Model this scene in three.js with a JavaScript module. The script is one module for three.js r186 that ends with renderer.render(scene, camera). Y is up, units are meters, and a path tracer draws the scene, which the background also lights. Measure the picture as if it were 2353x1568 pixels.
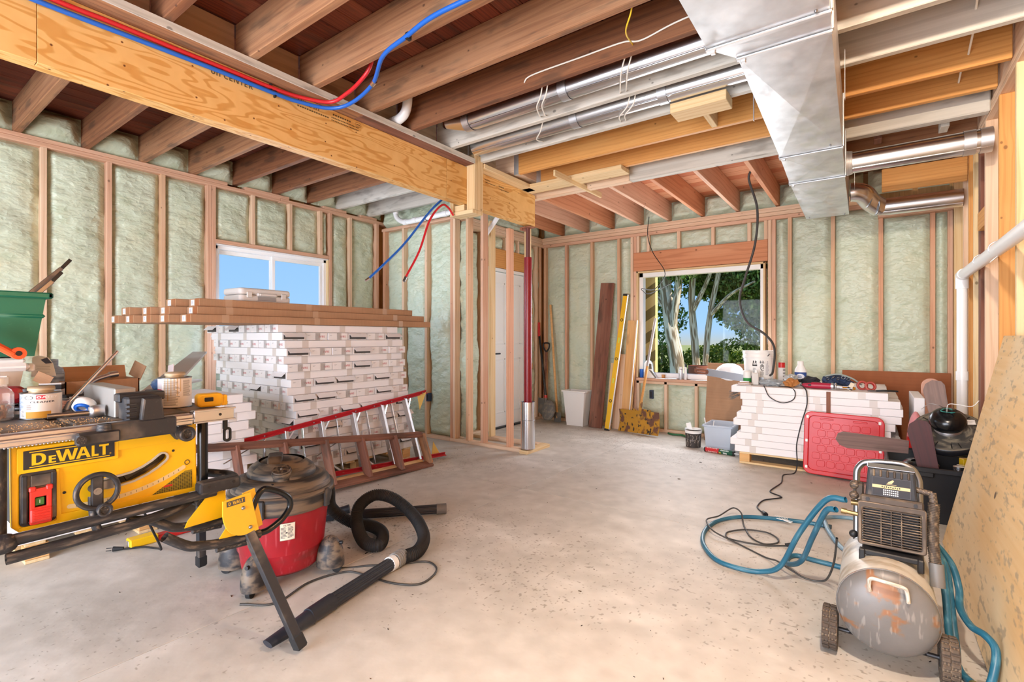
import * as THREE from 'three';
import { mergeGeometries } from 'three/addons/utils/BufferGeometryUtils.js';
import { RectAreaLightUniformsLib } from 'three/addons/lights/RectAreaLightUniformsLib.js';

// ---------- camera, sky, sun, large lights, exposure ----------
const scene = new THREE.Scene();
const camera = new THREE.PerspectiveCamera(69.08, 2353 / 1568, 0.05, 200);
camera.position.set(0, 1.22, 0);
camera.rotation.y = THREE.MathUtils.degToRad(35.87);
camera.setViewOffset(2353, 1568, 0, 9, 2353, 1568);
scene.add(camera);
const renderer = new THREE.WebGLRenderer({ antialias: true });
renderer.toneMapping = THREE.LinearToneMapping;
renderer.toneMappingExposure = 1.22;
renderer.shadowMap.enabled = true;
renderer.shadowMap.type = THREE.PCFSoftShadowMap;
{ // clear summer sky, paler towards the horizon
  const W = 64, H = 128, d = new Float32Array(W * H * 4);
  for (let j = 0; j < H; j++) {
    const e = ((j + 0.5) / H - 0.5) * 180, t = Math.min(1, Math.max(0, e / 60)), k = Math.pow(t, 0.55);
    const c = e < 0 ? [0.5, 0.52, 0.45] : [0.36 - 0.24 * k, 0.60 - 0.25 * k, 0.88 - 0.1 * k];
    for (let i = 0; i < W; i++) { const o = (j * W + i) * 4; d[o] = c[0]; d[o + 1] = c[1]; d[o + 2] = c[2]; d[o + 3] = 1; }
  }
  const t = new THREE.DataTexture(d, W, H, THREE.RGBAFormat, THREE.FloatType);
  t.mapping = THREE.EquirectangularReflectionMapping; t.magFilter = THREE.LinearFilter; t.needsUpdate = true;
  scene.background = t;
}
const sun = new THREE.DirectionalLight(0xfff0d8, 4.6);
sun.position.set(16, 12.5, -8.5); sun.target.position.set(0, 0, -8);
sun.castShadow = true; sun.shadow.mapSize.set(2048, 2048);
Object.assign(sun.shadow.camera, { left: -16, right: 16, top: 16, bottom: -16, near: 0.5, far: 60 });
scene.add(sun, sun.target);
RectAreaLightUniformsLib.init();
// daylight through the wide open garage doorway behind the camera
const dayDoor = new THREE.RectAreaLight(0xeef3ff, 13.0, 3.4, 2.25);
dayDoor.name = 'doorway_daylight'; dayDoor.position.set(-1.8, 1.16, 2.62); scene.add(dayDoor);

// daylight through the two windows
const dayBack = new THREE.RectAreaLight(0xf6f8ff, 9.0, 1.38, 1.24);
dayBack.name = 'window_daylight'; dayBack.position.set(-1.745, 1.385, -6.27); dayBack.rotation.y = Math.PI; scene.add(dayBack);
const dayLeft = new THREE.RectAreaLight(0xd6e6ff, 7.0, 1.16, 1.02);
dayLeft.name = 'window_daylight'; dayLeft.position.set(-5.2, 1.57, -2.87); dayLeft.rotation.y = -Math.PI / 2; scene.add(dayLeft);

// ---------- helpers ----------
const V = (x, y, z) => new THREE.Vector3(x, y, z);
let seedState = 12345;
const rnd = () => { seedState = (seedState + 0x6d2b79f5) | 0; let t = Math.imul(seedState ^ (seedState >>> 15), 1 | seedState); t = (t + Math.imul(t ^ (t >>> 7), 61 | t)) ^ t; return ((t ^ (t >>> 14)) >>> 0) / 4294967296; };
const rr = (a, b) => a + (b - a) * rnd();
const taken = {};
const numbered = (n) => { const k = (taken[n] = (taken[n] ?? -1) + 1); return k ? n + '_' + String(k).padStart(3, '0') : n; };
function fin(m) { m.castShadow = true; m.receiveShadow = true; return m; }
function mesh(name, geo, mat, parent, label) {
  const m = fin(new THREE.Mesh(geo, mat)); m.name = parent && parent !== scene ? name : numbered(name);
  (parent ?? scene).add(m); if (label) m.userData.label = label; return m;
}
function thing(name, label, category, pos = [0, 0, 0], turn = 0, group) {
  const o = new THREE.Group(); o.name = numbered(name); o.position.set(...pos); o.rotation.y = turn; scene.add(o);
  o.userData = { label, category }; if (group) o.userData.group = group; return o;
}
function tag(o, label, category, group) { o.userData.label = label; o.userData.category = category; if (group) o.userData.group = group; return o; }
function struct(name, label) { const o = new THREE.Group(); o.name = numbered(name); scene.add(o); o.userData = { kind: 'structure' }; if (label) o.userData.label = label; return o; }
function copyOf(src, pos, turn, label, group) {
  const c = src.clone(); c.name = numbered(src.name.replace(/_\d{3}$/, '')); c.userData = { ...src.userData }; scene.add(c);
  c.position.set(...pos); c.rotation.y = turn; if (label) c.userData.label = label; if (group) c.userData.group = group; return c;
}
// box-projected uv in metres; u runs along the grain axis
function uvBox(g, grain = 'y', off = true) {
  if (g.index) g = g.toNonIndexed();
  const p = g.attributes.position, n = p.count, uv = new Float32Array(n * 2), a = V(), b = V(), c = V(), e = V(), f = V();
  const ou = off ? rnd() * 7 : 0, ov = off ? rnd() * 7 : 0, gi = { x: 0, y: 1, z: 2 }[grain];
  for (let i = 0; i < n; i += 3) {
    a.fromBufferAttribute(p, i); b.fromBufferAttribute(p, i + 1); c.fromBufferAttribute(p, i + 2);
    e.subVectors(b, a).cross(f.subVectors(c, a)); const m = [Math.abs(e.x), Math.abs(e.y), Math.abs(e.z)], k = m.indexOf(Math.max(...m));
    let u, v; if (k === gi) { u = (gi + 1) % 3; v = (gi + 2) % 3; } else { u = gi; v = 3 - gi - k; }
    for (let j = 0; j < 3; j++) { const q = [p.getX(i + j), p.getY(i + j), p.getZ(i + j)]; uv[(i + j) * 2] = q[u] + ou; uv[(i + j) * 2 + 1] = q[v] + ov; }
  }
  g.setAttribute('uv', new THREE.BufferAttribute(uv, 2)); return g;
}
// chamfered box, centred
function cbox(w, h, d, c = 0.002) {
  const H = [w / 2, h / 2, d / 2]; c = Math.min(c, Math.min(...H) * 0.9); const out = [];
  const P = (s, ax) => { const q = [0, 1, 2].map((i) => s[i] * (i === ax ? H[i] : H[i] - c)); return V(...q); };
  const tri = (a, b, d2) => { const n = V().subVectors(b, a).cross(V().subVectors(d2, a)), m = V().add(a).add(b).add(d2); if (n.dot(m) < 0) out.push(a, d2, b); else out.push(a, b, d2); };
  const quad = (a, b, d2, e) => { tri(a, b, d2); tri(a, d2, e); };
  const S = [-1, 1], set = (ax, s, u, su, v, sv) => { const q = [0, 0, 0]; q[ax] = s; q[u] = su; q[v] = sv; return q; };
  for (let ax = 0; ax < 3; ax++) for (const s of S) { const u = (ax + 1) % 3, v = (ax + 2) % 3; quad(P(set(ax, s, u, -1, v, -1), ax), P(set(ax, s, u, 1, v, -1), ax), P(set(ax, s, u, 1, v, 1), ax), P(set(ax, s, u, -1, v, 1), ax)); }
  if (c > 0) {
    for (let t = 0; t < 3; t++) { const a = (t + 1) % 3, b = (t + 2) % 3; for (const sa of S) for (const sb of S) { const q = (st) => set(a, sa, b, sb, t, st); quad(P(q(-1), a), P(q(-1), b), P(q(1), b), P(q(1), a)); } }
    for (const x of S) for (const y of S) for (const z of S) tri(P([x, y, z], 0), P([x, y, z], 1), P([x, y, z], 2));
  }
  const g = new THREE.BufferGeometry().setFromPoints(out); g.computeVertexNormals(); return g;
}
const longest = (w, h, d) => (w >= h && w >= d ? 'x' : h >= d ? 'y' : 'z');
// box between world limits
function bx(x0, x1, y0, y1, z0, z1, c = 0.002, grain) {
  const w = Math.abs(x1 - x0), h = Math.abs(y1 - y0), d = Math.abs(z1 - z0);
  return uvBox(cbox(w, h, d, c).translate((x0 + x1) / 2, (y0 + y1) / 2, (z0 + z1) / 2), grain ?? longest(w, h, d));
}
function bc(w, h, d, x = 0, y = 0, z = 0, c = 0.002, grain) { return uvBox(cbox(w, h, d, c), grain ?? longest(w, h, d)).translate(x, y, z); }
function cyl(p0, p1, r0, r1 = r0, seg = 14, open = false) {
  const a = V(...p0), b = V(...p1), l = a.distanceTo(b), g = new THREE.CylinderGeometry(r1, r0, l, seg, 1, open);
  g.applyQuaternion(new THREE.Quaternion().setFromUnitVectors(V(0, 1, 0), b.clone().sub(a).normalize())); g.translate((a.x + b.x) / 2, (a.y + b.y) / 2, (a.z + b.z) / 2); return g;
}
// board between two points: section w (towards side) x t
function bar(p0, p1, w, t, up = [0, 1, 0], c = 0.002) {
  const a = V(...p0), b = V(...p1), l = a.distanceTo(b), Y = b.clone().sub(a).normalize(), X = V(...up).cross(Y).normalize(), Z = X.clone().cross(Y);
  const g = uvBox(cbox(w, l, t, c), 'y'); g.applyMatrix4(new THREE.Matrix4().makeBasis(X, Y, Z)); g.translate((a.x + b.x) / 2, (a.y + b.y) / 2, (a.z + b.z) / 2); return g;
}
function tube(pts, r, seg = 60, rad = 8, closed = false, tension = 0.5) { return new THREE.TubeGeometry(new THREE.CatmullRomCurve3(pts.map((p) => V(...p)), closed, 'catmullrom', tension), seg, r, rad, closed); }
function lathe(pts, seg = 28) { return new THREE.LatheGeometry(pts.map((p) => new THREE.Vector2(p[0], p[1])), seg); }
function ext(pts, depth, bevel = 0, holes) {
  const s = pts.getPoints ? pts : new THREE.Shape(pts.map((p) => new THREE.Vector2(p[0], p[1]))); (holes ?? []).forEach((h) => s.holes.push(h.getPoints ? h : new THREE.Path(h.map((p) => new THREE.Vector2(p[0], p[1])))));
  return new THREE.ExtrudeGeometry(s, { depth: depth - 2 * bevel, bevelEnabled: bevel > 0, bevelThickness: bevel, bevelSize: bevel, bevelOffset: -bevel, bevelSegments: 2, curveSegments: 10 }).translate(0, 0, bevel);
}
function rrect(w, h, r, cx = 0, cy = 0, P = THREE.Shape) {
  const s = new P(), x = cx - w / 2, y = cy - h / 2; s.moveTo(x + r, y); s.lineTo(x + w - r, y); s.absarc(x + w - r, y + r, r, -Math.PI / 2, 0); s.lineTo(x + w, y + h - r); s.absarc(x + w - r, y + h - r, r, 0, Math.PI / 2);
  s.lineTo(x + r, y + h); s.absarc(x + r, y + h - r, r, Math.PI / 2, Math.PI); s.lineTo(x, y + r); s.absarc(x + r, y + r, r, Math.PI, 1.5 * Math.PI); return s;
}
function merge(list) {
  return mergeGeometries(list.map((g) => { g = g.index ? g.toNonIndexed() : g.clone(); for (const k of Object.keys(g.attributes)) if (!['position', 'normal', 'uv'].includes(k)) g.deleteAttribute(k); if (!g.attributes.uv) g.setAttribute('uv', new THREE.BufferAttribute(new Float32Array(g.attributes.position.count * 2), 2)); g.groups = []; return g; }));
}
const sph = (r, x = 0, y = 0, z = 0, a = 16, b = 12) => new THREE.SphereGeometry(r, a, b).translate(x, y, z);

// ---------- noise and textures ----------
const hash = (x, y, s) => { let h = Math.imul(x, 374761393) ^ Math.imul(y, 668265263) ^ Math.imul(s, 1274126177); h = Math.imul(h ^ (h >>> 13), 1274126177); return ((h ^ (h >>> 16)) >>> 0) / 4294967296; };
function vn(x, y, px, py, s) {
  const ix = Math.floor(x), iy = Math.floor(y), fx = x - ix, fy = y - iy, u = fx * fx * (3 - 2 * fx), v = fy * fy * (3 - 2 * fy), mx = (k) => ((k % px) + px) % px, my = (k) => ((k % py) + py) % py;
  const a = hash(mx(ix), my(iy), s), b = hash(mx(ix + 1), my(iy), s), c = hash(mx(ix), my(iy + 1), s), d = hash(mx(ix + 1), my(iy + 1), s);
  return a + (b - a) * u + (c - a) * v + (a - b - c + d) * u * v;
}
function fbm(u, v, fx, fy, oct, s) { let t = 0, a = 0.5, n = 0; for (let i = 0; i < oct; i++) { t += a * vn(u * fx, v * fy, fx, fy, s + i * 17); n += a; a *= 0.5; fx *= 2; fy *= 2; } return t / n; }
const sst = (a, b, x) => { const t = Math.min(1, Math.max(0, (x - a) / (b - a))); return t * t * (3 - 2 * t); };
const hex = (h) => [(h >> 16) & 255, (h >> 8) & 255, h & 255];
const mix3 = (a, b, t) => [a[0] + (b[0] - a[0]) * t, a[1] + (b[1] - a[1]) * t, a[2] + (b[2] - a[2]) * t];
function tex(w, h, mu, mv, fn, srgb = true) {
  const d = new Uint8Array(w * h * 4);
  for (let y = 0; y < h; y++) for (let x = 0; x < w; x++) { const c = fn((x + 0.5) / w, (y + 0.5) / h), o = (y * w + x) * 4; if (typeof c === 'number') d[o] = d[o + 1] = d[o + 2] = c * 255; else { d[o] = Math.max(0, Math.min(255, c[0])); d[o + 1] = Math.max(0, Math.min(255, c[1])); d[o + 2] = Math.max(0, Math.min(255, c[2])); } d[o + 3] = 255; }
  const t = new THREE.DataTexture(d, w, h); t.wrapS = t.wrapT = THREE.RepeatWrapping; t.magFilter = THREE.LinearFilter; t.repeat.set(1 / mu, 1 / mv); if (srgb) t.colorSpace = THREE.SRGBColorSpace; t.needsUpdate = true; return t;
}
function canvasTex(w, h, draw) { const c = document.createElement('canvas'); c.width = w; c.height = h; draw(c.getContext('2d'), w, h); const t = new THREE.CanvasTexture(c); t.colorSpace = THREE.SRGBColorSpace; t.magFilter = THREE.LinearFilter; return t; }
const std = (o) => new THREE.MeshStandardMaterial(o);
const phy = (o) => new THREE.MeshPhysicalMaterial(o);

function woodTex(s, base, dark, light, o = {}) {
  const { knots = 4, lines = 9, warp = 1.6, streak = 0.5, mu = 1.6, mv = 0.4, w = 512, h = 256, dirt = 0 } = o, B = hex(base), D = hex(dark), L = hex(light), K = [];
  for (let i = 0; i < knots; i++) K.push([hash(i, 1, s), hash(i, 2, s), 0.005 + 0.008 * hash(i, 3, s)]);
  return tex(w, h, mu, mv, (u, v) => {
    let kn = 0, dv = 0; for (const k of K) { let du = Math.abs(u - k[0]); du = Math.min(du, 1 - du) * mu; let q = v - k[1]; q -= Math.round(q); q *= mv; const r = Math.hypot(du * 0.75, q); kn = Math.max(kn, 1 - sst(k[2] * 0.5, k[2], r)); dv += q * Math.exp(-(r * r) / (k[2] * k[2] * 14)) * 1.2 / mv; }
    const t = v - dv * 0.35, n = fbm(u, t, 2, 6, 3, s), ring = Math.sin((t * lines + n * warp) * 6.2832), fine = fbm(u, v, 4, 90, 3, s + 5), patch = fbm(u, v, 3, 3, 3, s + 9);
    let c = mix3(B, D, sst(0.2, 1, ring) * 0.32 + (fine - 0.5) * streak); c = mix3(c, L, sst(0.45, 0.8, patch) * 0.5); c = mix3(c, D.map((x) => x * 0.6), kn * 0.6);
    if (dirt) c = mix3(c, [60, 52, 45], sst(0.55, 0.8, fbm(u, v, 7, 7, 4, s + 31)) * dirt);
    return c;
  });
}
const T = {};
T.fir = woodTex(1, 0xe3c3a4, 0xc49a76, 0xefd8bf);
T.firPink = woodTex(2, 0xd9ad90, 0xb98668, 0xe6c3a8);
T.orange = woodTex(3, 0xd79a53, 0xb57432, 0xe2af6c, { lines: 14 });
T.header = woodTex(4, 0xcf8f66, 0xa9643f, 0xdba47d, { lines: 7, knots: 3 });
T.old = woodTex(5, 0xa0724f, 0x704630, 0xb58a66, { dirt: 0.35, streak: 0.7 });
T.plank = woodTex(6, 0x7d3f28, 0x4c2115, 0x96573b, { lines: 16, dirt: 0.3, streak: 0.9 });
T.gray = woodTex(7, 0xcfc9bd, 0xa9a296, 0xdcd8ce, { streak: 0.35, dirt: 0.25, lines: 5 });
T.worn = woodTex(8, 0x7d4f3d, 0x55332a, 0x9c7460, { dirt: 0.4 });
T.pale = woodTex(9, 0xe4c797, 0xc99f66, 0xeed7ae);
T.lvl = tex(1024, 256, 2.6, 0.36, (u, v) => {
  const n = fbm(u, v, 5, 4, 3, 41) + 0.35 * fbm(u, v, 2, 2, 2, 46), b = Math.sin(n * 46), w = fbm(u, v, 60, 6, 2, 44); let c = mix3(hex(0xe7b770), hex(0xcf9144), sst(0.1, 0.9, b) * 0.75 + (w - 0.5) * 0.35);
  const kx = Math.floor(u * 9), ky = Math.floor(v * 3), q = Math.hypot((u * 9 - kx - 0.2 - 0.6 * hash(kx, ky, 7)) * 0.29, (v * 3 - ky - 0.2 - 0.6 * hash(kx, ky, 8)) * 0.12); if (hash(kx, ky, 9) > 0.4) c = mix3(c, hex(0x6e3d18), 1 - sst(0.003, 0.006, q)); return c;
});
T.sheet = tex(1024, 512, 2.44, 1.22, (u, v) => {
  const g = fbm(u, v, 4, 60, 4, 51), m = fbm(u, v, 44, 60, 3, 52), l = fbm(u, v, 3, 3, 3, 53); let c = mix3(hex(0xe0c08e), hex(0xc99a5e), g * 0.6); c = mix3(c, hex(0xd8c7a6), sst(0.4, 0.65, l) * 0.6); c = mix3(c, hex(0x8a7d6a), sst(0.6, 0.8, m) * 0.5);
  const k = Math.hypot((u - 0.33) * 2.44, (v - 0.42) * 1.22); return mix3(c, hex(0x4a3a2c), (1 - sst(0.012, 0.02, k)) * 0.8);
});
T.osb = woodTex(10, 0xd9a76b, 0xae7a42, 0xe5bd86, { lines: 4, streak: 0.8, dirt: 0.3 });
T.foam = tex(512, 512, 1.1, 1.1, (u, v) => { const a = fbm(u, v, 3, 3, 4, 61), b = fbm(u, v, 10, 22, 3, 62); let c = mix3(hex(0xd3dcc7), hex(0xc3d1b8), a); c = mix3(c, hex(0xdad9b8), sst(0.52, 0.75, fbm(u, v, 4, 2, 3, 63)) * 0.55); return mix3(c, hex(0xb6c4a8), sst(0.6, 0.8, b) * 0.5); });
T.foamB = tex(512, 512, 0.55, 0.55, (u, v) => { const a = fbm(u, v, 12, 18, 4, 71), r = 1 - Math.abs(2 * fbm(u + 0.05 * a, v, 9, 16, 3, 72) - 1); return 0.45 * a + 0.55 * r; }, false);
T.concrete = tex(1024, 1024, 3.1, 3.1, (u, v) => {
  const a = fbm(u, v, 3, 3, 5, 81), b = fbm(u, v, 40, 40, 3, 82), s = fbm(u, v, 5, 9, 4, 83); let c = mix3(hex(0xcfcac1), hex(0xb5afa5), a); c = mix3(c, hex(0xdedad2), sst(0.5, 0.75, s) * 0.5); const k = (b - 0.5) * 26; c = [c[0] + k, c[1] + k, c[2] + k];
  const p = vn(u * 260, v * 260, 260, 260, 84) * (0.6 + 0.8 * a); return mix3(c, hex(0x847b6f), sst(0.93, 1.02, p) * 0.6);
});
T.concreteB = tex(512, 512, 0.9, 0.9, (u, v) => 0.6 * fbm(u, v, 20, 20, 4, 91) + 0.4 * fbm(u, v, 4, 4, 3, 92), false);
T.galv = tex(256, 256, 0.7, 0.7, (u, v) => { const q = fbm(u, v, 8, 8, 4, 95); const c = 205 + (q - 0.5) * 46; return [c, c + 3, c + 5]; });
T.galvR = tex(256, 256, 0.5, 0.5, (u, v) => 0.30 + 0.45 * fbm(u, v, 6, 12, 4, 97), false);
T.card = tex(256, 256, 0.5, 0.5, (u, v) => mix3(hex(0xb78e6b), hex(0xa27b5b), 0.7 * fbm(u, v, 3, 8, 4, 98) + 0.3 * vn(u * 128, 0, 128, 1, 4)));
T.dust = tex(512, 512, 0.45, 0.45, (u, v) => { const a = fbm(u, v, 5, 5, 5, 101), b = fbm(u, v, 40, 40, 2, 102); return mix3([255, 255, 255], [255, 236, 205], 0) && a + 0.3 * b; }, false);
// dusty dark plastic / metal: matter lies in patches
function dusty(base, dust, lo, hi, s, m = 0.5) { const B = hex(base), D = hex(dust); return tex(256, 256, m, m, (u, v) => { const a = fbm(u, v, 4, 4, 5, s), b = vn(u * 128, v * 128, 128, 128, s + 3); return mix3(B, D, sst(lo, hi, a) * 0.8 + (b > 0.93 ? 0.25 : 0)); }); }
T.blackDust = dusty(0x24262b, 0x8d7d6b, 0.45, 0.75, 111);
T.vacTop = dusty(0x2b2c30, 0x8b7a66, 0.35, 0.68, 112, 0.6);
T.saw = dusty(0x52514f, 0xa88f73, 0.35, 0.7, 113, 0.6);

const M = {};
const woodMat = (t, r = 0.78) => std({ map: t, roughness: r });
M.fir = woodMat(T.fir); M.firPink = woodMat(T.firPink); M.orange = woodMat(T.orange, 0.62); M.header = woodMat(T.header); M.old = woodMat(T.old, 0.85); M.plank = woodMat(T.plank, 0.85); M.gray = woodMat(T.gray, 0.8); M.worn = woodMat(T.worn, 0.85); M.pale = woodMat(T.pale); M.lvl = woodMat(T.lvl, 0.6); M.sheet = woodMat(T.sheet, 0.85); M.osb = woodMat(T.osb, 0.8);
const tinted = (m, c) => { const k = m.clone(); k.color = new THREE.Color(c); return k; };
M.firs = [M.fir, tinted(M.fir, 0xf3e6da), tinted(M.firPink, 0xfff4ea), M.firPink];
M.planks = [M.plank, tinted(M.plank, 0xffe9d8), tinted(M.plank, 0xd8c4ba), tinted(M.plank, 0xb9a49c)];
M.olds = [M.old, tinted(M.old, 0xe6d8cf), tinted(M.old, 0xd0bcb0)];
M.foam = std({ map: T.foam, bumpMap: T.foamB, bumpScale: 0.012, roughness: 0.42 });
M.concrete = std({ map: T.concrete, bumpMap: T.concreteB, bumpScale: 0.002, roughness: 0.6 });
M.galv = std({ map: T.galv, roughnessMap: T.galvR, roughness: 0.8, metalness: 0.75 });
M.alu = std({ color: 0xe2e4e8, roughness: 0.26, metalness: 1 });
M.aluDull = std({ color: 0xd4d6da, roughness: 0.42, metalness: 1 });
M.steel = std({ color: 0x9a9ca0, roughness: 0.35, metalness: 1 });
M.darkSteel = std({ color: 0x4a4b4e, roughness: 0.45, metalness: 0.9 });
M.card = std({ map: T.card, roughness: 0.88 });
M.whiteCard = std({ color: 0xf1eff0, roughness: 0.8 });
M.white = std({ color: 0xf2f2ef, roughness: 0.45 });
M.vinyl = std({ color: 0xf4f4f2, roughness: 0.4 });
M.pvc = std({ color: 0xf3f4f4, roughness: 0.32 });
M.black = std({ color: 0x17181b, roughness: 0.5 });
M.blackGloss = std({ color: 0x0d0f12, roughness: 0.22 });
M.rubber = std({ color: 0x1d1e20, roughness: 0.75 });
M.blackDust = std({ map: T.blackDust, roughness: 0.6 });
M.vacTop = std({ map: T.vacTop, roughness: 0.55 });
M.yellow = std({ color: 0xf3c212, roughness: 0.42 });
M.red = std({ color: 0xc21f1c, roughness: 0.38 });
M.redDark = std({ color: 0x8c1722, roughness: 0.3 });
M.glass = phy({ color: 0xffffff, roughness: 0, transmission: 1, thickness: 0, ior: 1.45, specularIntensity: 0.12 });
M.blueP = std({ color: 0x1f63c2, roughness: 0.35 }); M.redP = std({ color: 0xc9232b, roughness: 0.35 });
// ---------- foam panels ----------
function foamGeo(w, h, o = {}) {
  const { res = 0.021, bulge = 0.02, amp = 0.016, edge = 0.04, drop = 0.03, s = Math.floor(rnd() * 9999), wave = 1 } = o;
  const nx = Math.max(4, Math.round(w / res)), ny = Math.max(4, Math.round(h / res)), g = new THREE.PlaneGeometry(w, h, nx, ny).translate(w / 2, h / 2, 0), p = g.attributes.position, uv = g.attributes.uv, ox = rnd() * 9, oy = rnd() * 9;
  for (let i = 0; i < p.count; i++) {
    const x = p.getX(i), y = p.getY(i), e = Math.min(x, w - x, y, h - y), k = sst(0, edge, e), X = x + ox, Y = y + oy;
    const lo = fbm(X / 12, Y / 12, 31, 23, 2, s), rip = fbm(X / 12, Y / 12, 150, 290 * wave, 3, s + 3), lump = fbm(X / 12, Y / 12, 70, 80, 2, s + 8);
    p.setZ(i, -drop * (1 - k) + bulge * k * Math.sin(Math.PI * Math.min(1, Math.max(0, x / w))) + (0.25 + 0.75 * k) * (amp * 2.4 * (lo - 0.5) + amp * 1.3 * (rip - 0.5) + amp * 1.4 * (lump - 0.5)));
    uv.setXY(i, X, Y);
  }
  g.computeVertexNormals(); return g;
}
// along: 'x' faces +x (runs towards -z from z0), 'z' faces +z (runs towards +x from x0)
function foamBay(parent, face, at, a0, y0, len, h, o) {
  const m = mesh('insulation_foam', foamGeo(len, h, o), M.foam, parent);
  if (face === 'x') { m.rotation.y = Math.PI / 2; m.position.set(at, y0, a0); } else m.position.set(a0, y0, at); return m;
}
const pick = (a) => a[Math.floor(rnd() * a.length)];
// ---------- floor ----------
{
  const f = struct('floor', 'bare grey concrete slab floor with saw-cut joints');
  const xs = [-5.6, -2.272, 0.95], zs = [2.95, -3.288, -6.6], gp = 0.002;
  for (let i = 0; i < 2; i++) for (let j = 0; j < 2; j++) mesh('slab', bx(xs[i] + gp, xs[i + 1] - gp, -0.12, 0, zs[j + 1] + gp, zs[j] - gp, 0.0015, 'x'), M.concrete, f);
  mesh('slab_base', bx(-5.6, 0.95, -0.2, -0.012, -6.6, 2.95, 0), std({ color: 0x6d675f, roughness: 1 }), f);
}
// ---------- left wall ----------
const STUD = 0.038;
{
  const w = struct('wall_left', 'left wall of open studs filled with pale green spray foam'), X = -5.21, dp = 0.14;
  const sh = (z0, z1, y0, y1) => mesh('sheathing', bx(X - dp - 0.03, X - dp, y0, y1, z0, z1, 0), M.osb, w);
  sh(2.9, -2.24, -0.1, 3.1); sh(-3.505, -4.45, -0.1, 3.1); sh(-2.24, -3.505, -0.1, 1.0); sh(-2.24, -3.505, 2.145, 3.1);
  mesh('top_plate', bx(X - dp, X, 2.70, 2.735, 2.8, -2.9, 0.003), M.firPink, w); mesh('top_plate', bx(X - dp, X, 2.695, 2.733, -2.903, -4.42, 0.003), M.firPink, w);
  mesh('upper_plate', bx(X - dp, X + 0.004, 2.736, 2.767, 2.8, -2.35, 0.003), M.firPink, w); mesh('upper_plate', bx(X - dp, X + 0.004, 2.734, 2.767, -2.52, -3.0, 0.003), M.firPink, w); mesh('upper_plate', bx(X - dp, X + 0.002, 2.734, 2.765, -3.42, -3.74, 0.003), M.firPink, w); mesh('upper_plate', bx(X - dp, X + 0.002, 2.734, 2.765, -3.95, -4.2, 0.003), M.firPink, w);
  mesh('bottom_plate', bx(X - dp, X, 0, 0.038, 2.8, -4.42, 0.003), M.fir, w);
  const zs = [2.28, 1.87, 1.46, 1.05, 0.65, 0.245, -0.16, -0.565, -0.972, -1.382, -1.776];
  for (const z of zs) mesh('stud', bx(X - dp, X, 0.038, 2.70, z, z - STUD, 0.003), pick(M.firs), w);
  mesh('stud', bx(X - dp, X, 0.038, 2.70, -2.163, -2.203, 0.003), M.firPink, w); mesh('stud', bx(X - dp, X, 0.038, 2.70, -2.205, -2.243, 0.003), M.firPink, w);
  mesh('stud', bx(X - dp, X, 0.038, 2.70, -3.503, -3.541, 0.003), M.firPink, w); mesh('stud', bx(X - dp, X, 0.038, 2.70, -3.785, -3.823, 0.003), M.fir, w); mesh('stud', bx(X - dp, X, 0.038, 2.70, -4.19, -4.235, 0.003), M.firPink, w);
  for (const z of [-2.59, -3.0, -3.375]) mesh('cripple_stud', bx(X - dp, X, 2.185, 2.70, z, z - STUD, 0.003), M.fir, w);
  mesh('window_header', bx(X - dp, X, 2.146, 2.185, -2.243, -3.503, 0.003), M.firPink, w);
  mesh('window_sill_plate', bx(X - dp, X, 0.96, 1.0, -2.243, -3.503, 0.003), M.firPink, w);
  const bays = [...zs.map((z, i) => [z - STUD, zs[i + 1] ?? -2.163]), [-3.541, -3.785], [-3.823, -4.19]];
  for (const [a, b] of bays) foamBay(w, 'x', X - 0.035, a, 0.04, a - b, 2.66, { amp: 0.02 });
  for (const [a, b] of [[-2.243, -2.59], [-2.628, -3.0], [-3.038, -3.375], [-3.413, -3.503]]) foamBay(w, 'x', X - 0.035, a, 2.186, a - b, 0.513, { amp: 0.018 });
  foamBay(w, 'x', X - 0.035, -2.243, 0.04, 1.26, 0.92);
  // foam puffs in the joist bays above the plate
  const jz = [2.37, 1.97, 1.57, 1.17, 0.77, 0.38, -0.02, -0.42, -0.82, -1.225, -1.62, -2.02, -2.42, -2.83, -3.24, -3.62, -4.08];
  jz.forEach((z, i) => { const b = jz[i + 1] ?? -4.3; foamBay(w, 'x', X + 0.0, z - 0.05, 2.765, z - 0.05 - b, 0.24, { bulge: 0.085, amp: 0.03, edge: 0.09, drop: 0.05 }); });
}
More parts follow.
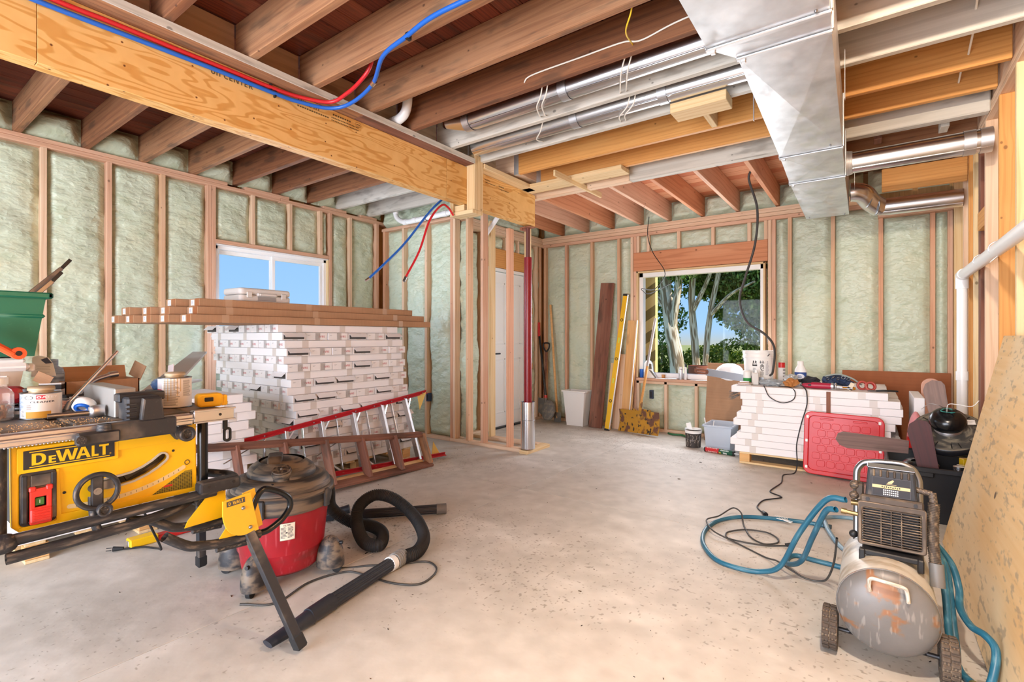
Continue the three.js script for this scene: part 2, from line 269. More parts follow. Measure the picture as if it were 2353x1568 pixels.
{ // sliding window in the left wall
  const w = struct('window_1', 'white vinyl sliding window showing blue sky'), x0 = -5.345, x1 = -5.265;
  const y0 = 1.0, y1 = 2.144, za = -2.245, zb = -3.503;
  mesh('frame_head', bx(x0, x1, y1 - 0.045, y1, za, zb, 0.004), M.vinyl, w); mesh('frame_foot', bx(x0, x1, y0, y0 + 0.045, za, zb, 0.004), M.vinyl, w);
  mesh('frame_jamb', bx(x0, x1, y0, y1, za, za - 0.04, 0.004), M.vinyl, w); mesh('frame_jamb', bx(x0, x1, y0, y1, zb + 0.045, zb, 0.004), M.vinyl, w);
  for (const [a, b, xo] of [[-2.285, -2.875, 0], [-2.845, -3.458, 0.032]]) {
    const s = mesh('sash', merge([bx(x0 + xo, x0 + xo + 0.03, y0 + 0.045, y0 + 0.09, a, b, 0.003), bx(x0 + xo, x0 + xo + 0.03, y1 - 0.085, y1 - 0.045, a, b, 0.003), bx(x0 + xo, x0 + xo + 0.03, y0 + 0.09, y1 - 0.085, a, a - 0.035, 0.003), bx(x0 + xo, x0 + xo + 0.03, y0 + 0.09, y1 - 0.085, b + 0.035, b, 0.003)]), M.vinyl, w);
    mesh('pane', bx(x0 + xo + 0.013, x0 + xo + 0.017, y0 + 0.09, y1 - 0.085, a - 0.035, b + 0.035, 0), M.glass, s);
  }
  mesh('latch', bx(x1 - 0.012, x1 + 0.006, 1.5, 1.58, -2.852, -2.868, 0.003), M.white, w);
  mesh('jamb_liner', bx(-5.265, -5.215, y0, y1, zb + 0.002, zb + 0.012, 0.001), M.pale, w); mesh('head_liner', bx(-5.265, -5.215, y1 - 0.012, y1 - 0.001, za, zb, 0.001), M.vinyl, w);
}
// ---------- return wall (faces +z) ----------
{
  const w = struct('wall_return', 'short foamed stud wall beside the stair partition'), Z = -4.28, dp = 0.14;
  mesh('sheathing', bx(-5.4, -3.99, -0.1, 3.1, Z - dp - 0.03, Z - dp, 0), M.osb, w);
  mesh('top_plate', bx(-5.21, -3.92, 2.60, 2.638, Z - dp, Z + 0.002, 0.003), M.firPink, w);
  mesh('bottom_plate', bx(-5.21, -4.0, 0, 0.038, Z - 0.09, Z + 0.002, 0.003), M.fir, w);
  const xs = [-5.19, -4.824, -4.413, -3.991]; for (const x of xs) mesh('stud', bx(x, x + STUD, 0.038, 2.60, Z - dp, Z, 0.003), pick(M.firs), w);
  for (let i = 0; i < 3; i++) foamBay(w, 'z', Z - 0.045, xs[i] + STUD, 0.04, xs[i + 1] - xs[i] - STUD, 2.56, { amp: 0.02 });
  foamBay(w, 'z', Z - 0.06, -5.2, 2.64, 1.28, 0.36, { bulge: 0.03, amp: 0.05, edge: 0.05, drop: 0.05 });
  const o = mesh('outlet_box', bx(-4.375, -4.33, 0.44, 0.54, Z - 0.04, Z + 0.012, 0.003), std({ color: 0x2a3f63, roughness: 0.5 }), w); mesh('socket', bx(-4.366, -4.339, 0.455, 0.525, Z + 0.004, Z + 0.014, 0.002), M.black, o);
}
// ---------- wall with the entrance door (faces +x) ----------
{
  const w = struct('wall_door', 'foamed wall that holds the white entrance door'), X = -3.99, dp = 0.14;
  const sh = (z0, z1, y0, y1) => mesh('sheathing', bx(X - dp - 0.03, X - dp, y0, y1, z0, z1, 0), M.osb, w);
  sh(-4.46, -5.0, -0.1, 3.1); sh(-5.9, -6.45, -0.1, 3.1); sh(-5.0, -5.9, 2.13, 3.1);
  for (const [a, b] of [[2.56, 2.60], [2.602, 2.642], [2.644, 2.684]]) mesh('top_plate', bx(X - dp, X + 0.03, a, b, -4.44, -6.28, 0.003), M.fir, w);
  for (const z of [-4.47, -4.87, -4.96, -5.90, -6.14, -6.238]) mesh('stud', bx(X - dp, X, 0.038, 2.56, z, z - STUD, 0.003), pick(M.firs), w);
  for (const z of [-5.1, -5.36, -5.66]) mesh('cripple_stud', bx(X - dp, X, 2.39, 2.56, z, z - STUD, 0.003), M.fir, w);
  mesh('door_header', bx(X - dp, X + 0.002, 2.14, 2.39, -5.0, -5.9, 0.003), M.orange, w);
  for (const [a, b] of [[-4.508, -4.87], [-5.938, -6.14], [-6.178, -6.238]]) foamBay(w, 'x', X - 0.04, a, 0.04, a - b, 2.5, { amp: 0.024 });
  for (const [a, b] of [[-5.0, -5.1], [-5.138, -5.36], [-5.398, -5.66], [-5.698, -5.9]]) foamBay(w, 'x', X - 0.035, a, 2.39, a - b, 0.17, {});
  foamBay(w, 'x', X - 0.02, -4.45, 2.69, 1.82, 0.28, { bulge: 0.02, amp: 0.04 });
  mesh('bottom_plate', bx(X - dp, X, 0, 0.038, -4.44, -5.0, 0.003), M.fir, w); mesh('bottom_plate', bx(X - dp, X, 0, 0.038, -5.9, -6.28, 0.003), M.fir, w);
  for (const y of [0.75, 1.55]) mesh('shim_block', bx(X - 0.02, X + 0.02, y, y + 0.09, -5.94, -6.0, 0.002), M.orange, w);
  const d = struct('door_1', 'white panelled steel entrance door behind the open studs'), D = X - 0.09;
  mesh('door_leaf', bx(D, D + 0.045, 0.02, 2.09, -5.045, -5.855, 0.003), M.white, d);
  for (const [y0, y1] of [[0.2, 0.93], [1.12, 1.95]]) for (const [z0, z1] of [[-5.13, -5.41], [-5.49, -5.77]]) mesh('panel', merge([bx(D + 0.045, D + 0.051, y0, y0 + 0.018, z0, z1, 0.002), bx(D + 0.045, D + 0.051, y1 - 0.018, y1, z0, z1, 0.002), bx(D + 0.045, D + 0.051, y0, y1, z0, z0 - 0.018, 0.002), bx(D + 0.045, D + 0.051, y0, y1, z1 + 0.018, z1, 0.002), bx(D + 0.045, D + 0.048, y0 + 0.05, y1 - 0.05, z0 - 0.05, z1 + 0.05, 0.002)]), M.white, d);
  mesh('door_frame', merge([bx(X - dp, X, 0, 2.13, -5.0, -5.04, 0.003), bx(X - dp, X, 0, 2.13, -5.86, -5.9, 0.003), bx(X - dp, X, 2.095, 2.135, -5.0, -5.9, 0.003)]), M.white, d);
  mesh('threshold', bx(X - dp, X, 0, 0.022, -5.04, -5.86, 0.003), M.darkSteel, d);
  mesh('door_handle', merge([cyl([D + 0.045, 1.0, -5.12], [D + 0.1, 1.0, -5.12], 0.012), cyl([D + 0.1, 1.0, -5.115], [D + 0.1, 1.0, -5.235], 0.011), cyl([D + 0.045, 1.0, -5.12], [D + 0.055, 1.0, -5.12], 0.03)]), M.darkSteel, d);
}
// ---------- back wall ----------
{
  const w = struct('wall_back', 'back wall of foamed studs round the big window'), Z = -6.28, dp = 0.14;
  const sh = (x0, x1, y0, y1) => mesh('sheathing', bx(x0, x1, y0, y1, Z - dp - 0.03, Z - dp, 0), M.osb, w);
  sh(-4.16, -2.52, -0.1, 3.1); sh(-0.97, 0.82, -0.1, 3.1); sh(-2.52, -0.97, -0.1, 0.685); sh(-2.52, -0.97, 2.088, 3.1);
  for (const [a, b, q] of [[2.552, 2.592, 0.0], [2.594, 2.634, 0.02], [2.636, 2.686, 0.03]]) mesh('top_plate', bx(-3.99, 0.0, a, b, Z - dp, Z + q, 0.003), q ? M.fir : M.firPink, w);
  for (const [a, b, q] of [[2.43, 2.47, 0.05], [2.50, 2.54, 0.03], [2.545, 2.585, 0.0]]) mesh('soffit_ledger', bx(0.06, 0.637, a, b, Z - 0.1, Z + q, 0.003), M.firPink, w);
  const st = [-3.957, -3.597, -3.188, -2.783, -2.592, -2.55, -0.946, -0.906, -0.747, -0.343, 0.067, 0.471, 0.60];
  for (const x of st) { const top = x > 0 ? 2.43 : 2.552; mesh('stud', bx(x, x + STUD, 0.038, top, Z - dp, Z, 0.003), pick(M.firs), w); }
  for (const x of [-2.51, -2.371, -1.976, -1.564, -1.162, -0.987]) mesh('cripple_stud', bx(x, x + STUD, 2.335, 2.552, Z - dp, Z, 0.003), M.fir, w);
  for (const x of [-2.51, -2.14, -1.76, -1.35, -0.99]) mesh('cripple_stud', bx(x, x + STUD, 0.038, 0.65, Z - dp, Z, 0.003), M.fir, w);
  mesh('window_header', bx(-2.55, -0.948, 2.09, 2.335, Z - dp, Z + 0.004, 0.003), M.header, w);
  mesh('window_sill_plate', bx(-2.51, -0.95, 0.612, 0.648, Z - dp, Z, 0.003), M.fir, w); mesh('window_sill_plate', bx(-2.51, -0.95, 0.65, 0.686, Z - dp, Z + 0.02, 0.003), M.firPink, w);
  mesh('bottom_plate', bx(-3.99, 0.637, 0, 0.038, Z - dp, Z, 0.003), M.fir, w);
  for (const [a, b, t] of [[-3.919, -3.597, 2.552], [-3.559, -3.188, 2.552], [-3.15, -2.783, 2.552], [-2.745, -2.592, 2.552], [-0.868, -0.747, 2.552], [-0.709, -0.343, 2.552], [-0.305, 0.067, 2.552], [0.105, 0.471, 2.43], [0.509, 0.6, 2.43]]) foamBay(w, 'z', Z - 0.03, a, 0.04, b - a, t - 0.04, { amp: 0.017, bulge: 0.018 });
  for (const [a, b] of [[-2.472, -2.371], [-2.333, -1.976], [-1.938, -1.564], [-1.526, -1.162], [-1.124, -0.987]]) foamBay(w, 'z', Z - 0.03, a, 2.336, b - a, 0.216, { edge: 0.03 });
  for (const [a, b] of [[-2.472, -2.14], [-2.102, -1.76], [-1.722, -1.35], [-1.312, -0.99]]) foamBay(w, 'z', Z - 0.03, a, 0.04, b - a, 0.572);
  const js = [-4.0, -3.65, -3.25, -2.86, -2.45, -2.08, -1.67, -1.268, -0.85, -0.44, -0.04, 0.36];
  js.forEach((x, i) => { const b = js[i + 1] ?? 0.637; foamBay(w, 'z', Z + 0.0, x + 0.02, 2.69, b - x - 0.04, 0.25, { bulge: 0.05, amp: 0.035, edge: 0.06, drop: 0.06 }); });
  const o = mesh('outlet_box', bx(-2.33, -2.28, 0.42, 0.53, Z - 0.04, Z + 0.012, 0.003), std({ color: 0x2c3a52, roughness: 0.5 }), w); mesh('socket', bx(-2.32, -2.29, 0.435, 0.515, Z + 0.004, Z + 0.014, 0.002), M.black, o);
}
{ // fixed window in the back wall
  const w = struct('window_2', 'large window with a white frame looking out on trees'), z0 = -6.43, z1 = -6.34, xa = -2.51, xb = -0.975, y0 = 0.69, y1 = 2.085;
  mesh('frame_head', bx(xa, xb, y1 - 0.075, y1 - 0.012, z0, z1, 0.004), M.vinyl, w); mesh('frame_foot', bx(xa, xb, y0, y0 + 0.065, z0, z1, 0.004), M.vinyl, w);
  mesh('frame_jamb', bx(xa, xa + 0.07, y0, y1, z0, z1, 0.004), M.vinyl, w); mesh('frame_jamb', bx(xb - 0.06, xb, y0, y1, z0, z1, 0.004), M.vinyl, w);
  mesh('pane', bx(xa + 0.07, xb - 0.06, y0 + 0.065, y1 - 0.075, -6.393, -6.388, 0), M.glass, w);
  mesh('reveal_board', bx(xa - 0.002, xa + 0.02, y0, y1, z1, -6.28, 0.002), M.pale, w); mesh('reveal_board', bx(xa, xb, y1 - 0.02, y1, z1, -6.28, 0.002), M.pale, w); mesh('reveal_board', bx(xb - 0.02, xb + 0.002, y0, y1, z1, -6.28, 0.002), M.pale, w);
}
// ---------- right wall ----------
{
  const w = struct('wall_right', 'right wall of bare studs over plywood'), X = 0.637, dp = 0.14;
  mesh('sheathing', bx(X + dp, X + dp + 0.03, -0.1, 3.1, -6.45, 2.9, 0, 'z'), M.osb, w);
  mesh('top_plate', bx(X, X + dp, 2.70, 2.733, -6.28, 2.8, 0.003), M.fir, w); mesh('top_plate', bx(X, X + dp, 2.735, 2.766, -6.28, 2.8, 0.003), M.fir, w); mesh('bottom_plate', bx(X, X + dp, 0, 0.038, -6.28, 2.8, 0.003), M.fir, w);
  const zs = [-6.2, -5.63, -5.34, -5.11, -4.64, -4.19, -3.75, -3.34, -2.93, -2.52, -2.1, -1.7, -1.3, -0.9, -0.5, -0.1, 0.3, 0.7, 1.1, 1.5, 1.9, 2.3];
  zs.forEach((z, i) => mesh('stud', bx(X, X + dp, 0.038, 2.70, z, z - STUD, 0.003), i % 3 === 1 ? M.fir : i % 3 ? M.orange : M.pale, w));
  mesh('old_stud', bx(X + 0.02, X + 0.13, 0.038, 2.70, -4.98, -5.07, 0.004), M.worn, w); mesh('blocking', bx(X + 0.003, X + 0.14, 2.0, 2.13, -4.68, -4.97, 0.003), M.orange, w);
  mesh('rim_board', bx(X + 0.01, X + 0.05, 2.768, 3.0, -6.28, 2.8, 0.003), M.fir, w);
}
{ // rear wall with the open garage doorway, behind the camera
  const w = struct('wall_rear', 'rear wall with a wide open garage doorway'), Z = 2.75;
  mesh('wall_pier', bx(-5.4, -3.55, -0.1, 3.1, Z, Z + 0.14, 0), M.osb, w); mesh('wall_pier', bx(-0.05, 0.8, -0.1, 3.1, Z, Z + 0.14, 0), M.osb, w); mesh('lintel', bx(-3.55, -0.05, 2.32, 3.1, Z, Z + 0.14, 0), M.lvl, w);
}
// ---------- ceiling: deck boards, joists, blocking ----------
{
  const c = struct('ceiling', 'open ceiling of timber joists under board decking');
  mesh('subfloor', bx(-5.45, 0.85, 3.03, 3.13, -6.5, 2.95, 0), M.osb, c);
  for (let x = -5.34, i = 0; x < 0.8; x += 0.142, i++) mesh('deck_board', bx(x + 0.001, x + 0.139, 3.0 + rr(0, 0.003), 3.022, -4.53, 2.85, 0.004, 'z'), pick(M.planks), c);
  for (let z = -4.54; z > -6.4; z -= 0.142) mesh('deck_board', bx(-4.1, 0.8, 2.94 + rr(0, 0.003), 2.962, z, z - 0.139, 0.004, 'x'), rnd() < 0.5 ? M.header : tinted(M.header, 0xe8c8b4), c);
  // joists left of the beam
  for (const z of [2.37, 1.97, 1.57, 1.17, 0.77, 0.38, -0.02, -0.42, -0.82, -1.225, -1.62, -2.02, -2.42, -2.83, -3.24]) mesh('joist', bx(-5.32, -2.985, 2.768, 3.0, z, z - 0.047, 0.004), pick(M.olds), c);
  for (const z of [-3.62, -4.08]) mesh('joist', bx(-5.32, -2.985, 2.768, 3.0, z, z - 0.047, 0.004), M.gray, c);
  // joists right of the beam
  for (const z of [2.6, 2.2, 1.8, 1.4, 1.0, 0.6, 0.2, -0.2, -0.6, -1.0, -1.41, -1.80, -2.22, -2.60]) mesh('joist', bx(-2.93, 0.64, 2.767, 3.0, z + 0.046, z, 0.004), pick(M.olds), c);
  for (const z of [-3.03, -3.43]) mesh('joist', bx(-2.93, 0.64, 2.767, 3.0, z + 0.046, z, 0.004), M.gray, c);
  for (const z of [-3.88, -4.27]) { mesh('joist', bx(-2.75, 0.637, 2.767, 3.0, z + 0.04, z, 0.003), M.orange, c); mesh('joist_hanger', merge([bx(-2.752, -2.70, 2.765, 2.95, z + 0.0415, z + 0.04, 0), bx(-2.752, -2.70, 2.764, 2.766, z, z + 0.04, 0)]), M.galv, c); }
  const bz = [2.6, 2.2, 1.8, 1.4, 1.0, 0.6, 0.2, -0.2, -0.6, -1.0, -1.41, -1.80, -2.22, -2.60, -3.03, -3.43];
  bz.forEach((z, i) => mesh('blocking', bx(-2.98, -2.935, 2.768, 3.0, z - 0.001, (bz[i + 1] ?? -3.84) + 0.047, 0.003), i > 11 ? M.gray : tinted(M.gray, 0xdcb9a2), c));
  mesh('blocking', bx(-2.98, -2.75, 2.80, 3.0, -3.84, -4.45, 0.003), M.fir, c);
  mesh('header_beam', bx(-1.85, 0.637, 2.70, 2.95, -4.45, -4.53, 0.006), M.gray, c); mesh('header_beam', bx(-4.0, -1.852, 2.70, 2.95, -4.45, -4.53, 0.004), M.fir, c);
  mesh('flat_plank', bx(-2.88, -1.8, 2.722, 2.762, -4.15, -4.34, 0.003), M.pale, c);
  for (const x of [-3.65, -3.25, -2.86, -2.45, -2.08, -1.67, -1.268, -0.85, -0.44]) mesh('joist', bx(x - 0.019, x + 0.019, 2.70, 2.94, -4.535, -6.42, 0.003), rnd() < 0.5 ? M.header : M.firPink, c);
  mesh('joist', bx(0.08, 0.637, 2.49, 2.685, -5.40, -5.44, 0.003), M.orange, c); mesh('hanger_block', bx(0.09, 0.13, 2.66, 2.94, -5.44, -5.53, 0.003), M.worn, c);
  mesh('old_block', bx(0.02, 0.07, 2.70, 2.94, -4.60, -4.72, 0.003), M.worn, c); mesh('old_block', bx(0.40, 0.45, 2.70, 2.94, -4.60, -4.74, 0.003), M.gray, c);
  mesh('void_board', bx(-0.3, 0.637, 2.70, 2.94, -4.95, -4.99, 0.003), M.old, c);
}
// ---------- laminated beam ----------
function decal(w, h, draw, parent, name, pos, rot, px = 512) {
  const t = canvasTex(px, Math.round((px * h) / w), draw), m = mesh(name, new THREE.PlaneGeometry(w, h), std({ map: t, transparent: true, roughness: 0.8, polygonOffset: true, polygonOffsetFactor: -1 }), parent);
  m.position.set(...pos); m.rotation.set(...rot); return m;
}
{
  const b = struct('ceiling_beam', 'long laminated veneer beam with red and blue pipes strapped to it');
  const seg = [[2.72, -0.525], [-0.527, -3.05], [-3.052, -4.40]];
  for (const [a, e] of seg) mesh('beam_ply', bx(-2.924, -2.88, 2.392, 2.72, a, e, 0.002, 'z'), M.lvl, b);
  mesh('beam_ply', bx(-2.97, -2.926, 2.392, 2.72, 2.72, -4.40, 0.002, 'z'), M.lvl, b);
  mesh('sill_plate', bx(-2.985, -2.78, 2.722, 2.766, 2.72, -2.13, 0.003), M.old, b); mesh('sill_plate', bx(-2.985, -2.78, 2.722, 2.765, -2.133, -3.29, 0.003), M.worn, b); mesh('sill_plate', bx(-2.985, -2.78, 2.722, 2.764, -3.43, -4.26, 0.003), M.pale, b);
  mesh('edge_strip', bx(-2.779, -2.772, 2.723, 2.765, 2.72, -3.29, 0.001), M.gray, b);
  const s = mesh('strap_post', bx(-2.879, -2.79, 2.335, 2.815, -3.30, -3.34, 0.003), M.pale, b); mesh('strap_face', bx(-2.879, -2.79, 2.335, 2.815, -3.342, -3.42, 0.003), M.pale, s);
  mesh('strap_foot', bx(-3.06, -2.792, 2.30, 2.334, -3.28, -3.42, 0.003), M.pale, b); mesh('strap_post', bx(-3.06, -3.02, 2.335, 2.55, -3.28, -3.42, 0.003), M.pale, b); mesh('shim', bx(-3.015, -2.9, 2.336, 2.39, -3.29, -3.41, 0.003), M.pale, b);
  const ink = (lines) => (g, w, h) => { g.fillStyle = 'rgba(70,50,25,0.75)'; g.strokeStyle = 'rgba(70,50,25,0.75)'; lines(g, w, h); };
  decal(0.36, 0.07, ink((g, w, h) => { g.font = 'bold ' + h * 0.62 + 'px sans-serif'; g.fillText('on CENTER', w * 0.03, h * 0.68); }), b, 'stamp', [-2.879, 2.655, -1.38], [0, Math.PI / 2, 0]);
  decal(0.5, 0.09, ink((g, w, h) => { g.font = 'bold ' + h * 0.42 + 'px sans-serif'; g.fillText('MURPHY', w * 0.02, h * 0.45); g.font = h * 0.2 + 'px sans-serif'; for (let i = 0; i < 14; i++) g.fillRect(w * (0.02 + i * 0.032), h * 0.6, w * 0.022, h * 0.1); g.font = 'bold ' + h * 0.2 + 'px sans-serif'; for (let i = 0; i < 8; i++) g.fillRect(w * (0.52 + i * 0.036), h * 0.22, w * 0.025, h * 0.12); g.font = h * 0.15 + 'px sans-serif'; for (let r = 0; r < 2; r++) for (let i = 0; i < 18; i++) g.fillRect(w * (0.5 + i * 0.024), h * (0.48 + 0.2 * r), w * 0.016, h * 0.08); g.lineWidth = 2; g.beginPath(); g.ellipse(w * 0.92, h * 0.28, w * 0.05, h * 0.16, 0, 0, 7); g.stroke(); g.fillRect(w * 0.892, h * 0.25, w * 0.056, h * 0.06); }), b, 'stamp', [-2.879, 2.672, -1.95], [0, Math.PI / 2, 0]);
  decal(0.42, 0.08, ink((g, w, h) => { g.font = 'bold ' + h * 0.26 + 'px sans-serif'; g.fillText('MURPHY', w * 0.02, h * 0.35); g.font = h * 0.17 + 'px sans-serif'; for (let i = 0; i < 12; i++) g.fillRect(w * (0.05 + i * 0.03), h * 0.5, w * 0.02, h * 0.09); g.font = 'bold ' + h * 0.26 + 'px sans-serif'; g.fillText('MURPHY', w * 0.53, h * 0.5); g.font = h * 0.17 + 'px sans-serif'; for (let i = 0; i < 13; i++) g.fillRect(w * (0.53 + i * 0.03), h * 0.66, w * 0.02, h * 0.09); }), b, 'stamp', [-2.879, 2.655, -3.75], [0, Math.PI / 2, 0]);
}
// ---------- stair partition ----------
{
  const p = struct('wall_partition', 'open stud partition under the end of the beam');
  const Z = -4.28; mesh('bottom_plate', bx(-4.0, -2.985, 0, 0.038, Z - 0.09, Z, 0.003), M.fir, p); mesh('bottom_plate', bx(-2.98, -2.88, 0, 0.038, -4.25, -4.70, 0.003), M.pale, p); mesh('bottom_plate', bx(-3.95, -2.985, 0, 0.038, -4.70, -4.61, 0.003), M.fir, p);
  for (const [x, t, m] of [[-3.95, 2.6, 0], [-3.748, 2.62, 1], [-3.53, 2.66, 3], [-3.173, 2.39, 2]]) mesh('stud', bx(x, x + STUD, 0.038, t, Z - 0.09, Z, 0.003), M.firs[m], p);
  for (const x of [-3.68, -3.165]) mesh('stud', bx(x, x + STUD, 0.038, 2.6, -4.70, -4.61, 0.003), M.pale, p);
  foamBay(p, 'z', Z - 0.1, -3.95, 0.04, 0.2, 2.55, { amp: 0.03 });
}
{
  const s = thing('steel_post', 'red steel jack post under the end of the beam', 'post', [-2.93, 0, -4.34]);
  mesh('lower_tube', cyl([0, 0.047, 0], [0, 2.06, 0], 0.041, 0.041, 24), M.redDark, s); mesh('upper_tube', cyl([0, 2.06, 0], [0, 2.37, 0], 0.024, 0.024, 18), std({ color: 0x6b3a33, roughness: 0.5 }), s);
  mesh('base_plate', bc(0.09, 0.007, 0.09, 0, 0.043, 0), M.redDark, s); mesh('top_plate', merge([bc(0.12, 0.01, 0.1, 0, 2.375, 0), bc(0.03, 0.03, 0.09, -0.06, 2.365, 0)]), std({ color: 0x9a5f45, roughness: 0.6 }), s);
  for (const x of [-0.0405, 0.0]) mesh('weld_seam', bc(0.003, 2.0, 0.004, x, 1.05, x ? 0.012 : 0.0405, 0), std({ color: 0x4d0c14, roughness: 0.5 }), s);
  const c = thing('aluminum_flashing_coil', 'shiny rolled aluminium flashing sleeve standing round the red post', 'metal roll', [-2.93, 0.048, -4.34]);
  mesh('sleeve', lathe([[0.072, 0], [0.076, 0], [0.076, 0.49], [0.072, 0.49], [0.072, 0]], 48), M.alu, c); mesh('tie_wire', new THREE.TorusGeometry(0.077, 0.0018, 6, 48).rotateX(Math.PI / 2).translate(0, 0.3, 0), M.steel, c); mesh('sheet_edge', bc(0.0015, 0.488, 0.02, 0.03, 0.245, 0.0705, 0), M.alu, c);
}
// ---------- ceiling bulbs ----------
function ceilingBulb(x, y, z, I, color, label) {
  const t = thing('ceiling_bulb', label, 'light', [x, y, z]);
  mesh('lampholder', lathe([[0.055, 0.0], [0.055, -0.018], [0.03, -0.03], [0.026, -0.055], [0, -0.055]], 24), M.white, t);
  mesh('bulb', lathe([[0.001, -0.165], [0.02, -0.162], [0.031, -0.14], [0.032, -0.125], [0.026, -0.1], [0.016, -0.075], [0.014, -0.055]], 20), std({ color: 0xffffff, emissive: color, emissiveIntensity: 6, roughness: 0.4 }), t);
  const l = new THREE.PointLight(color, I); l.position.set(0, -0.13, 0); l.castShadow = true; l.shadow.radius = 3; l.shadow.mapSize.set(1024, 1024); t.add(l);
}
ceilingBulb(0.05, 2.767, -1.03, 17, 0xffedd8, 'warm bare bulb in a white lampholder under the ceiling joists');
// ---------- sheet-metal trunk duct ----------
function quadGeo(tris) { const g = new THREE.BufferGeometry().setFromPoints(tris.flat().map((p) => V(...p))); g.computeVertexNormals(); return uvBox(g, 'z'); }
function ductGeo(a, b, y0, y1, sag = 0.009, end = false) {
  const [xl0, xr0, z0] = a, [xl1, xr1, z1] = b, A = [xl0, y0, z0], B = [xr0, y0, z0], C = [xr1, y0, z1], D = [xl1, y0, z1], m = [(xl0 + xr0 + xl1 + xr1) / 4, y0 - sag, (z0 + z1) / 2], up = (p) => [p[0], y1, p[2]], t = [];
  for (const [p, q] of [[B, A], [A, D], [D, C], [C, B]]) t.push([p, q, m]);
  for (const [p, q] of [[A, D], [C, B]]) { const n = [(p[0] + q[0]) / 2 + (p === A ? -0.006 : 0.006), (y0 + y1) / 2, (p[2] + q[2]) / 2]; t.push([q, p, n], [p, up(p), n], [up(p), up(q), n], [up(q), q, n]); }
  t.push([up(A), up(B), up(C)], [up(A), up(C), up(D)]);
  if (end) t.push([D, up(D), up(C)], [D, up(C), C]);
  return quadGeo(t);
}
{
  const d = thing('trunk_duct', 'big galvanized rectangular trunk duct hung under the ceiling joists', 'duct');
  const Y0 = 2.405, Y1 = 2.735, S = [[-0.545, -0.118, 2.6], [-0.545, -0.118, 0.8], [-0.545, -0.118, -0.7], [-0.545, -0.118, -2.13], [-0.457, -0.122, -2.27], [-0.484, -0.141, -3.70], [-0.505, -0.152, -4.38], [-0.522, -0.166, -5.78]];
  for (let i = 0; i + 1 < S.length; i++) mesh(i === 3 ? 'reducer' : 'duct_section', ductGeo(S[i], S[i + 1], Y0, Y1, i === 3 ? 0.001 : 0.009, i === S.length - 2), M.galv, d);
  for (const k of [1, 2, 3, 4, 5, 6]) { const [a, b, z] = S[k]; mesh('drive_cleat', merge([bx(a - 0.006, b + 0.006, Y0 - 0.012, Y0 - 0.001, z - 0.012, z + 0.012, 0.003, 'x'), bx(b + 0.001, b + 0.009, Y0, Y1, z - 0.012, z + 0.012, 0.002), bx(a - 0.009, a - 0.001, Y0, Y1, z - 0.012, z + 0.012, 0.002), ...(k > 2 ? [bx(a + 0.01, a + 0.03, Y0 - 0.02, Y0 - 0.01, z - 0.02, z, 0.002)] : [])]), M.galv, d); }
  for (const z of [-0.2, -1.9, -3.2, -5.2]) for (const x of [-0.112, -0.56]) mesh('hanger_strap', bx(x, x + 0.002, 2.5, 2.765, z, z - 0.025, 0), M.galv, d);
  for (const [x, z] of [[-0.49, -5.70], [-0.2, -5.72], [-0.16, -2.1], [-0.2, -3.62]]) mesh('screw', sph(0.006, x, Y0 - 0.004, z, 8, 6), M.steel, d);
}
function roundDuct(label, x0, x1, y, z, r, extra) {
  const t = thing('round_duct', label, 'duct', [0, 0, 0]);
  mesh('pipe', cyl([x0, y, z], [x1, y, z], r, r, 36, true), M.alu, t); mesh('seam', bc(Math.abs(x1 - x0), 0.006, 0.012, (x0 + x1) / 2, y - r * 0.75, z + r * 0.64, 0.001), M.alu, t);
  for (const e of extra ?? []) mesh('collar', cyl([e - 0.03, y, z], [e + 0.03, y, z], r + 0.004, r + 0.004, 36, true), M.aluDull, t); return t;
}
{
  const a = roundDuct('shiny round duct along the joist bay beside the brown joist', -2.42, -0.55, 2.83, -2.81, 0.068, [-2.42, -1.6]);
  mesh('boot', merge([cyl([-2.42, 2.83, -2.81], [-2.62, 2.86, -2.79], 0.072, 0.05, 24, true), cyl([-2.62, 2.86, -2.79], [-2.70, 2.93, -2.79], 0.05, 0.05, 20, true)]), M.alu, a);
  roundDuct('shiny round duct between the two grey painted joists', -2.72, -0.58, 2.83, -3.23, 0.068, [-1.75, -1.1]);
  const c = roundDuct('round branch duct running from the trunk duct into the stud wall', -0.138, 0.63, 2.485, -4.36, 0.075, [0.52, 0.6]); mesh('takeoff_collar', cyl([-0.141, 2.485, -4.36], [-0.105, 2.485, -4.36], 0.088, 0.08, 30, true), M.galv, c);
  const e = roundDuct('round branch duct with an elbow below the short orange joist', 0.06, 0.63, 2.40, -5.62, 0.075, []);
  mesh('elbow', merge([tube([[-0.145, 2.52, -5.40], [-0.11, 2.52, -5.402], [-0.05, 2.50, -5.44], [0.0, 2.45, -5.54], [0.07, 2.40, -5.62]], 0.082, 16, 24)]), M.alu, e);
  for (const [x, ry] of [[-0.03, 0.5], [0.04, 0.3]]) mesh('clamp_ring', new THREE.TorusGeometry(0.088, 0.006, 8, 32).rotateY(Math.PI / 2 + ry).translate(x, x < 0 ? 2.48 : 2.42, x < 0 ? -5.49 : -5.58), M.steel, e);
}
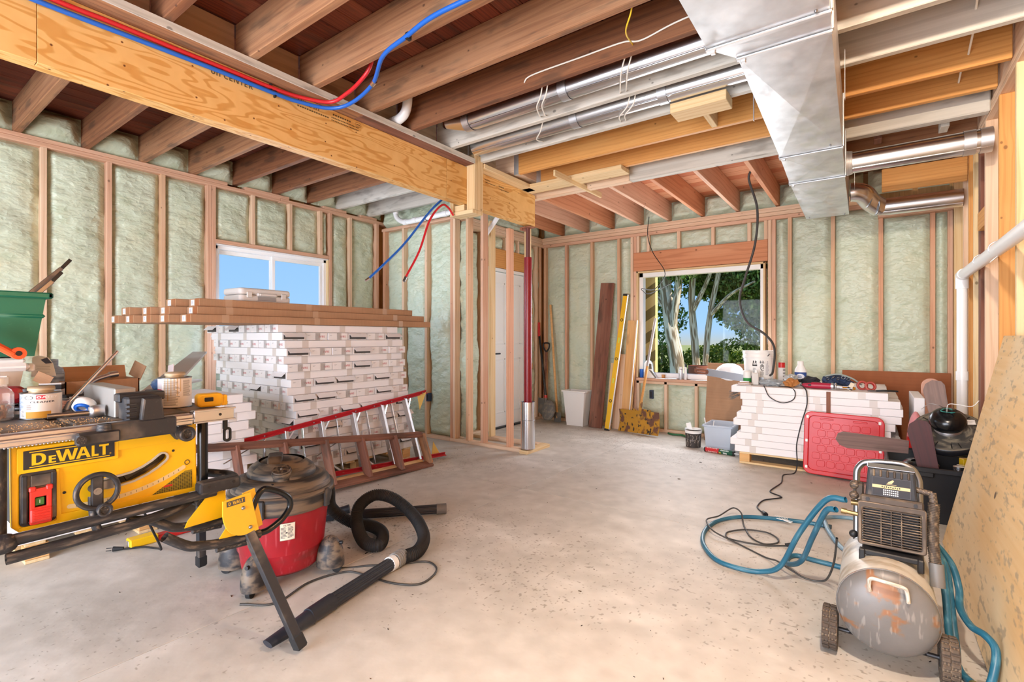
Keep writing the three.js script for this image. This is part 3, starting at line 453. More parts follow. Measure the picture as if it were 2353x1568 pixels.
// ---------- water tubing ----------
const soft = (name, label, cat, pts, r, mat, o = {}) => { const m = mesh(name, tube(pts, r, o.seg ?? 90, o.rad ?? 10), mat); return tag(m, label, cat, o.group); };
{
  const b = thing('water_tube', 'blue water tube strapped along the laminated beam', 'pipe');
  mesh('tubing', tube([[-2.862, 2.64, 0.6], [-2.862, 2.645, 0.1], [-2.862, 2.646, -0.516], [-2.862, 2.65, -0.704], [-2.862, 2.659, -1.033], [-2.862, 2.664, -1.285], [-2.862, 2.665, -1.549], [-2.85, 2.668, -1.7], [-2.78, 2.672, -1.87], [-2.64, 2.69, -1.93], [-2.383, 2.715, -1.89], [-2.139, 2.742, -1.766], [-1.902, 2.743, -1.72], [-1.701, 2.745, -1.69], [-1.47, 2.745, -1.694], [-0.9, 2.745, -1.72]], 0.0115, 160, 12), M.blueP, b);
  mesh('clip', bc(0.02, 0.04, 0.012, -2.865, 2.663, -1.56), M.black, b); mesh('clip', bc(0.02, 0.034, 0.03, -1.90, 2.746, -1.73), M.black, b); mesh('coupling', cyl([-2.39, 2.715, -1.893], [-2.35, 2.718, -1.88], 0.015), M.alu, b);
  const r = thing('water_tube', 'red water tube strapped along the laminated beam', 'pipe');
  mesh('tubing', tube([[-2.862, 2.69, 0.6], [-2.862, 2.69, 0.1], [-2.862, 2.68, -0.557], [-2.862, 2.685, -0.767], [-2.862, 2.686, -1.033], [-2.862, 2.69, -1.285], [-2.862, 2.692, -1.528], [-2.845, 2.697, -1.7], [-2.76, 2.702, -1.86], [-2.62, 2.728, -1.885], [-2.47, 2.752, -1.87], [-2.38, 2.81, -1.87], [-2.34, 2.93, -1.87]], 0.0115, 140, 12), M.redP, r);
  mesh('clip', bc(0.02, 0.04, 0.012, -2.865, 2.695, -1.535), M.black, r);
  const hb = thing('hanging_water_tube', 'loose blue water tube end hanging below the beam', 'pipe'); mesh('tubing', tube([[-3.08, 2.80, -3.6], [-3.08, 2.62, -3.42], [-3.06, 2.453, -3.203], [-3.06, 2.28, -3.016], [-3.06, 1.979, -2.747], [-3.06, 1.776, -2.526], [-3.06, 1.662, -2.394]], 0.0095, 60, 10), M.blueP, hb); mesh('fitting', cyl([-3.06, 1.662, -2.394], [-3.06, 1.64, -2.36], 0.011, 0.008), M.alu, hb);
  const hr = thing('hanging_water_tube', 'loose red water tube end hanging below the beam', 'pipe'); mesh('tubing', tube([[-3.0, 2.30, -3.26], [-3.008, 2.36, -3.2], [-3.01, 2.36, -3.12], [-3.01, 2.206, -2.98], [-3.01, 1.928, -2.86], [-3.01, 1.70, -2.715]], 0.0095, 60, 10), M.redP, hr); mesh('fitting', cyl([-3.01, 1.70, -2.715], [-3.01, 1.665, -2.694], 0.012), M.steel, hr);
}
// ---------- drain pipes ----------
{
  const d = thing('drain_pipe', 'white plastic drain pipe with elbows above the short foamed wall', 'pipe');
  mesh('pipe', tube([[-4.79, 2.98, -4.16], [-4.80, 2.76, -4.16], [-4.72, 2.665, -4.16], [-4.58, 2.63, -4.16], [-4.3, 2.632, -4.16], [-3.9, 2.64, -4.16], [-3.55, 2.65, -4.16]], 0.031, 70, 16), M.pvc, d);
  for (const [x, y] of [[-4.82, 2.79], [-4.62, 2.632], [-4.45, 2.632], [-3.95, 2.64]]) mesh('coupling', x < -4.8 ? cyl([-4.797, 2.76, -4.16], [-4.795, 2.81, -4.16], 0.036, 0.036, 18) : cyl([x - 0.03, y, -4.16], [x + 0.03, y, -4.16], 0.036, 0.036, 18), M.pvc, d);
  mesh('strap', new THREE.TorusGeometry(0.034, 0.003, 6, 24).rotateY(Math.PI / 2).translate(-4.25, 2.633, -4.16), M.black, d); mesh('branch', cyl([-3.64, 2.40, -4.5], [-3.43, 2.62, -4.5], 0.026, 0.026, 16), M.pvc, d);
  const e = thing('pipe_elbow', 'small white plastic pipe elbow poking into the ceiling bay', 'pipe'); mesh('elbow', tube([[-2.93, 2.80, -2.46], [-2.80, 2.80, -2.44], [-2.72, 2.83, -2.44], [-2.69, 2.90, -2.44], [-2.69, 3.0, -2.44]], 0.034, 24, 16), M.pvc, e); mesh('hub', cyl([-2.86, 2.80, -2.45], [-2.81, 2.80, -2.445], 0.04, 0.04, 18), M.pvc, e);
  const r = thing('vent_pipe', 'white plastic pipe strapped along the bare stud wall', 'pipe'), X = 0.585, R = 0.036;
  mesh('level_pipe', cyl([X, 1.705, -5.26], [X, 1.745, -1.2], R, R, 24), M.pvc, r); mesh('riser', cyl([X, 0.0, -5.24], [X, 1.70, -5.24], R * 0.92, R * 0.92, 24), M.pvc, r);
  mesh('elbow', merge([sph(R * 1.12, X, 1.705, -5.25, 20, 14), cyl([X, 1.6, -5.24], [X, 1.705, -5.24], R * 1.14, R * 1.14, 24), cyl([X, 1.705, -5.25], [X, 1.71, -5.14], R * 1.14, R * 1.14, 24)]), M.pvc, r); mesh('pipe_cap', cyl([X, 0.88, -5.24], [X, 0.95, -5.24], R * 1.08, R * 1.08, 24), M.pvc, r);
  for (const z of [-4.42, -3.9]) { mesh('strap', new THREE.TorusGeometry(R + 0.002, 0.003, 6, 28).rotateX(0.25).translate(X, 1.713 + (z + 5.26) * 0.01, z), M.aluDull, r); if (z > -4) mesh('strap_tail', tube([[X, 1.68, z], [X - 0.02, 1.66, z + 0.01], [X - 0.035, 1.645, z + 0.03]], 0.003, 10, 6), M.white, r); }
}
// ---------- electrical cables ----------
M.nm = std({ color: 0xece6da, roughness: 0.5 }); M.nmY = std({ color: 0xe7c32a, roughness: 0.5 });
soft('white_cable', 'white electric cable stapled along the dark brown joist', 'cable', [[-1.76, 2.812, -2.575], [-1.745, 2.812, -2.548], [-1.683, 2.836, -2.548], [-1.353, 2.834, -2.548], [-1.099, 2.831, -2.548], [-0.988, 2.806, -2.548], [-0.76, 2.836, -2.548], [-0.3, 2.84, -2.548]], 0.0045, M.nm);
for (const [k, l, mt, list] of [['cable_loop', 'white cable loop between the joists by the round ducts', 0, [[[-1.66, 2.80, -2.62], [-1.70, 2.75, -2.66], [-1.78, 2.735, -2.74], [-1.86, 2.755, -2.9], [-1.9, 2.79, -2.98]], [[-1.62, 2.80, -2.62], [-1.66, 2.75, -2.66], [-1.74, 2.735, -2.74], [-1.82, 2.755, -2.9], [-1.86, 2.79, -2.98]], [[-1.1, 2.83, -2.62], [-1.16, 2.755, -2.68], [-1.22, 2.74, -2.8], [-1.3, 2.785, -2.98]], [[-1.06, 2.83, -2.62], [-1.12, 2.755, -2.68], [-1.18, 2.74, -2.8], [-1.26, 2.785, -2.98]], [[-1.26, 2.82, -3.05], [-1.30, 2.75, -3.1], [-1.40, 2.74, -3.2], [-1.47, 2.785, -3.38]], [[-1.22, 2.82, -3.05], [-1.26, 2.75, -3.1], [-1.36, 2.74, -3.2], [-1.43, 2.785, -3.38]], [[-1.92, 2.82, -3.05], [-1.98, 2.75, -3.1], [-2.08, 2.74, -3.2], [-2.14, 2.80, -3.39]]]], ['yellow_cable', 'yellow cable hanging through the brown ceiling joists', 1, [[[-0.905, 2.85, -2.23], [-0.93, 2.78, -2.26], [-0.99, 2.745, -2.34], [-1.04, 2.80, -2.55]]]]]) for (const p of list) tag(mesh(k, tube(p, 0.0042, 24, 6), mt ? M.nmY : M.nm), l, 'cable', k === 'cable_loop' ? 'cable loops in the joist bays' : undefined);
for (const [z, l] of [[-3.66, 'white cable dropping through the nearer orange joist'], [-4.05, 'white cable dropping through the farther orange joist']]) soft('joist_cable', l, 'cable', [[0.44, 2.99, z + 0.22], [0.45, 2.9, z + 0.1], [0.455, 2.84, z - 0.17]], 0.0055, M.nm, { seg: 20 });
soft('joist_cable', 'white cable passing through the grey joist above the trunk duct', 'cable', [[0.40, 2.99, -3.1], [0.42, 2.93, -3.2], [0.43, 2.87, -3.384]], 0.0055, M.nm, { seg: 20 });
M.cord = std({ color: 0x3d3b38, roughness: 0.5 });
soft('hanging_cable', 'thick dark cord hanging from the ceiling down to the pallet clutter', 'cord', [[-0.87, 2.80, -5.05], [-0.93, 2.72, -5.1], [-0.858, 2.421, -5.1], [-0.876, 2.097, -5.1], [-0.963, 1.777, -5.1], [-1.009, 1.573, -5.1], [-0.951, 1.364, -5.12], [-0.803, 1.248, -5.15], [-0.73, 1.12, -5.2], [-0.748, 0.90, -5.25], [-0.78, 0.852, -5.3]], 0.0105, M.cord, { seg: 120 });
soft('hanging_wire', 'thin black wire looping in front of the big window', 'wire', [[-2.278, 2.75, -6.12], [-2.295, 2.517, -6.12], [-2.222, 2.289, -6.1], [-2.073, 2.058, -6.08], [-2.083, 1.951, -6.1], [-2.222, 1.823, -6.14], [-2.40, 1.85, -6.2], [-2.39, 1.82, -6.2], [-2.278, 1.777, -6.15], [-1.975, 1.89, -6.1]], 0.005, M.black, { seg: 120, rad: 6 });
// ---------- loose wood on the ceiling ----------
tag(mesh('wood_scrap', uvBox(bar([-2.32, 2.708, -3.86], [-2.29, 2.708, -4.76], 0.055, 0.02, [1, 0, 0]), 'z'), M.pale), 'pale wood strip nailed under the flat ceiling plank', 'wood strip');
tag(mesh('wood_scrap', bx(-1.075, -0.725, 2.70, 2.764, -3.27, -3.44, 0.003), M.pale), 'short pale plank nailed under the grey ceiling joist', 'wood block');
tag(mesh('wood_scrap', bx(-0.95, -0.91, 2.768, 2.99, -3.478, -3.838, 0.003), M.pale), 'pale blocking piece between the two orange joists', 'wood block');
// ---------- table saw on its rolling stand ----------
const cmat = (w, h, draw, o = {}) => std({ map: canvasTex(w, h, draw), roughness: 0.6, ...o });
function offsetPath(C, hw) { // closed outline round a centre line
  const L = [], R = []; for (let i = 0; i < C.length; i++) { const a = C[Math.max(0, i - 1)], b = C[Math.min(C.length - 1, i + 1)], dx = b[0] - a[0], dy = b[1] - a[1], l = Math.hypot(dx, dy), n = [-dy / l, dx / l]; L.push([C[i][0] + n[0] * hw, C[i][1] + n[1] * hw]); R.push([C[i][0] - n[0] * hw, C[i][1] - n[1] * hw]); }
  const e = C[C.length - 1], p = C[C.length - 2], t = Math.atan2(e[1] - p[1], e[0] - p[0]), cap = []; for (let k = 1; k < 6; k++) { const q = t + Math.PI / 2 - (k * Math.PI) / 6; cap.push([e[0] + Math.cos(q) * hw, e[1] + Math.sin(q) * hw]); }
  const s = C[0], q0 = C[1], t2 = Math.atan2(s[1] - q0[1], s[0] - q0[0]), cap2 = []; for (let k = 1; k < 6; k++) { const q = t2 + Math.PI / 2 - (k * Math.PI) / 6; cap2.push([s[0] + Math.cos(q) * hw, s[1] + Math.sin(q) * hw]); }
  return [...L, ...cap, ...R.reverse(), ...cap2];
}
{
  const s = thing('table_saw', 'yellow and black jobsite table saw on a folding rolling stand', 'table saw', [-2.05, 0, 0], Math.PI / 2);
  const slotC = [[0.545, 0.736], [0.58, 0.737], [0.615, 0.742], [0.65, 0.755], [0.68, 0.772], [0.703, 0.79]];
  const front = mesh('front_panel', ext([[0.335, 0.638], [0.816, 0.643], [0.812, 0.9], [0.318, 0.896], [0.320, 0.655]], 0.03, 0.004, [rrect(0.082, 0.16, 0.012, 0.377, 0.733, THREE.Path), offsetPath(slotC, 0.017)]).translate(0, 0, -0.03), M.yellow, s);
  mesh('logo_plinth', ext(rrect(0.245, 0.078, 0.006, 0.452, 0.851), 0.006, 0.002), M.yellow, front); mesh('upper_step', ext([[0.57, 0.84], [0.81, 0.84], [0.811, 0.897], [0.575, 0.897]], 0.005, 0.002), M.yellow, front);
  mesh('lower_lip', ext([[0.335, 0.640], [0.815, 0.645], [0.815, 0.66], [0.43, 0.668], [0.425, 0.81], [0.418, 0.81], [0.418, 0.652], [0.335, 0.652]], 0.005, 0.0015), M.yellow, front);
  const logo = mesh('logo_badge', uvFlat(ext(rrect(0.22, 0.056, 0.002, 0, 0), 0.002, 0.0005), 0.22, 0.056), cmat(1024, 260, (g, w, h) => { g.fillStyle = '#26282c'; g.fillRect(0, 0, w, h); g.fillStyle = '#f3c212'; g.fillRect(w * 0.06, h * 0.07, w * 0.88, h * 0.05); g.fillRect(w * 0.06, h * 0.88, w * 0.88, h * 0.05); g.font = 'bold ' + h * 0.78 + 'px sans-serif'; const put = (t, x, wd, sz, y) => { g.save(); g.font = 'bold ' + h * sz + 'px sans-serif'; const m = g.measureText(t).width; g.translate(x * w, h * y); g.scale((wd * w) / m, 1); g.fillText(t, 0, 0); g.restore(); g.save(); g.translate(x * w + 4, h * y); g.scale((wd * w) / m, 1); g.font = 'bold ' + h * sz + 'px sans-serif'; g.fillText(t, 0, 0); g.restore(); }; put('D', 0.06, 0.18, 0.88, 0.82); put('E', 0.24, 0.1, 0.56, 0.82); put('W', 0.33, 0.24, 0.88, 0.82); put('A', 0.55, 0.16, 0.88, 0.82); put('L', 0.71, 0.1, 0.88, 0.82); put('T', 0.81, 0.12, 0.88, 0.82); g.font = h * 0.12 + 'px sans-serif'; g.fillText('\u00ae', w * 0.935, h * 0.82); }), front);
  logo.position.set(0.453, 0.851, 0.006);
  const bez = mesh('slot_bezel', ext(offsetPath(slotC, 0.02).map((p) => p), 0.006, 0.001, [offsetPath(slotC, 0.0145)]), std({ color: 0xb9b6ac, roughness: 0.5 }), front); bez.position.z = -0.001;
  mesh('slot_well', bx(0.52, 0.73, 0.70, 0.82, -0.12, -0.05, 0.002), M.black, s); mesh('bevel_arm', bar([0.6, 0.735, -0.03], [0.7, 0.785, -0.03], 0.02, 0.008, [0, 0, 1]), M.darkSteel, s);
  for (const [x, y] of [[0.737, 0.808], [0.437, 0.732]]) mesh('panel_hole', cyl([x, y, 0.0005], [x, y, 0.0012], 0.0045), M.black, front);
  { // tilt scale strip, an arc of printed film
    const pts = []; for (let i = 0; i <= 20; i++) { const t = i / 20; pts.push([0.45 + 0.32 * t, 0.685 - 0.05 * Math.sin(Math.PI * t * 0.62) * 0.4 + 0.075 * t * t]); }
    mesh('tilt_scale', ext(offsetPath(pts, 0.007), 0.0012), std({ color: 0xe3cf9a, roughness: 0.7 }), front).position.z = 0.0002;
    for (let i = 1; i < 20; i += 1) { const [x, y] = pts[i]; mesh('scale_tick', bc(0.0012, i % 4 ? 0.006 : 0.011, 0.0006, x, y, 0.0016, 0), M.black, front); }
  }
  const wl = mesh('warning_label', uvFlat(ext([[-0.072, -0.035], [0.072, -0.035], [0.072, 0.039], [0.05, 0.039]], 0.0008), 0.144, 0.074), cmat(512, 264, (g, w, h) => { g.fillStyle = '#8f7d1c'; g.fillRect(0, 0, w, h); g.fillStyle = '#1c1a10'; for (let y = 0.08; y < 0.95; y += 0.07) for (let x = 0.02; x < 0.98; x += 0.05) g.fillRect(x * w, y * h, w * 0.035, h * 0.035); g.fillStyle = '#c32a22'; g.fillRect(w * 0.36, h * 0.5, w * 0.2, h * 0.09); }), front); wl.position.set(0.726, 0.688, 0.0004);
  mesh('ring_mark', new THREE.TorusGeometry(0.008, 0.0012, 6, 24).translate(0.782, 0.757, 0.001), M.blackDust, front);
  // switch
  const sw = mesh('switch_box', ext(rrect(0.082, 0.16, 0.012, 0.377, 0.733), 0.014, 0.003, [rrect(0.05, 0.1, 0.004, 0.38, 0.708, THREE.Path)]).translate(0, 0, -0.008), M.blackDust, s); mesh('switch_cover', ext(rrect(0.046, 0.036, 0.003, 0.382, 0.786), 0.006, 0.002).translate(0, 0, 0.005), M.blackDust, sw);
  mesh('switch_rails', merge([bc(0.012, 0.14, 0.01, 0.345, 0.735, 0.008), bc(0.012, 0.14, 0.01, 0.411, 0.735, 0.008)]), M.blackDust, sw);
  const pad = mesh('stop_paddle', merge([ext(rrect(0.05, 0.108, 0.005, 0.381, 0.709), 0.012, 0.003, [rrect(0.026, 0.03, 0.002, 0.381, 0.722, THREE.Path)]), bc(0.016, 0.016, 0.012, 0.362, 0.762, 0.008, 0.003), bc(0.016, 0.016, 0.012, 0.4, 0.762, 0.008, 0.003), bc(0.05, 0.042, 0.01, 0.381, 0.683, 0.012, 0.004), ...[0, 1, 2, 3].map((i) => bc(0.036, 0.003, 0.004, 0.381, 0.672 + i * 0.008, 0.018, 0.001))]), std({ color: 0xd8362c, roughness: 0.4 }), s); pad.position.z = 0.004;
  const gb = mesh('start_button', bc(0.022, 0.024, 0.01, 0.379, 0.722, 0.004, 0.002), std({ color: 0x3d7d3c, roughness: 0.35 }), s); mesh('button_mark', bc(0.0014, 0.01, 0.001, 0.379, 0.722, 0.0096, 0), M.white, gb);
  // bevel handwheel
  const hw = new THREE.Group(); hw.name = 'handwheel'; hw.position.set(0.506, 0.729, 0.055); s.add(hw);
  mesh('rim', new THREE.TorusGeometry(0.053, 0.0082, 14, 48), M.blackDust, hw); mesh('spoke', bc(0.032, 0.104, 0.012, 0, 0, -0.004, 0.004), M.blackDust, hw); mesh('hub_bolt', merge([cyl([0, 0, 0], [0, 0, 0.004], 0.011, 0.011, 20), cyl([0, 0, 0.003], [0, 0, 0.006], 0.0055, 0.0055, 8)]), M.steel, hw);
  mesh('axle', cyl([0, 0, -0.055], [0, 0, 0], 0.012), M.blackDust, hw); mesh('crank_knob', merge([cyl([0.012, -0.058, 0], [0.012, -0.058, 0.028], 0.017, 0.021, 20), new THREE.TorusGeometry(0.016, 0.005, 8, 24).translate(0.012, -0.058, 0.028)]), M.blackDust, hw); mesh('lock_lever', tube([[-0.005, -0.02, -0.03], [-0.006, -0.06, -0.02], [-0.004, -0.1, -0.012], [0.004, -0.13, -0.012]], 0.0125, 16, 10), M.blackDust, hw);
  mesh('bevel_link', bc(0.05, 0.03, 0.008, 0.535, 0.735, 0.012, 0.003), M.steel, s);
  // rack and rails
  const teeth = []; for (let x = 0.30; x < 0.79; x += 0.0085) teeth.push(bc(0.0045, 0.007, 0.006, x, 0.9, 0.03, 0.001)); mesh('rack_teeth', merge(teeth), M.aluDull, s).userData.kind = 'stuff';
  mesh('front_rail', merge([bx(0.12, 0.78, 0.903, 0.942, 0.025, 0.06, 0.004, 'x'), bx(0.12, 0.78, 0.918, 0.928, 0.06, 0.066, 0.003, 'x')]), M.aluDull, s); mesh('rail_end', merge([bx(0.782, 0.925, 0.906, 0.95, 0.02, 0.058, 0.004, 'x'), bx(0.782, 0.927, 0.945, 0.952, 0.052, 0.064, 0.001), bx(0.782, 0.927, 0.904, 0.909, 0.052, 0.064, 0.001)]), M.aluDull, s); mesh('rail_screw', cyl([0.872, 0.928, 0.058], [0.872, 0.928, 0.0605], 0.005), M.black, s);
  // table
  M.sawTop = std({ map: T.saw, roughness: 0.55, metalness: 0.3 });
  mesh('table_top', merge([bx(0.05, 0.43, 0.918, 0.945, -0.62, 0.012, 0.004), bx(0.46, 0.78, 0.918, 0.945, -0.62, 0.012, 0.004), bx(0.43, 0.46, 0.918, 0.938, -0.62, 0.0, 0.002)]), M.sawTop, s); mesh('extension_table', bx(0.785, 0.905, 0.92, 0.945, -0.62, 0.012, 0.004), M.sawTop, s);
  mesh('cabinet', bx(0.325, 0.81, 0.65, 0.918, -0.55, -0.031, 0.006), M.blackDust, s);
  // rip fence
  mesh('fence', bx(0.57, 0.63, 0.946, 1.045, -0.36, -0.02, 0.003), std({ color: 0xa9a7a2, roughness: 0.5, metalness: 0.5 }), s);
  const fh = mesh('fence_head', merge([bx(0.515, 0.715, 0.885, 0.945, 0.066, 0.095, 0.005), bx(0.58, 0.675, 0.94, 1.02, -0.02, 0.07, 0.006), bx(0.57, 0.705, 1.0, 1.03, -0.03, 0.02, 0.004), ...[0, 1, 2, 3].map((i) => bc(0.03, 0.006, 0.01, 0.59, 0.955 + i * 0.014, 0.07, 0.001))]), M.blackDust, s);
  mesh('fence_cover', ext([[0.61, 0.938], [0.68, 0.938], [0.672, 1.015], [0.619, 1.015]], 0.03, 0.006).translate(0, 0, 0.062), M.blackDust, fh); mesh('fence_latch', merge([bx(0.445, 0.555, 0.885, 0.925, 0.068, 0.1, 0.006), cyl([0.515, 0.925, 0.085], [0.515, 0.945, 0.085], 0.02, 0.018, 18), cyl([0.455, 0.905, 0.1], [0.455, 0.905, 0.106], 0.013)]), M.blackDust, fh);
  const lk = new THREE.Group(); lk.name = 'rail_lock'; s.add(lk); mesh('lock_knob', merge([cyl([0.757, 0.875, 0.0], [0.757, 0.873, 0.07], 0.026, 0.026, 26), new THREE.TorusGeometry(0.02, 0.007, 10, 28).translate(0.757, 0.873, 0.07)]), M.blackDust, lk); mesh('lock_mount', ext([[0.70, 0.905], [0.75, 0.905], [0.765, 0.855], [0.74, 0.85]], 0.03, 0.004), M.blackDust, lk);
  const hook = mesh('rail_hook', ext(rrect(0.03, 0.058, 0.014, 0.93, 0.835), 0.012, 0.003, [rrect(0.014, 0.038, 0.006, 0.93, 0.835, THREE.Path)]).translate(0, 0, -0.02), M.black, s); mesh('hook_stem', bc(0.018, 0.055, 0.012, 0.922, 0.883, -0.014, 0.004), M.black, hook);
  // stand
  const TB = M.blackDust, tb = (n, pts, r = 0.0165, seg = 40) => mesh(n, tube(pts, r, seg, 14, false, 0.3), TB, s);
  mesh('corner_tube', cyl([0.835, 0.60, 0.0], [0.835, 0.905, 0.0], 0.0175, 0.0175, 18), M.blackGloss, s); mesh('corner_tube', cyl([0.29, 0.62, 0.0], [0.29, 0.9, 0.0], 0.02, 0.02, 18), TB, s); mesh('corner_tube', cyl([0.835, 0.60, -0.5], [0.835, 0.905, -0.5], 0.0175, 0.0175, 18), TB, s); mesh('corner_tube', cyl([0.29, 0.62, -0.5], [0.29, 0.9, -0.5], 0.0175, 0.0175, 18), TB, s);
  mesh('frame_tube', cyl([0.16, 0.632, 0.045], [0.86, 0.638, 0.045], 0.0175, 0.0175, 18), TB, s); tb('frame_tube', [[0.30, 0.585, 0.05], [0.45, 0.588, 0.05], [0.62, 0.592, 0.045], [0.74, 0.60, 0.02], [0.82, 0.615, -0.03]]); mesh('frame_tube', cyl([0.16, 0.61, -0.5], [0.93, 0.61, -0.5], 0.0165, 0.0165, 16), TB, s); mesh('frame_tube', cyl([0.82, 0.6, 0.03], [0.82, 0.6, -0.52], 0.0165, 0.0165, 16), TB, s);
  tb('frame_tube', [[0.9, 0.665, 0.05], [0.94, 0.668, 0.02], [0.945, 0.668, -0.04], [0.9, 0.67, -0.14], [0.86, 0.675, -0.22]]);
  mesh('grip', merge([ext(rrect(0.145, 0.046, 0.014, 0.868, 0.664), 0.05, 0.008).translate(0, 0, 0.028), ...[0, 1, 2, 3, 4].map((i) => sph(0.006, 0.815 + i * 0.024, 0.641, 0.055, 8, 6))]), TB, s); mesh('grip_screw', cyl([0.825, 0.668, 0.078], [0.825, 0.668, 0.0795], 0.006), M.black, s); mesh('grip_screw', cyl([0.912, 0.668, 0.078], [0.912, 0.668, 0.0795], 0.006), M.black, s);
  mesh('end_cap', merge([cyl([0.30, 0.628, 0.045], [0.21, 0.628, 0.045], 0.028, 0.028, 18), sph(0.028, 0.30, 0.628, 0.045)]), TB, s);
  tb('cross_tube', [[0.60, 0.592, 0.0], [0.67, 0.575, 0.0], [0.735, 0.53, 0.0], [0.81, 0.512, 0.0], [0.90, 0.505, 0.0], [0.97, 0.50, 0.0]]); mesh('slide_sleeve', cyl([0.80, 0.495, 0.0], [0.90, 0.487, 0.0], 0.011, 0.011, 12), TB, s);
  tb('cross_tube', [[0.675, 0.538, 0.1], [0.715, 0.505, 0.1], [0.758, 0.477, 0.1], [0.845, 0.458, 0.1], [0.95, 0.449, 0.1], [1.0, 0.445, 0.1]], 0.017); mesh('slide_sleeve', cyl([0.84, 0.437, 0.1], [0.96, 0.427, 0.1], 0.011, 0.011, 12), TB, s);
  mesh('foot_loop', tube([[0.96, 0.45, 0.1], [0.965, 0.53, 0.1], [0.99, 0.595, 0.1], [1.02, 0.617, 0.1], [1.08, 0.59, 0.1], [1.12, 0.555, 0.1], [1.125, 0.515, 0.1], [1.09, 0.475, 0.1], [1.03, 0.448, 0.1], [0.96, 0.45, 0.1]], 0.0125, 90, 12, false, 0.4), M.blackGloss, s);
  // hinge brackets
  mesh('hinge_plate', ext([[0.76, 0.527], [0.90, 0.53], [0.90, 0.645], [0.84, 0.63], [0.77, 0.55]], 0.004).translate(0, 0, 0.035), M.yellow, s);
  const br = mesh('leg_bracket', ext((() => { const q = new THREE.Shape(); q.moveTo(0.852, 0.615); q.lineTo(0.953, 0.626); q.lineTo(0.985, 0.472); q.lineTo(0.93, 0.468); q.quadraticCurveTo(0.862, 0.475, 0.852, 0.56); q.closePath(); return q; })(), 0.006, 0.001, [(() => { const p = new THREE.Path(); p.absarc(0.868, 0.553, 0.0075, 0, 6.3); return p; })()]).translate(0, 0, 0.118), std({ color: 0xeebc2e, roughness: 0.45 }), s);
  mesh('bracket_return', bar([0.956, 0.626, 0.1], [0.988, 0.472, 0.1], 0.05, 0.004, [0, 0, 1]), br.material, br); mesh('lower_gusset', ext([[0.84, 0.462], [0.93, 0.468], [0.89, 0.53]], 0.004).translate(0, 0, 0.1), M.yellow, br); for (const [x, y] of [[0.925, 0.572], [0.952, 0.492]]) mesh('rivet', sph(0.0075, x, y, 0.124, 12, 8).scale(1, 1, 1), M.steel, br);
  decalOn(br, 'bracket_logo', 0.066, 0.02, [0.898, 0.602, 0.1256], [0, 0, 0.06], (g, w, h) => { g.fillStyle = '#4a4a48'; g.fillRect(0, 0, w, h); g.fillStyle = '#eebc2e'; g.font = 'bold ' + h * 0.85 + 'px sans-serif'; const m = g.measureText('D\u1d07WALT').width; g.translate(w * 0.08, h * 0.8); g.scale((w * 0.84) / m, 1); g.fillText('D\u1d07WALT', 0, 0); });
  // legs: front pair splay towards the room, rear pair towards the wall
  const leg = (a, b) => { const l = mesh('leg', bar(a, b, 0.036, 0.036, [0, 0, 1], 0.003), TB, s); const d = V(...b).sub(V(...a)).normalize().multiplyScalar(0.05), e = V(...b).sub(d); mesh('foot', merge([bar(e.toArray(), V(...b).add(d.multiplyScalar(0.15)).toArray(), 0.044, 0.044, [0, 0, 1], 0.006)]), M.rubber, l); return l; };
  leg([0.945, 0.50, 0.095], [1.073, 0.025, 0.264]); leg([1.12, 0.56, -0.725], [1.15, 0.03, -0.79]); leg([0.2, 0.52, 0.06], [0.05, 0.025, 0.24]); leg([0.2, 0.52, -0.6], [0.02, 0.03, -0.78]);
  mesh('hinge_plate', ext([[0.86, 0.60], [0.95, 0.60], [0.985, 0.47], [0.92, 0.45]], 0.004).translate(0, 0, -0.66), M.yellow, s);
  // sawdust lying on the table
  const heap = []; for (let i = 0; i < 380; i++) { const x = rr(0.08, 0.56), z = rr(-0.12, 0.03); heap.push(new THREE.TetrahedronGeometry(rr(0.001, 0.0028)).rotateX(rnd() * 3).rotateY(rnd() * 6).translate(x, 0.946 + (z > 0.012 ? -0.003 : 0), z)); } mesh('sawdust', merge(heap), std({ color: 0xd9b07a, roughness: 1 }), s).userData.kind = 'stuff';
}
function uvFlat(g, w, h) { const p = g.attributes.position, uv = g.attributes.uv; for (let i = 0; i < p.count; i++) uv.setXY(i, p.getX(i) / w + 0.5, p.getY(i) / h + 0.5); return g; }
function decalOn(parent, name, w, h, pos, rot, draw, px = 256) { const m = mesh(name, new THREE.PlaneGeometry(w, h), std({ map: canvasTex(px, Math.round((px * h) / w), draw), roughness: 0.6 }), parent); m.position.set(...pos); m.rotation.set(...rot); return m; }
// saw cord with plug on the floor
{ const c = thing('power_cable', 'black saw power cord ending in a plug on the floor', 'cord'); mesh('cable', tube([[-2.63, 0.74, -0.7], [-2.68, 0.55, -0.8], [-2.82, 0.3, -0.92], [-3.05, 0.1, -1.04], [-3.28, 0.02, -1.1], [-3.4, 0.008, -1.07], [-3.46, 0.008, -0.995]], 0.0055, 60, 8), M.rubber, c); mesh('plug', merge([cyl([-3.46, 0.012, -0.995], [-3.49, 0.014, -0.955], 0.009, 0.014), cyl([-3.495, 0.02, -0.95], [-3.512, 0.02, -0.93], 0.002), cyl([-3.485, 0.01, -0.945], [-3.502, 0.01, -0.925], 0.002)]), M.rubber, c); }
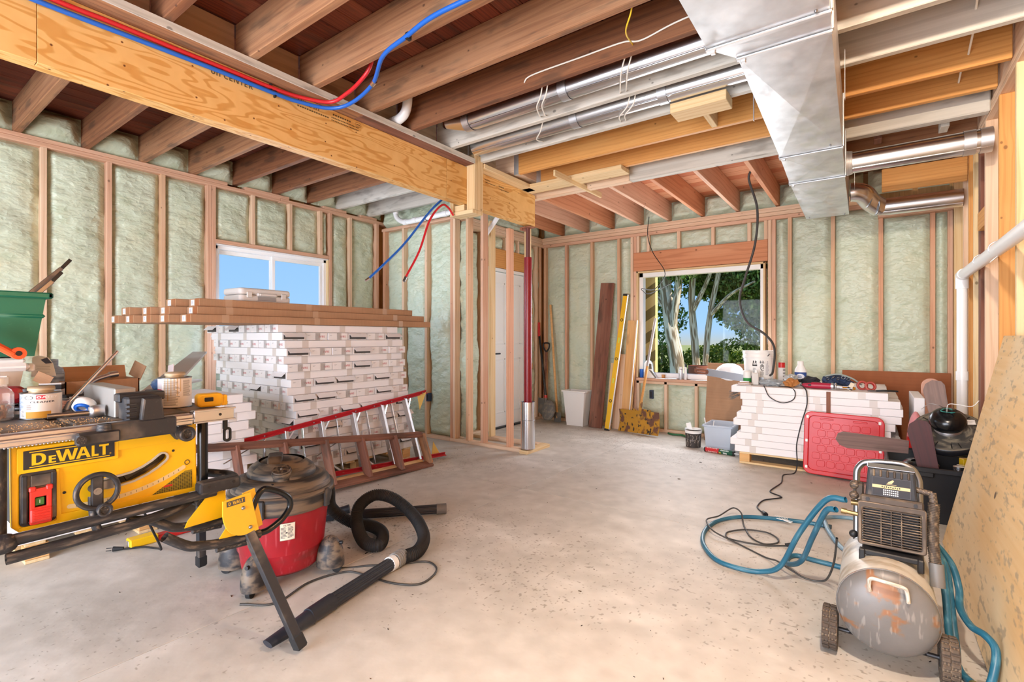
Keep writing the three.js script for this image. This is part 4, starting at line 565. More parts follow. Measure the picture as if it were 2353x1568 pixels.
// ---------- things on the saw table ----------
const TY = 0.945;
function canLabel(draw) { return cmat(512, 256, draw); }
function tin(name, label, x, z, r, h, draw, turn, neck = 0.6) {
  const t = thing(name, label, 'can', [x, TY + 0.001, z], turn); mesh('body', new THREE.CylinderGeometry(r, r, h, 40, 1, true).translate(0, h / 2, 0), canLabel(draw), t);
  mesh('rims', merge([new THREE.TorusGeometry(r, 0.002, 8, 40).rotateX(Math.PI / 2).translate(0, 0.002, 0), new THREE.TorusGeometry(r, 0.002, 8, 40).rotateX(Math.PI / 2).translate(0, h, 0), cyl([0, 0, 0], [0, 0.002, 0], r, r, 40)]), M.steel, t);
  mesh('top', lathe([[r, h - 0.002], [r * 0.75, h - 0.001], [r * neck, h + 0.001], [r * neck, h + 0.013]], 36), std({ color: 0xb9a88c, roughness: 0.5, metalness: 0.6 }), t); mesh('cap', lathe([[0, h + 0.021], [r * neck + 0.003, h + 0.021], [r * neck + 0.004, h + 0.009], [r * neck, h + 0.008]], 30), std({ color: 0xcbb797, roughness: 0.6, metalness: 0.4 }), t); return t;
}
const lines = (g, x, y, w, h, n, c) => { g.fillStyle = c; for (let i = 0; i < n; i++) g.fillRect(x, y + (i * h) / n, w * (0.7 + 0.3 * hash(i, 3, 5)), (h / n) * 0.45); };
tin('cleaner_can', 'short tin can with blue text panel and amber drip band on the saw table', -2.295, -0.43, 0.053, 0.085, (g, w, h) => { g.fillStyle = '#e9e4dc'; g.fillRect(0, 0, w, h); g.fillStyle = '#c6d2e4'; g.fillRect(w * 0.08, h * 0.05, w * 0.17, h * 0.9); lines(g, w * 0.085, h * 0.08, w * 0.15, h * 0.6, 16, '#5a78a8'); g.fillStyle = '#fff'; g.fillRect(w * 0.19, h * 0.62, w * 0.06, h * 0.32); lines(g, w * 0.2, h * 0.66, w * 0.04, h * 0.25, 8, '#333'); g.fillStyle = '#d23c4a'; g.fillRect(w * 0.34, h * 0.06, w * 0.07, h * 0.16); g.fillStyle = '#fff'; g.font = 'bold ' + h * 0.11 + 'px sans-serif'; g.fillText('OATEY', w * 0.342, h * 0.18); g.fillStyle = '#333'; g.font = 'bold ' + h * 0.09 + 'px sans-serif'; g.fillText('CLEANER', w * 0.29, h * 0.36); lines(g, w * 0.26, h * 0.44, w * 0.05, h * 0.2, 3, '#8a8078'); g.strokeStyle = '#333'; g.lineWidth = 4; g.beginPath(); g.arc(w * 0.28, h * 0.15, h * 0.07, 0, 7); g.stroke(); g.fillStyle = '#c8912c'; g.fillRect(w * 0.255, h * 0.7, w * 0.2, h * 0.3); }, -1.0);
tin('cement_can', 'tall tin can with pink and white label and drips on the saw table', -2.222, -0.805, 0.056, 0.115, (g, w, h) => { g.fillStyle = '#efeae4'; g.fillRect(0, 0, w, h); g.fillStyle = '#d9d4d6'; g.fillRect(w * 0.02, 0, w * 0.13, h * 0.4); g.fillStyle = '#e0587f'; g.fillRect(w * 0.02, h * 0.38, w * 0.13, h * 0.62); g.fillStyle = '#cf1f3c'; g.fillRect(w * 0.04, h * 0.36, w * 0.1, h * 0.2); lines(g, w * 0.04, h * 0.62, w * 0.1, h * 0.2, 6, '#8f2546'); lines(g, w * 0.17, h * 0.08, w * 0.16, h * 0.85, 24, '#7d7a74'); lines(g, w * 0.36, h * 0.08, w * 0.1, h * 0.55, 16, '#7d7a74'); g.fillStyle = 'rgba(190,140,70,0.55)'; for (let i = 0; i < 6; i++) g.fillRect(w * (0.18 + 0.03 * i), 0, w * 0.01, h * (0.2 + 0.6 * hash(i, 1, 2))); }, -0.55, 0.55);
{ // tape measure
  const t = thing('tape_measure', 'yellow tape measure lying on the end of the saw rail', 'tape measure', [-2.09, TY + 0.004, -0.875], Math.PI / 2 - 0.15); mesh('case', ext(rrect(0.09, 0.052, 0.016, 0, 0.026), 0.05, 0.008).translate(0, 0, -0.03), std({ color: 0xf0b61c, roughness: 0.4 }), t); mesh('lock_button', bc(0.03, 0.016, 0.006, -0.006, 0.03, 0.021, 0.002), M.black, t); mesh('nose', ext(rrect(0.022, 0.042, 0.006, 0.05, 0.022), 0.036, 0.005).translate(0, 0, -0.022), std({ color: 0xf0b61c, roughness: 0.4 }), t); mesh('tip', bc(0.004, 0.012, 0.03, 0.062, 0.01, -0.004, 0.001), M.aluDull, t);
}
{ // clear jar
  const t = thing('clear_jar', 'clear plastic jar with a white cap of loose fittings on the saw table', 'jar', [-2.325, TY + 0.001, -0.322]); mesh('jar', lathe([[0, 0], [0.044, 0], [0.047, 0.01], [0.047, 0.085], [0.04, 0.1], [0.03, 0.108], [0.03, 0.12]], 32), phy({ color: 0xf3ede6, roughness: 0.12, transmission: 0.85, thickness: 0 }), t); mesh('cap', cyl([0, 0.118, 0], [0, 0.14, 0], 0.033, 0.033, 30), M.white, t);
  const p = []; for (let i = 0; i < 40; i++) { const a = rnd() * 6.28, q = rr(0, 0.036); p.push(cyl([Math.cos(a) * q, rr(0.004, 0.05), Math.sin(a) * q], [Math.cos(a) * q + rr(-0.01, 0.01), rr(0.004, 0.055), Math.sin(a) * q + rr(-0.01, 0.01)], 0.005, 0.005, 7)); } const fts = mesh('fittings', merge(p), std({ color: 0x9a6a4a, roughness: 0.4, metalness: 0.5 }), t); fts.userData.kind = 'stuff';
}
{ // angle grinder
  const t = thing('angle_grinder', 'red angle grinder lying behind the short can on the saw table', 'grinder', [-2.437, TY + 0.002, -0.352], 1.42); mesh('body', ext(rrect(0.13, 0.062, 0.026, 0, 0.07), 0.062, 0.02).translate(0, 0, -0.03), M.redDark, t); mesh('gear_head', merge([cyl([0.075, 0.02, 0], [0.075, 0.09, 0], 0.03, 0.034, 20)]), M.darkSteel, t); mesh('flange', merge([cyl([0.075, 0.004, 0], [0.075, 0.016, 0], 0.042, 0.042, 24), cyl([0.075, 0, 0], [0.075, 0.005, 0], 0.02, 0.02, 16)]), std({ color: 0x5a4334, roughness: 0.5, metalness: 0.5 }), t); mesh('handle', cyl([-0.06, 0.06, 0], [-0.2, 0.05, 0.02], 0.028, 0.024, 18), M.black, t); mesh('guard', lathe([[0.046, 0.016], [0.06, 0.018], [0.06, 0.03], [0.05, 0.034]], 30).translate(0.075, 0, 0), M.darkSteel, t);
}
{ // spray can with a folded paper label
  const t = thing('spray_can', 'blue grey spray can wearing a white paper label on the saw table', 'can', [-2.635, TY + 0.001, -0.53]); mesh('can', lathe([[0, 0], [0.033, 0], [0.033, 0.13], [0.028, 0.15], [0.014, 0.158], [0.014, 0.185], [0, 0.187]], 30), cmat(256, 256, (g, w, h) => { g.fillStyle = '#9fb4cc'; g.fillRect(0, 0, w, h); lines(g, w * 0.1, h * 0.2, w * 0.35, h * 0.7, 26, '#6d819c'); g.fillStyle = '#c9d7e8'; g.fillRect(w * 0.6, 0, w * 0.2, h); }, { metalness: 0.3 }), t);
  const p = mesh('paper_label', ext([[-0.036, 0.12], [0.04, 0.122], [0.03, 0.17], [0.015, 0.195], [-0.015, 0.203], [-0.033, 0.195]], 0.002), M.white, t); p.position.z = 0.034; p.rotation.y = 1.0; p.position.x = 0.02; mesh('label_patch', ext([[-0.008, 0.186], [0.012, 0.194], [0.028, 0.172], [0.008, 0.17]], 0.0006).translate(0, 0, 0.0022), std({ color: 0x46506a, roughness: 0.6 }), p); for (let i = 0; i < 6; i++) mesh('text_line', bc(0.045 - 0.003 * (i % 3), 0.001, 0.0004, 0, 0.165 - i * 0.006, 0.0023, 0), std({ color: 0xa9a6a2 }), p);
}
{ // small carton
  const t = thing('small_carton', 'small open black and white carton beside the blue grey spray can', 'box', [-2.525, TY + 0.001, -0.505], 1.1); mesh('carton', bc(0.065, 0.1, 0.05, 0, 0.05, 0, 0.001), cmat(256, 256, (g, w, h) => { g.fillStyle = '#d9d6d2'; g.fillRect(0, 0, w, h); }), t); mesh('dark_band', bc(0.066, 0.02, 0.051, 0, 0.085, 0, 0.001), M.black, t); mesh('flap', bar([-0.03, 0.1, 0.02], [-0.01, 0.135, 0.03], 0.05, 0.001, [0, 0, 1], 0), M.card, t); mesh('print', bc(0.05, 0.05, 0.0006, 0.002, 0.04, 0.0255, 0), cmat(128, 128, (g, w, h) => { g.fillStyle = '#cfcac6'; g.fillRect(0, 0, w, h); lines(g, 8, 10, w - 20, h - 20, 9, '#55524e'); }), t);
}
{ // white tub with lid, tote on top
  const t = thing('white_tub', 'white plastic tub with a round red logo under the green tote', 'tub', [-2.62, TY + 0.001, -0.235]); const W = 0.40, D = 0.22;
  mesh('body', new THREE.CylinderGeometry(0.155, 0.135, 0.15, 4, 1).rotateY(Math.PI / 4).scale(0.93, 1, 1.72).translate(0, 0.075, 0), M.white, t); mesh('lid', merge([bc(0.235, 0.03, 0.41, 0, 0.165, 0, 0.012), bc(0.215, 0.02, 0.39, 0, 0.188, 0, 0.008)]), M.white, t); mesh('lid_latch', bc(0.06, 0.03, 0.02, 0.06, 0.16, -0.212, 0.005), M.white, t);
  decalOn(t, 'logo', 0.1, 0.1, [0.1045, 0.085, -0.095], [0, Math.PI / 2, 0], (g, w, h) => { g.fillStyle = '#f2f2ef'; g.fillRect(0, 0, w, h); g.fillStyle = '#c3202b'; g.beginPath(); g.arc(w / 2, h / 2, w * 0.33, 0, 7); g.fill(); g.fillStyle = '#fff'; g.font = 'bold ' + h * 0.19 + 'px sans-serif'; g.textAlign = 'center'; g.fillText('TEXAS', w / 2, h * 0.55); g.font = h * 0.1 + 'px sans-serif'; g.fillRect(w * 0.4, h * 0.3, w * 0.2, h * 0.04); g.fillRect(w * 0.34, h * 0.64, w * 0.32, h * 0.05); g.fillStyle = '#333'; g.font = h * 0.08 + 'px sans-serif'; for (let i = 0; i < 14; i++) { g.save(); g.translate(w / 2, h / 2); g.rotate(-1.2 + i * 0.19); g.fillRect(-2, -h * 0.44, 5, 8); g.restore(); } });
  const b = thing('storage_tote', 'green plastic storage tote holding tools on the white tub', 'tote', [-2.62, 1.15, -0.21]); const G = std({ map: dusty(0x1f6e54, 0x6fa48c, 0.5, 0.8, 131, 0.6), roughness: 0.45 });
  const shell = (w0, d0, w1, d1, h, th) => { const s4 = (w, d, y) => [[-w, y, -d], [w, y, -d], [w, y, d], [-w, y, d]], A = s4(w0, d0, 0), B = s4(w1, d1, h), A2 = s4(w0 - th, d0 - th, th), B2 = s4(w1 - th, d1 - th, h), tr = []; for (let i = 0; i < 4; i++) { const j = (i + 1) % 4; tr.push([A[j], A[i], B[i]], [A[j], B[i], B[j]], [A2[i], A2[j], B2[j]], [A2[i], B2[j], B2[i]], [B[j], B[i], B2[i]], [B[j], B2[i], B2[j]]); } tr.push([A[0], A[1], A[2]], [A[0], A[2], A[3]], [A2[2], A2[1], A2[0]], [A2[3], A2[2], A2[0]]); return quadGeo(tr.map((q) => [q[0], q[2], q[1]])); };
  globalThis.shell = shell;
  mesh('body', shell(0.12, 0.24, 0.145, 0.268, 0.225, 0.004), G, b); mesh('rim', merge([bx(-0.16, -0.145, 0.212, 0.234, -0.285, 0.285, 0.005), bx(0.145, 0.16, 0.212, 0.234, -0.285, 0.285, 0.005), bx(-0.16, 0.16, 0.212, 0.234, -0.285, -0.268, 0.005), bx(-0.16, 0.16, 0.212, 0.234, 0.268, 0.285, 0.005)]), G, b); mesh('shoulder', merge([bx(-0.142, 0.142, 0.14, 0.155, -0.266, 0.266, 0.006)]), G, b);
  for (const [p, q, l] of [[[-2.6, 1.3, -0.38], [-2.66, 1.5, -0.56], 'grey steel saw blade bar sticking out of the green tote'], [[-2.57, 1.3, -0.40], [-2.6, 1.44, -0.52], 'shorter grey steel bar sticking out of the green tote']]) { const m = thing('steel_bar', l, 'tool'); mesh('bar', bar(p, q, 0.016, 0.004, [1, 0, 0]), M.steel, m); mesh('bar_tip', bar(q, [q[0] - 0.012, q[1] + 0.04, q[2] - 0.03], 0.013, 0.003, [1, 0, 0]), M.darkSteel, m); }
  const o = thing('scraper_handle', 'orange plastic handle lying against the green tote', 'tool', [-2.435, TY + 0.23, -0.335], 0); const OR = std({ color: 0xe85a2c, roughness: 0.45 }); mesh('handle', bar([0, -0.02, -0.055], [0, 0.06, 0.05], 0.022, 0.04, [1, 0, 0], 0.008), OR, o); mesh('socket_end', cyl([-0.012, -0.012, -0.06], [0.018, -0.012, -0.06], 0.021, 0.021, 20), OR, o); mesh('guard_loop', bc(0.03, 0.028, 0.06, 0, 0.07, 0.02, 0.01), OR, o); mesh('socket_hole', cyl([0.018, -0.012, -0.06], [0.019, -0.012, -0.06], 0.009), M.black, o);
}
{ // plumbing bits
  const t = thing('braided_hose', 'bent chrome supply hose arching over the saw table', 'pipe'); mesh('hose', tube([[-2.44, 0.955, -0.53], [-2.47, 1.0, -0.57], [-2.5, 1.045, -0.62], [-2.52, 1.065, -0.68]], 0.0095, 40, 12), M.alu, t); mesh('nut', cyl([-2.52, 1.064, -0.675], [-2.525, 1.068, -0.705], 0.013, 0.013, 8), M.alu, t);
  const b = thing('basin_wrench', 'long chrome basin wrench propped across the saw fence', 'wrench'); mesh('shaft', cyl([-2.30, 0.99, -0.505], [-2.36, 1.165, -0.66], 0.0055, 0.0055, 12), M.alu, b); mesh('jaw', merge([cyl([-2.297, 0.962, -0.497], [-2.30, 0.99, -0.507], 0.012, 0.009, 10), bc(0.03, 0.018, 0.02, -2.297, 0.957, -0.499, 0.005)]), M.steel, b);
  const w = thing('socket_wrench', 'grey pipe socket with a steel bar lying on the saw table', 'wrench'); mesh('bar', cyl([-2.165, 0.962, -0.42], [-2.15, 0.962, -0.525], 0.009, 0.009, 14), M.steel, w); mesh('socket', new THREE.LatheGeometry([[0, 0], [0.017, 0], [0.021, 0.012], [0.021, 0.038], [0.015, 0.038], [0.013, 0.012]].map((p) => new THREE.Vector2(...p)), 8).rotateX(-Math.PI / 2).translate(-2.148, 0.967, -0.522), M.aluDull, w);
  const r = thing('seal_tape_roll', 'white and blue roll of thread seal tape leaning on the fence', 'tape', [-2.235, TY + 0.034, -0.53], 0); const tr = (a) => a.rotateX(0.7).rotateY(0.9); mesh('roll', tr(lathe([[0.016, -0.012], [0.032, -0.012], [0.032, 0.012], [0.016, 0.012], [0.016, -0.012]], 32).rotateX(Math.PI / 2)), M.white, r); mesh('spool', tr(new THREE.TorusGeometry(0.017, 0.005, 8, 28).translate(0, 0, 0.013)), M.blueP, r); mesh('spool_disc', tr(lathe([[0.012, 0], [0.026, 0], [0.026, 0.001], [0.012, 0.001]], 28).rotateX(Math.PI / 2).translate(0, 0, 0.0125)), M.blueP, r);
  const g = thing('parts_bag', 'clear plastic bag of orange wire nuts on the saw table', 'bag', [-2.39, TY + 0.027, -0.515]); const q = []; for (let i = 0; i < 30; i++) q.push(cyl([rr(-0.03, 0.03), rr(-0.015, 0.012), rr(-0.02, 0.02)], [rr(-0.03, 0.03), rr(-0.01, 0.016), rr(-0.02, 0.02)], 0.005, 0.003, 6)); mesh('wire_nuts', merge(q), std({ color: 0xe39a72, roughness: 0.5 }), g).userData.kind = 'stuff'; mesh('film', new THREE.SphereGeometry(0.045, 20, 14).scale(1, 0.55, 0.75), phy({ color: 0xffffff, transmission: 0.9, roughness: 0.15, thickness: 0 }), g); mesh('yellow_tag', bc(0.04, 0.002, 0.03, 0.01, 0.016, -0.03, 0.001), M.yellow, g);
}
{ // brown open carton and dark cases behind the fence
  const t = thing('open_carton', 'open brown cardboard box on the back of the saw table', 'box', [-2.60, TY + 0.001, -0.66]); const w = 0.08, d = 0.12, h = 0.10; for (const a of [bx(-w, -w + 0.004, 0, h, -d, d, 0), bx(w - 0.004, w, 0, h, -d, d, 0), bx(-w, w, 0, h, -d, -d + 0.004, 0), bx(-w, w, 0, h, d - 0.004, d, 0), bx(-w, w, 0, 0.004, -d, d, 0)]) mesh('carton_panel', a, M.card, t); mesh('flap', bar([-w, h, 0], [-w - 0.02, h + 0.05, 0], 0.24, 0.003, [1, 0, 0], 0), M.card, t); mesh('flap', bar([0.02, h, -d], [0.03, h + 0.06, -d - 0.02], 0.13, 0.003, [0, 0, 1], 0), M.card, t); mesh('paper_liner', new THREE.SphereGeometry(0.06, 12, 8).scale(1, 0.4, 1.6).translate(0, 0.075, 0), std({ color: 0xa5835f, roughness: 0.9, flatShading: true }), t);
  const c = thing('label_box', 'dark box with a white printed label beside the saw fence', 'box', [-2.47, TY + 0.001, -0.60], 0.1); mesh('box', bc(0.06, 0.055, 0.16, 0, 0.0275, 0, 0.003), M.black, c); decalOn(c, 'label', 0.14, 0.04, [0.0305, 0.03, 0], [0, Math.PI / 2, 0], (g, W, H) => { g.fillStyle = '#e6e6ea'; g.fillRect(0, 0, W, H); lines(g, 10, 8, W - 30, H - 14, 4, '#8890a0'); g.fillStyle = '#222'; g.font = 'bold ' + H * 0.4 + 'px sans-serif'; g.fillRect(W * 0.55, H * 0.6, W * 0.3, H * 0.3); });
  const k = thing('blister_pack', 'crumpled dark blister packs piled behind the fence head', 'package', [-2.41, TY + 0.004, -0.84], 0); mesh('tray', bc(0.14, 0.05, 0.11, 0, 0.025, 0, 0.004), std({ color: 0x56585c, roughness: 0.5 }), k); mesh('film', new THREE.IcosahedronGeometry(0.065, 2).scale(1.0, 0.5, 0.7).translate(-0.02, 0.07, 0), std({ color: 0x4f6f9c, roughness: 0.2, flatShading: true }), k); mesh('dark_sleeve', bar([0.04, 0.055, 0.03], [0.02, 0.09, -0.05], 0.07, 0.004, [1, 0, 0], 0), M.black, k); mesh('card_back', bar([-0.045, 0.05, -0.03], [-0.06, 0.15, -0.04], 0.06, 0.002, [0, 0, 1], 0), std({ color: 0xd8c8c6, roughness: 0.8 }), k);
}
// ---------- shop vacuum ----------
function ribTube(pts, r, amp, pitch, rad = 18, tension = 0.5) { // corrugated hose
  const c = new THREE.CatmullRomCurve3(pts.map((p) => V(...p)), false, 'catmullrom', tension), L = c.getLength(), n = Math.round((L / pitch) * 4), g = new THREE.TubeGeometry(c, n, r, rad, false), p = g.attributes.position, q = V(), ctr = [];
  for (let i = 0; i <= n; i++) ctr.push(c.getPointAt(i / n));
  for (let i = 0; i <= n; i++) { const k = 1 + (amp / r) * Math.cos((i * Math.PI) / 2); for (let j = 0; j <= rad; j++) { const v = i * (rad + 1) + j; q.fromBufferAttribute(p, v).sub(ctr[i]).multiplyScalar(k).add(ctr[i]); p.setXYZ(v, q.x, q.y, q.z); } }
  g.computeVertexNormals(); return g;
}
function fluted(a, b, r, n = 14) { const s = new THREE.Shape(), pts = []; for (let i = 0; i < n * 4; i++) { const t = (i / (n * 4)) * 6.2832, q = r * (1 - (i % 4 < 2 ? 0 : 0.07)); pts.push(new THREE.Vector2(Math.cos(t) * q, Math.sin(t) * q)); } s.setFromPoints(pts); const A = V(...a), B = V(...b), g = new THREE.ExtrudeGeometry(s, { depth: A.distanceTo(B), bevelEnabled: false }); g.applyQuaternion(new THREE.Quaternion().setFromUnitVectors(V(0, 0, 1), B.clone().sub(A).normalize())); return g.translate(A.x, A.y, A.z); }
{
  const v = thing('shop_vacuum', 'dusty red and black wet-dry shop vacuum with its hose coiled on the floor', 'vacuum', [-2.475, 0, -1.385]);
  const redVac = std({ map: tex(512, 512, 1, 1, (u, w) => { const a = fbm(u, w, 6, 6, 5, 141), sc = fbm(u, w, 60, 8, 3, 142); let c = mix3(hex(0x8f1420), hex(0xa71b28), a); c = mix3(c, hex(0xd4a2a0), sst(0.64, 0.8, sc) * 0.35); return mix3(c, hex(0x6b4038), sst(0.6, 0.85, fbm(u, w, 9, 9, 4, 144)) * 0.4); }), roughness: 0.38 });
  mesh('drum', lathe([[0, 0.055], [0.175, 0.055], [0.186, 0.07], [0.2, 0.16], [0.206, 0.162], [0.226, 0.355], [0.23, 0.37]], 56), redVac, v);
  mesh('collar', lathe([[0.232, 0.362], [0.24, 0.362], [0.244, 0.39], [0.246, 0.43], [0.252, 0.432], [0.252, 0.448], [0.236, 0.456]], 56), M.vacTop, v);
  mesh('lid', lathe([[0.236, 0.455], [0.232, 0.48], [0.215, 0.505], [0.19, 0.515], [0.165, 0.518], [0.0, 0.52]], 56), M.vacTop, v);
  const mh = mesh('motor_housing', new THREE.SphereGeometry(0.165, 36, 20, 0, 6.2832, 0, Math.PI / 2).scale(1.02, 0.55, 0.86).translate(0, 0.512, 0), M.vacTop, v); mesh('motor_skirt', lathe([[0.172, 0.505], [0.176, 0.5], [0.18, 0.53], [0.168, 0.555], [0.12, 0.588]], 40).scale(1, 1, 0.88).translate(0, 0, 0), M.vacTop, mh);
  const ca = Math.atan2(0.48, 0.877); // towards the room
  const hd = new THREE.Group(); hd.name = 'carry_handle'; hd.rotation.y = -0.55; v.add(hd); mesh('handle_bar', ext([[-0.15, 0.52], [-0.135, 0.555], [-0.09, 0.602], [-0.03, 0.618], [0.05, 0.613], [0.105, 0.58], [0.135, 0.535], [0.12, 0.528], [0.09, 0.565], [0.04, 0.592], [-0.03, 0.597], [-0.08, 0.582], [-0.12, 0.54], [-0.13, 0.51]], 0.07, 0.01).translate(0, 0, -0.005), M.vacTop, hd); mesh('top_cowl', merge([new THREE.SphereGeometry(0.12, 28, 16, 0, 6.2832, 0, 1.57).scale(1, 0.62, 0.62).translate(-0.02, 0.52, 0.03)]), M.vacTop, hd);
  for (let i = 0; i < 6; i++) mesh('vent_slot', bc(0.006, 0.04, 0.003, -0.115 + i * 0.011, 0.553 + i * 0.003, 0.076, 0.001), M.black, hd);
  mesh('exhaust_port', merge([cyl([0.115, 0.505, 0.06], [0.13, 0.565, 0.075], 0.05, 0.046, 26), cyl([0.13, 0.565, 0.075], [0.1315, 0.571, 0.0765], 0.042, 0.04, 26)]), M.vacTop, v); mesh('port_screw', sph(0.006, 0.1315, 0.572, 0.077, 8, 6), M.steel, v);
  mesh('switch_recess', bc(0.05, 0.028, 0.01, 0.13, 0.50, 0.13, 0.003).rotateY(0.0), M.black, v);
  for (const a of [0.45, 2.2, 3.9, 5.4]) { const L = mesh('latch', bc(0.02, 0.09, 0.035, 0.252, 0.405, 0, 0.005), M.vacTop, v); L.rotation.y = a; }
  const hk = mesh('hose_inlet', cyl([0.0, 0.40, -0.23], [0.0, 0.40, -0.28], 0.045, 0.045, 24), M.vacTop, v); hk.visible = true;
  for (const [x, z] of [[0.122, 0.215], [0.215, -0.165], [-0.122, -0.215], [-0.215, 0.165]]) {
    const a = Math.atan2(x, z), c = new THREE.Group(); c.name = 'caster_foot'; c.position.set(x, 0, z); c.rotation.y = a; v.add(c);
    mesh('foot_shell', new THREE.SphereGeometry(0.075, 22, 14, 0, 6.2832, 0, 1.75).scale(0.78, 1.75, 0.95).translate(0, 0.058, -0.022), M.vacTop, c); mesh('foot_hole', cyl([0, 0.15, 0.025], [0, 0.152, 0.041], 0.009, 0.009, 10), M.black, c);
    mesh('wheel', cyl([-0.011, 0.024, 0.012], [0.011, 0.024, 0.012], 0.024, 0.024, 22), M.rubber, c); mesh('wheel_fork', bc(0.028, 0.03, 0.012, 0, 0.038, 0.006, 0.003), M.white, c);
  }
  const lab = mesh('spec_label', new THREE.CylinderGeometry(0.2285, 0.221, 0.085, 12, 1, true, 0, 0.30).translate(0, 0.285, 0), cmat(256, 256, (g, w, h) => { g.fillStyle = '#e8e2cf'; g.fillRect(0, 0, w, h); g.strokeStyle = '#333'; g.lineWidth = 3; g.strokeRect(3, 3, w - 6, h - 6); g.fillStyle = '#111'; g.font = 'bold 34px sans-serif'; g.fillText('FILTERS', 60, 44); lines(g, 14, 60, 105, 170, 9, '#555'); lines(g, 132, 60, 105, 170, 9, '#555'); g.fillRect(95, 130, 34, 24); g.fillRect(200, 100, 26, 12); }), v); lab.rotation.y = 1.02;
  // hose and wand, still joined to the vacuum
  const O = [2.475, 0, 1.385], off = (l) => l.map((p) => [p[0] + O[0], p[1], p[2] + O[2]]);
  mesh('hose', ribTube(off([[-2.58, 0.38, -1.66], [-2.66, 0.3, -1.78], [-2.72, 0.16, -1.84], [-2.66, 0.06, -1.93], [-2.52, 0.042, -1.99], [-2.38, 0.04, -1.96], [-2.26, 0.04, -1.84], [-2.34, 0.05, -1.80], [-2.47, 0.11, -1.845], [-2.52, 0.19, -1.90], [-2.50, 0.235, -2.0], [-2.40, 0.215, -2.065], [-2.26, 0.13, -2.10], [-2.12, 0.055, -2.05], [-2.02, 0.042, -1.91], [-2.025, 0.042, -1.80]]), 0.034, 0.0028, 0.0095), M.rubber, v);
  const W = (u) => { const a = [-2.035, 0.042, -1.80], b = [-1.885, 0.038, -1.0]; return off([[a[0] + (b[0] - a[0]) * u, a[1] + (b[1] - a[1]) * u, a[2] + (b[2] - a[2]) * u]])[0]; };
  mesh('hose_cuff', cyl(W(0.0), W(0.06), 0.04, 0.037, 24), M.blackDust, v); for (let i = 0; i < 5; i++) mesh('tape_wrap', cyl(W(-0.02 + i * 0.018), W(-0.006 + i * 0.018), 0.041 + 0.001 * (i % 2), 0.042, 20), std({ color: 0x8c8a86, roughness: 0.6 }), v); mesh('white_ring', cyl(W(0.075), W(0.115), 0.038, 0.038, 24), M.white, v);
  mesh('wand', fluted(W(0.11), W(0.62), 0.033), std({ color: 0x262a33, roughness: 0.38 }), v); mesh('wand_cuff', cyl(W(0.60), W(0.76), 0.037, 0.034, 24), std({ color: 0x262a33, roughness: 0.38 }), v);
  const n = new THREE.CylinderGeometry(0.024, 0.034, 0.21, 24, 4); { const p = n.attributes.position; for (let i = 0; i < p.count; i++) { const t = p.getY(i) / 0.21 + 0.5; p.setZ(i, p.getZ(i) * (1 - 0.55 * t)); p.setX(i, p.getX(i) * (1 + 0.1 * t)); } n.computeVertexNormals(); const A = V(...W(0.75)), B = V(...W(1.0)); n.applyQuaternion(new THREE.Quaternion().setFromUnitVectors(V(0, 1, 0), B.clone().sub(A).normalize())); n.translate((A.x + B.x) / 2, (A.y + B.y) / 2 - 0.004, (A.z + B.z) / 2); } mesh('crevice_nozzle', n, std({ color: 0x262a33, roughness: 0.38 }), v);
  mesh('power_lead', tube(off([[-2.3, 0.12, -1.5], [-2.27, 0.008, -1.58], [-2.155, 0.006, -1.692], [-2.039, 0.006, -1.80], [-1.945, 0.006, -1.90], [-1.85, 0.006, -1.88], [-1.80, 0.006, -1.80], [-1.80, 0.006, -1.70], [-1.915, 0.006, -1.635], [-2.086, 0.006, -1.611], [-2.2, 0.006, -1.57], [-2.25, 0.006, -1.4], [-2.2, 0.006, -1.2], [-2.32, 0.006, -1.10]]), 0.0052, 140, 8), M.cord, v);
}
{ // loose extension tube and floor nozzle
  const t = thing('extension_wand', 'loose black ribbed extension tube lying behind the vacuum hose', 'tube'); mesh('tube', fluted([-2.79, 0.036, -2.06], [-2.42, 0.036, -2.46], 0.031), std({ color: 0x1f232b, roughness: 0.4 }), t); mesh('end_sleeve', cyl([-2.42, 0.036, -2.46], [-2.375, 0.036, -2.51], 0.034, 0.034, 24), std({ color: 0x6d6a68, roughness: 0.6 }), t);
  const n = thing('utility_nozzle', 'dark wedge-shaped vacuum nozzle on the floor by the extension tube', 'nozzle', [-2.93, 0, -1.98], 0.85); mesh('hood', ext([[-0.09, 0.004], [0.02, 0.004], [0.05, 0.03], [0.05, 0.06], [0.0, 0.05], [-0.085, 0.016]], 0.10, 0.004).translate(0, 0, -0.05), std({ color: 0x1f232b, roughness: 0.4 }), n); mesh('neck', cyl([0.04, 0.045, 0], [0.12, 0.06, 0], 0.024, 0.03, 20), std({ color: 0x1f232b, roughness: 0.4 }), n);
}
